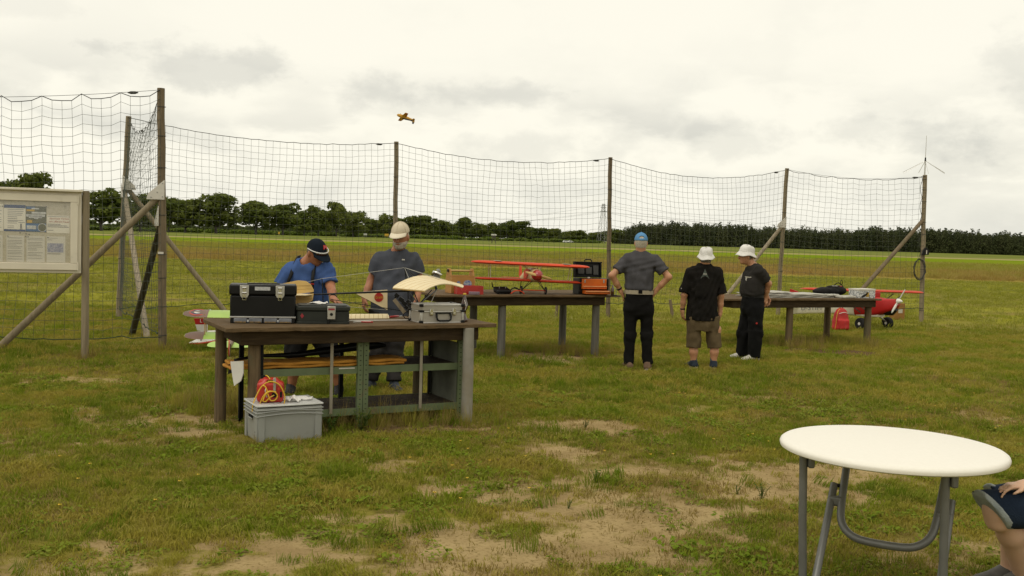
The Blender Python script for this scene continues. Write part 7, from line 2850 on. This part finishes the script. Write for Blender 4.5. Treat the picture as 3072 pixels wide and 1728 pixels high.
hair_cap(pe, hd, f_, UP, M_HAIRG, .06, -.075, front=.0)
MB().lathe([(.032, -.014), (.035, 0), (.032, .014)], 14, wL + (eL - wL) * .10, frame(eL - wL)).build('wrist_watch', M_BLACK, pe, True, True)
M_SH2 = mat('navy_trainer', (0.022, 0.03, 0.042), (0.014, 0.02, 0.03), 30, .7)
M_SOCK = cloth('grey_sock', (0.12, 0.125, 0.13))
for (x_, y_), d_ in (((2081, 1085), A3(-.30, 1, 0)), ((2140, 1088), A3(.12, 1, 0))):
    a_ = P_(x_, y_)
    ss = SDF().con(A3(a_[0], Y0, .06), A3(a_[0], Y0, .17), .042, .045, .01)
    solid('sock', ss, M_SOCK, pe, .007)
    shoe(pe, A3(a_[0], Y0 - .02, .08), d_, M_SH2, M_SOLE, .28, .03)

# ---------------------------------------------------------------- man in dark T-shirt, white hat, side view
g = gz(2246, 1081)
Y0 = g[1]
pe = person('man in dark T-shirt and loose black trousers, white bucket hat, hands behind his back', g)
f_ = unit(A3(-.93, -.36, 0))
sd_ = np.cross(f_, UP)
RT_ = np.stack([-sd_, f_, UP], 1)
hd = P_(2238, 768)
nk = P_(2259, 797)
ctr = P_(2258, 888)
near_s, far_s = nk - sd_ * .165 * np.sign((-sd_)[1]) * -1, None
sv = A3(-f_[1], f_[0], 0)
if sv[1] > 0:
    sv = -sv                       # towards the camera
sN, sF = P_(2277, 812, -.16), P_(2252, 810, .17)
eN, eF = P_(2306, 851, -.10), P_(2296, 852, .22)
wN, wF = P_(2296, 893, .0), P_(2300, 890, .14)
s = SDF()
hf = unit(A3(-.97, -.12, -.03))
hu = unit(A3(-.05, 0, 1))
add_head(s, hd, hf, hu, nk, 1.0)
Rtor = np.stack([sv, f_, UP], 1)
s.loft(ctr, Rtor, [(-.05, .14, .09), (.2, .15, .10), (.38, .14, .09), (.46, .06, .05)], 2.2)
s.cap(nk, sN, .04, .045, .03).cap(nk, sF, .04, .045, .03)
for sh, el, wr_, q in ((sN, eN, wN, 1), (sF, eF, wF, -1)):
    s.cap(sh, el, .050, .042, .02).cap(el, el * .5 + wr_ * .5, .044, .038, .02).cap(el * .5 + wr_ * .5, wr_, .038, .028, .02)
    add_hand(s, wr_, A3(.22, .10 * q, -.9), A3(-.6, .5 * q, -.2), A3(-.3, -.6, .2), .55, .95)
solid('body', s, M_SKIN, pe, .007)
M_C3 = cloth('charcoal_tshirt', (0.031, 0.028, 0.025), (0.023, 0.021, 0.019))
s = SDF()
hT_ = nk[2] - ctr[2]
s.loft(ctr, Rtor, [(-.01, .165, .135, 0, .0), (.03, .178, .158, 0, .01), (.12, .182, .162, 0, .012), (.24, .19, .150, 0, .0), (.34, .188, .130, 0, -.01), (hT_ - .06, .15, .10, 0, -.01), (hT_ - .01, .085, .075, 0, 0), (hT_ + .012, .070, .062)], 2.3)
for sh, el in ((sN, eN), (sF, eF)):
    s.cap(nk - A3(0, 0, .03), sh, .056, .064, .07)
    s.cap(sh, sh + (el - sh) * .30, 0.064, 0.068, .05).con(sh + (el - sh) * .16, sh + (el - sh) * .78, 0.067, 0.078, .035)
s.sub(lambda P: _cap(P, nk + A3(-.012, .0, .0), nk + A3(-.03, 0, .12), .062, .062))
solid('t_shirt', s, M_C3, pe, .009, .009, seed=21, wl_=(.05, .13))
c = P_(2240, 833, -.125)
MB().prism([(-.035, .020), (.055, .014), (.055, .004), (.0, -.004), (-.012, -.045), (-.022, -.03), (-.02, .0)], 0, .012, lambda u, v, w: c + A3(u, -.02 - w + abs(u) * -.2, v)).build('chest_print', M_PLATE, pe, True)
M_C3T = cloth('black_cotton_trousers', (0.0085, 0.0083, 0.008), (0.0055, 0.0055, 0.0055))
s = SDF()
s.loft(A3(ctr[0], Y0, P_(2258, 950)[2]), Rtor, [(-.02, .10, .08), (.05, .165, .13), (.12, .178, .145), (.22, .172, .148), (ctr[2] - P_(2258, 950)[2] - .0, .165, .138)], 2.3, .05)
for h_, k_, a_ in ((P_(2266, 925, -.09), P_(2266, 1000, -.11), P_(2262, 1069, -.12)), (P_(2250, 925, .09), P_(2231, 1000, .10), P_(2229, 1062, .14))):
    s.cap(h_, k_, .112, .100, .03)
    s.con(k_ + (h_ - k_) * .1, A3(a_[0], a_[1], .055), .104, .088, .03)
solid('trousers', s, M_C3T, pe, .009, .008, seed=23, aniso=(1, 1, 1))
c = P_(2270, 970, -.215)
MB().lathe([(.014, 0), (.014, .004)], 12, c, frame(A3(0, -1, 0))).build('red_logo', M_RED, pe, True)
pts = [ctr + Rtor @ A3(.172 * math.cos(a), .146 * math.sin(a), .0) for a in np.linspace(0, 6.283, 33)[:-1]]
mb = MB()
for i_ in range(32):
    mb.beam(pts[i_], pts[(i_ + 1) % 32], .008, .036, UP)
mb.build('belt', M_BLACK, pe, True)
bucket_hat(pe, hd + hu * .012, hf, unit(A3(.16, 0, 1)), M_HATW, .98, 8)
hair_cap(pe, hd, hf, hu, M_HAIRG, .04, -.06, front=-.02)
eyes(pe, hd, hf, hu)
M_SHW = mat('white_trainer', (0.55, 0.52, 0.46), (0.42, 0.40, 0.35), 30, .6)
gN, gF = gz(2259, 1080), gz(2226, 1072)
shoe(pe, A3(P_(2262, 1069, -.12)[0], P_(2262, 1069, -.12)[1], .08), A3(-.95, -.28, 0), M_SHW, M_SOLE, .27)
shoe(pe, A3(P_(2229, 1062, .14)[0], P_(2229, 1062, .14)[1], .08), A3(-1, -.05, 0), M_SHW, M_SOLE, .27)

# ---------------------------------------------------------------- man in blue T-shirt bending over the bench
Y0 = 10.22
g = A3(gy(935, 1180, Y0)[0], Y0, 0)
pe = person('man in blue T-shirt and navy cap with black neck straps, bent over the bench', g)
f_ = unit(A3(.42, -.90, 0))
hd = P_(948, 756, -.20)
nk = P_(921, 788, -.13)
sL, sR = P_(872, 811, -.10), P_(979, 811, -.16)
eL, eR = P_(842, 862, -.10), P_(991, 856, -.22)
wL, wR = P_(862, 912, -.36), P_(1001, 898, -.44)
pv = P_(925, 948, .06)
upT = unit(nk - pv)
sdT = unit(sR - sL)
fT = unit(np.cross(upT, sdT))
if fT @ f_ < 0:
    fT = -fT
sdT = np.cross(fT, upT)
RTo = np.stack([sdT, fT, upT], 1)
hT_ = np.linalg.norm(nk - pv)
hf = unit(A3(.72, -.52, -.52))
hu = unit(A3(.30, -.42, .86))
s = SDF()
add_head(s, hd, hf, hu, nk, 1.03)
s.loft(pv, RTo, [(-.05, .16, .10), (.25, .17, .13), (hT_ - .15, .15, .1), (hT_ - .03, .07, .06)], 2.2)
s.cap(nk, sL, .042, .048, .03).cap(nk, sR, .042, .048, .03)
for sh, el, wr_, d_, n_ in ((sL, eL, wL, A3(.3, -.5, -.5), A3(.6, -.1, -.4)), (sR, eR, wR, A3(.85, -.35, -.40), A3(-.1, -.2, -1))):
    s.cap(sh, el, .056, .046, .02).cap(el, el * .5 + wr_ * .5, .047, .042, .02).cap(el * .5 + wr_ * .5, wr_, .042, .030, .02)
    add_hand(s, wr_, d_, n_, A3(.3, -.6, .4), .5, 1.0)
for hx, kx, ax in (((898, 985), (884, 1085, -.05), (873, 1172)), ((952, 985), (1003, 1085, -.05), (1016, 1166))):
    h_, k_ = P_(*hx), P_(*kx)
    a_ = P_(ax[0], ax[1], .02)
    s.cap(h_, k_, .09, .062, .02)
    c_ = k_ * .62 + a_ * .38 + A3(0, .015, 0)
    s.cap(k_, c_, .058, .060, .02).cap(c_, a_, .058, .038, .02).cap(a_, A3(a_[0], a_[1], .05), .038, .036, .02)
solid('body', s, M_SKINR, pe, .007)
M_C4 = cloth('blue_tshirt', (0.062, 0.115, 0.285), (0.050, 0.095, 0.245))
s = SDF()
s.loft(pv, RTo, [(-.06, .215, .165, 0, .02), (.06, .222, .185, 0, .03), (.20, .225, .180, 0, .025), (.34, .222, .155, 0, .01), (hT_ - .13, .20, .125), (hT_ - .05, .13, .09), (hT_ + .0, .082, .07), (hT_ + .02, .07, .06)], 2.3)
for sh, el in ((sL, eL), (sR, eR)):
    s.cap(nk - upT * .03, sh, .062, .070, .08)
    s.cap(sh, sh + (el - sh) * .30, 0.071, 0.075, .05).con(sh + (el - sh) * .16, sh + (el - sh) * .86, 0.074, 0.080, .04)
s.sub(lambda P: _cap(P, nk + fT * .012, nk + upT * .10 + fT * .03, .066, .068))
solid('t_shirt', s, M_C4, pe, .009, .007, seed=31, wl_=(.05, .13))
M_C4T = cloth('black_shorts', (0.011, 0.0105, 0.010), (0.0075, 0.007, 0.007))
s = SDF()
s.loft(P_(925, 978, .06), np.stack([sdT, np.cross(UP, sdT), UP], 1), [(-.05, .19, .14), (.05, .21, .17), (.16, .212, .175)], 2.5)
for hx, kx in (((896, 985), (882, 1076, -.06)), ((954, 985), (1000, 1076, -.06))):
    s.con(P_(*hx), P_(*kx), .128, .104, .035)
solid('shorts', s, M_C4T, pe, .009, .008, seed=33)
M_NAVY = cloth('navy_cotton', (0.011, 0.016, 0.024), (0.008, 0.012, 0.018))
hat, Rh, oh = cap_hat(pe, hd, hf, hu, M_NAVY, M_NAVY, hs=1.06)
lg = oh + (Rh[:, 1] * .083 + Rh[:, 2] * .070 + Rh[:, 0] * -.012) * 1.06
ln = unit(Rh[:, 1] * .62 + Rh[:, 2] * .72)
lx = Rh[:, 0]
ly = np.cross(ln, lx)
if ly @ Rh[:, 2] < 0:
    ly = -ly
MB().prism([(-.022, -.02), (-.022, .012), (-.012, .022), (-.004, .01), (.004, .026), (.014, .018), (.020, -.02), (.01, -.02), (.006, -.005), (-.006, -.005), (-.010, -.02)], -.010, .006,
           lambda u, v, w: lg + lx * u + ly * v + ln * w).build('cap_emblem', M_RED, pe, True)
hr = hair_cap(pe, hd, hf, hu, M_HAIRG, .05, -.05, 1.03, front=-.01)
eyes(pe, hd, hf, hu)
M_SUNG = mat('white_sunglasses', (0.74, 0.73, 0.68), rough=.3)
gg = [oh + (Rh[:, 0] * math.sin(a) * .096 + Rh[:, 1] * math.cos(a) * .120 + Rh[:, 2] * (.016 + .014 * math.cos(a))) * 1.06 for a in np.radians(np.linspace(-100, 100, 25))]
MB().tube(gg, .0055, 6).build('sunglasses', M_SUNG, pe, True, True)
P = [[oh + (Rh[:, 0] * math.sin(a) * .098 + Rh[:, 1] * math.cos(a) * .123 + Rh[:, 2] * (.026 - .024 * t)) * 1.06 for t in (0, .5, 1)] for a in np.radians(np.linspace(-48, 48, 13))]
MB().sheet(P, .003).build('sunglass_lens', M_BROWN, pe, True, True)


def ribbon(pts, w, face, th=.006):
    P = []
    pts = smooth_path(pts, 5)
    for i_ in range(len(pts)):
        d = unit(pts[min(i_ + 1, len(pts) - 1)] - pts[max(i_ - 1, 0)])
        x = unit(np.cross(d, face))
        P.append([pts[i_] - x * w / 2, pts[i_], pts[i_] + x * w / 2])
    return MB().sheet(P, th)


ch = lambda a, h, b: pv + sdT * a + upT * h + fT * b
ribbon([nk + sdT * -.085 - fT * .05 + upT * .045, nk + sdT * -.095 + fT * .02 + upT * .035, ch(-.105, hT_ - .09, .135), ch(-.11, hT_ - .2, .172), ch(-.11, .22, .215), ch(-.09, .08, .23)], .034, fT).build('neck_strap', M_BLACK, pe, True, True)
ribbon([nk + sdT * .085 - fT * .05 + upT * .04, nk + sdT * .10 + fT * .02 + upT * .028, ch(.125, hT_ - .10, .130), ch(.15, hT_ - .2, .165), ch(.16, .22, .200), ch(.15, .08, .215)], .034, fT).build('neck_strap', M_BLACK, pe, True, True)
MB().box(ch(-.11, hT_ - .155, .165), (.036, .010, .010), RTo).build('strap_slider', M_RED, pe, True)
MB().lathe([(.036, -.013), (.040, 0), (.036, .013)], 14, wR + (eR - wR) * .12, frame(eR - wR)).build('wrist_watch', M_BLACK, pe, True, True)
M_SH4 = mat('black_shoe', (0.02, 0.02, 0.021), (0.014, 0.014, 0.015), 30, .7)
for (x_, y_) in ((873, 1172), (1016, 1166)):
    a_ = P_(x_, y_, .02)
    ss = SDF().con(A3(a_[0], a_[1], .06), A3(a_[0], a_[1], .15), .042, .044, .01)
    solid('sock', ss, M_C4T, pe, .007)
    shoe(pe, A3(a_[0], a_[1], .08), A3(.1, -1, 0), M_SH4, M_SH4, .28)

# ---------------------------------------------------------------- bearded man in the cream cap
Y0 = 10.72
g = A3(gy(1160, 1170, Y0)[0], Y0, 0)
pe = person('bearded man in slate blue T-shirt and cream cap standing behind the bench', g)
f_ = unit(A3(-.18, -.98, 0))
hd = P_(1202, 710, -.09)
nk = P_(1192, 756, -.02)
sL, sR = P_(1138, 778), P_(1241, 780)
eL, eR = P_(1114, 840, .02), P_(1260, 842, .02)
wL, wR = P_(1094, 893, -.10), P_(1252, 893, -.12)
pv = P_(1176, 935)
sdT = np.cross(f_, UP)
if sdT[0] < 0:
    sdT = -sdT
RTo = np.stack([sdT, f_, UP], 1)
hT_ = nk[2] - pv[2]
sh_x = nk[0] - pv[0]
hf = unit(A3(-.22, -.95, -.20))
hu = unit(A3(-.05, -.19, .98))
s = SDF()
add_head(s, hd, hf, hu, nk, 1.06)
s.loft(pv, RTo, [(-.05, .16, .10), (.25, .17, .13), (hT_ - .15, .15, .1), (hT_ - .03, .07, .06)], 2.2)
s.cap(nk, sL, .042, .048, .03).cap(nk, sR, .042, .048, .03)
for sh, el, wr_, q in ((sL, eL, wL, 1), (sR, eR, wR, -1)):
    s.cap(sh, el, .054, .045, .02).cap(el, el * .5 + wr_ * .5, .046, .041, .02).cap(el * .5 + wr_ * .5, wr_, .041, .030, .02)
    add_hand(s, wr_, A3(-.08 * q, -.12, -1), A3(q * .8, .4, 0), A3(0, -1, 0), .45, 1.02)
solid('body', s, M_SKINR, pe, .007)
M_C5 = cloth('slate_tshirt', (0.070, 0.075, 0.090), (0.056, 0.060, 0.073))
s = SDF()
k_ = sh_x
s.loft(pv, RTo, [(-.05, .215, .175), (.06, .222, .190), (.18, .228, .185, k_ * .25, .01), (.32, .225, .160, k_ * .5), (hT_ - .14, .210, .130, k_ * .8), (hT_ - .06, .14, .095, k_ * .9), (hT_ - .01, .085, .072, k_), (hT_ + .015, .072, .062, k_)], 2.3)
for sh, el in ((sL, eL), (sR, eR)):
    s.cap(nk - A3(0, 0, .03), sh, .062, .070, .08)
    s.cap(sh, sh + (el - sh) * .30, 0.072, 0.077, .05).con(sh + (el - sh) * .16, sh + (el - sh) * .66, 0.076, 0.080, .04)
s.sub(lambda P: _cap(P, nk + f_ * .01, nk + A3(0, 0, .12) + f_ * .04, .066, .068))
solid('t_shirt', s, M_C5, pe, .009, .007, seed=41, wl_=(.05, .13))
c = P_(1210, 779, -.145)
MB().box(c + A3(0, -.006, 0), (.030, .006, .014)).build('chest_logo', M_PLATE, pe, True)
M_C5T = cloth('grey_trousers', (0.036, 0.033, 0.031), (0.025, 0.023, 0.022), .4)
s = SDF()
s.loft(P_(1165, 985), RTo, [(-.05, .18, .14), (.05, .20, .165), (.20, .205, .170)], 2.5)
legs_ = ((P_(1145, 985), P_(1130, 1075), P_(1113, 1145, .0)), (P_(1190, 985), P_(1184, 1075), P_(1182, 1147, -.1)))
for h_, q_, a_ in legs_:
    s.cap(h_, q_, .112, .092, .03)
    s.con(q_ + (h_ - q_) * .1, A3(a_[0], a_[1], .10), .094, .080, .03)
solid('trousers', s, M_C5T, pe, .009, .010, seed=43, aniso=(1, 1, 1))
M_CREAMC = cloth('cream_cotton', (0.60, 0.52, 0.38), (0.50, 0.43, 0.31), .3)
M_CREAMB = cloth('cream_brim', (0.68, 0.61, 0.47), (0.62, 0.55, 0.42), .3)
hat, Rh, oh = cap_hat(pe, hd + hu * .016, hf, hu, M_CREAMC, M_CREAMB, hs=1.08)
seams = MB()
for a in np.radians((90, 30, 150, -30, -150, -90)):
    seams.tube([oh + (Rh[:, 0] * math.cos(a) * .0875 * math.cos(b) + Rh[:, 1] * math.sin(a) * .1085 * math.cos(b) + Rh[:, 2] * .1045 * math.sin(b)) * 1.10 for b in np.radians(np.linspace(2, 88, 10))], .0018, 4)
o = seams.build('cap_seams', M_CREAMC, pe, True)
o.parent = hat
hair_cap(pe, hd, hf, hu, M_HAIRW, .04, -.06, 1.06, front=.0)
s = SDF()
R_ = np.stack([np.cross(hf, hu), unit(hf - hu * (hf @ hu)), hu], 1)
hfo = R_[:, 1]
s.ell(hd + hfo * .020 - hu * .052, A3(.071, .080, .070) * 1.06, R_, .02)
s.ell(hd + hfo * .062 - hu * .094, A3(.040, .036, .032) * 1.06, R_, .03)
s.cap(hd + hfo * .098 - hu * .046 - R_[:, 0] * .030, hd + hfo * .098 - hu * .046 + R_[:, 0] * .030, .010, .010, .01)
s.cut(hd - hu * .036 - hfo * .0, unit(hu + hfo * .12))
s.cut(hd - hfo * .03, -hfo)
s.sub(lambda P: _ell(P, hd + hfo * .110 - hu * .064, A3(.026, .040, .010), R_))
solid('beard', s, M_HAIRW, pe, .006, .003, wl_=(.02, .05))
eyes(pe, hd, hf, hu)
M_SH5 = mat('slate_shoe', (0.055, 0.062, 0.075), (0.035, 0.04, 0.05), 30, .7)
shoe(pe, A3(legs_[0][2][0], legs_[0][2][1], .08), A3(-.25, -1, 0), M_SH5, M_SOLE, .29)
shoe(pe, A3(legs_[1][2][0], legs_[1][2][1], .08), A3(.45, -1, 0), M_SH5, M_SH5, .29)

# ---------------------------------------------------------------- seated person at the right edge
K1 = gy(2993, 1528, 4.58)
A1 = gy(3066, 1760, 4.80)
A1[2] = .085
g = A3(K1[0] + .42, K1[1] + .15, 0)
pe = person('seated person in rolled denim shorts with a wrist watch, beside the round table', g)
hip1 = K1 + A3(.46, .06, .0)
K2 = K1 + A3(.17, .24, -.02)
hip2 = hip1 + A3(.02, .22, 0)
A2 = A3(K2[0] + .05, K2[1] + .06, .085)
pv = (hip1 + hip2) / 2 + A3(.05, 0, .02)
nk = pv + A3(.10, 0, .52)
hd = nk + A3(-.02, 0, .17)
sN, sF = nk + A3(.0, -.19, -.06), nk + A3(.0, .19, -.06)
wN = gy(3086, 1456, 4.55)
eN = wN + A3(.24, -.03, .10)
eF = sF + A3(-.05, .06, -.28)
wF = hip2 + A3(-.05, .02, .11)
s = SDF()
add_head(s, hd, A3(-1, 0, 0), UP, nk, 1.0)
s.loft(pv, I3, [(-.05, .11, .15), (.25, .10, .15), (.42, .085, .15), (.50, .05, .06)], 2.2)
s.cap(nk, sN, .04, .045, .03).cap(nk, sF, .04, .045, .03)
for sh, el, wr_ in ((sN, eN, wN), (sF, eF, wF)):
    s.cap(sh, el, .048, .040, .02).cap(el, el * .5 + wr_ * .5, .042, .036, .02).cap(el * .5 + wr_ * .5, wr_, .036, .027, .02)
add_hand(s, wN, A3(-1, .12, -.10), A3(0, -.05, -1), A3(0, -1, 0), .42, .95)
add_hand(s, wF, A3(-1, -.1, -.2), A3(0, 0, -1), A3(0, -1, 0), .35, .95)
for hp_, kn, an_ in ((hip1, K1, A1), (hip2, K2, A2)):
    s.cap(hp_, kn, .082, .056, .03)
    cf = kn * .66 + an_ * .34 + A3(.022, 0, 0)
    s.cap(kn + A3(-.004, 0, -.005), kn + A3(0, 0, -.05), .055, .054, .03)
    s.cap(kn, cf, .053, .060, .03).cap(cf, an_, .058, .037, .03).cap(an_, A3(an_[0], an_[1], .05), .038, .036, .02)
solid('body', s, M_SKINL, pe, .008)
M_DEN = cloth('dark_denim', (0.019, 0.030, 0.052), (0.013, 0.021, 0.038), .5)
M_DENI = cloth('denim_cuff', (0.36, 0.39, 0.38), (0.26, 0.29, 0.29), .5)
s = SDF()
s.loft(pv + A3(.02, 0, -.06), I3, [(-.08, .15, .19), (.0, .16, .20), (.10, .14, .175)], 2.5)
for hp_, kn in ((hip1, K1), (hip2, K2)):
    d_ = unit(kn - hp_)
    s.concut(hp_ + A3(.06, 0, .0), kn + d_ * .10 + A3(0, 0, .004), .102, .084, kn + d_ * .040, d_ + A3(0, 0, -.85), .03)
shorts = solid('denim_shorts', s, M_DEN, pe, .008, .004, seed=51)
for hp_, kn in ((hip1, K1), (hip2, K2)):
    d_ = unit(kn - hp_)
    n_ = unit(d_ + A3(0, 0, -.85))
    ss = SDF().con(kn - d_ * .14, kn + d_ * .10 + A3(0, 0, .004), .096, .0865, .004)
    ss.cut(kn + d_ * .046, n_).cut(kn + d_ * .008, -n_)
    solid('rolled_cuff', ss, M_DENI, pe, .006, .001)
M_TOPP = cloth('grey_top', (0.20, 0.20, 0.22))
s = SDF()
s.loft(pv, I3, [(.03, .14, .185), (.2, .125, .175), (.40, .115, .18), (.47, .08, .12), (.505, .06, .07)], 2.3)
for sh, el in ((sN, eN), (sF, eF)):
    s.cap(nk - A3(0, 0, .05), sh, .05, .062, .04)
    s.cap(sh, sh + (el - sh) * .30, 0.060, 0.064, .05).con(sh + (el - sh) * .16, sh + (el - sh) * .6, 0.063, 0.070, .03)
s.sub(lambda P: _cap(P, nk, nk + A3(0, 0, .12), .062, .062))
solid('top', s, M_TOPP, pe, .010, .006, seed=53)
hair_cap(pe, hd, A3(-1, 0, 0), UP, M_HAIRG, .2, -.06, 1.0, grow=.014, front=.05)
eyes(pe, hd, A3(-1, 0, 0), UP)
wd_ = unit(eN - wN)
wc = wN + wd_ * .035
MB().lathe([(.031, -.011), (.0335, 0), (.031, .011)], 18, wc, frame(wd_)).build('watch_strap', M_BLACK, pe, True, True)
fn_ = unit(A3(-.25, -.85, .35))
MB().lathe([(.0195, 0), (.021, .004), (.021, .010), (.018, .012)], 22, wc + fn_ * .028, frame(fn_)).build('watch_case', M_CHROME, pe, True, True)
MB().lathe([(.0165, .0), (.0165, .0018)], 20, wc + fn_ * .0405, frame(fn_)).build('watch_dial', M_FINW, pe, True)
M_SH6 = mat('grey_sneaker', (0.16, 0.155, 0.145), (0.11, 0.105, 0.10), 30, .7)
shoe(pe, A1, A3(-1, -.15, 0), M_SH6, M_SOLE, .26)
shoe(pe, A2, A3(-1, -.1, 0), M_SH6, M_SOLE, .26)
# the chair the person sits on
zs = pv[2] - .155
chq = thing('garden_chair', 'white plastic garden chair under the seated person', 'chair', A3(pv[0], pv[1], 0))
MB().box((.02, 0, zs), (.44, .46, .03)).build('seat', M_WPL, chq, bev=.01)
for x_ in (-.17, .21):
    for y_ in (-.2, .2):
        MB().tube([(x_, y_, zs - .016), (x_ * 1.15, y_ * 1.1, 0)], [.022, .016], 8).build('leg', M_WPL, chq)
MB().box((.30, 0, zs + .32), (.03, .44, .46), roty(.22)).build('backrest', M_WPL, chq, bev=.012)
for y_ in (-.19, .19):
    MB().tube([(.23, y_, zs), (.27, y_, zs + .14)], .018, 8).build('back_support', M_WPL, chq)
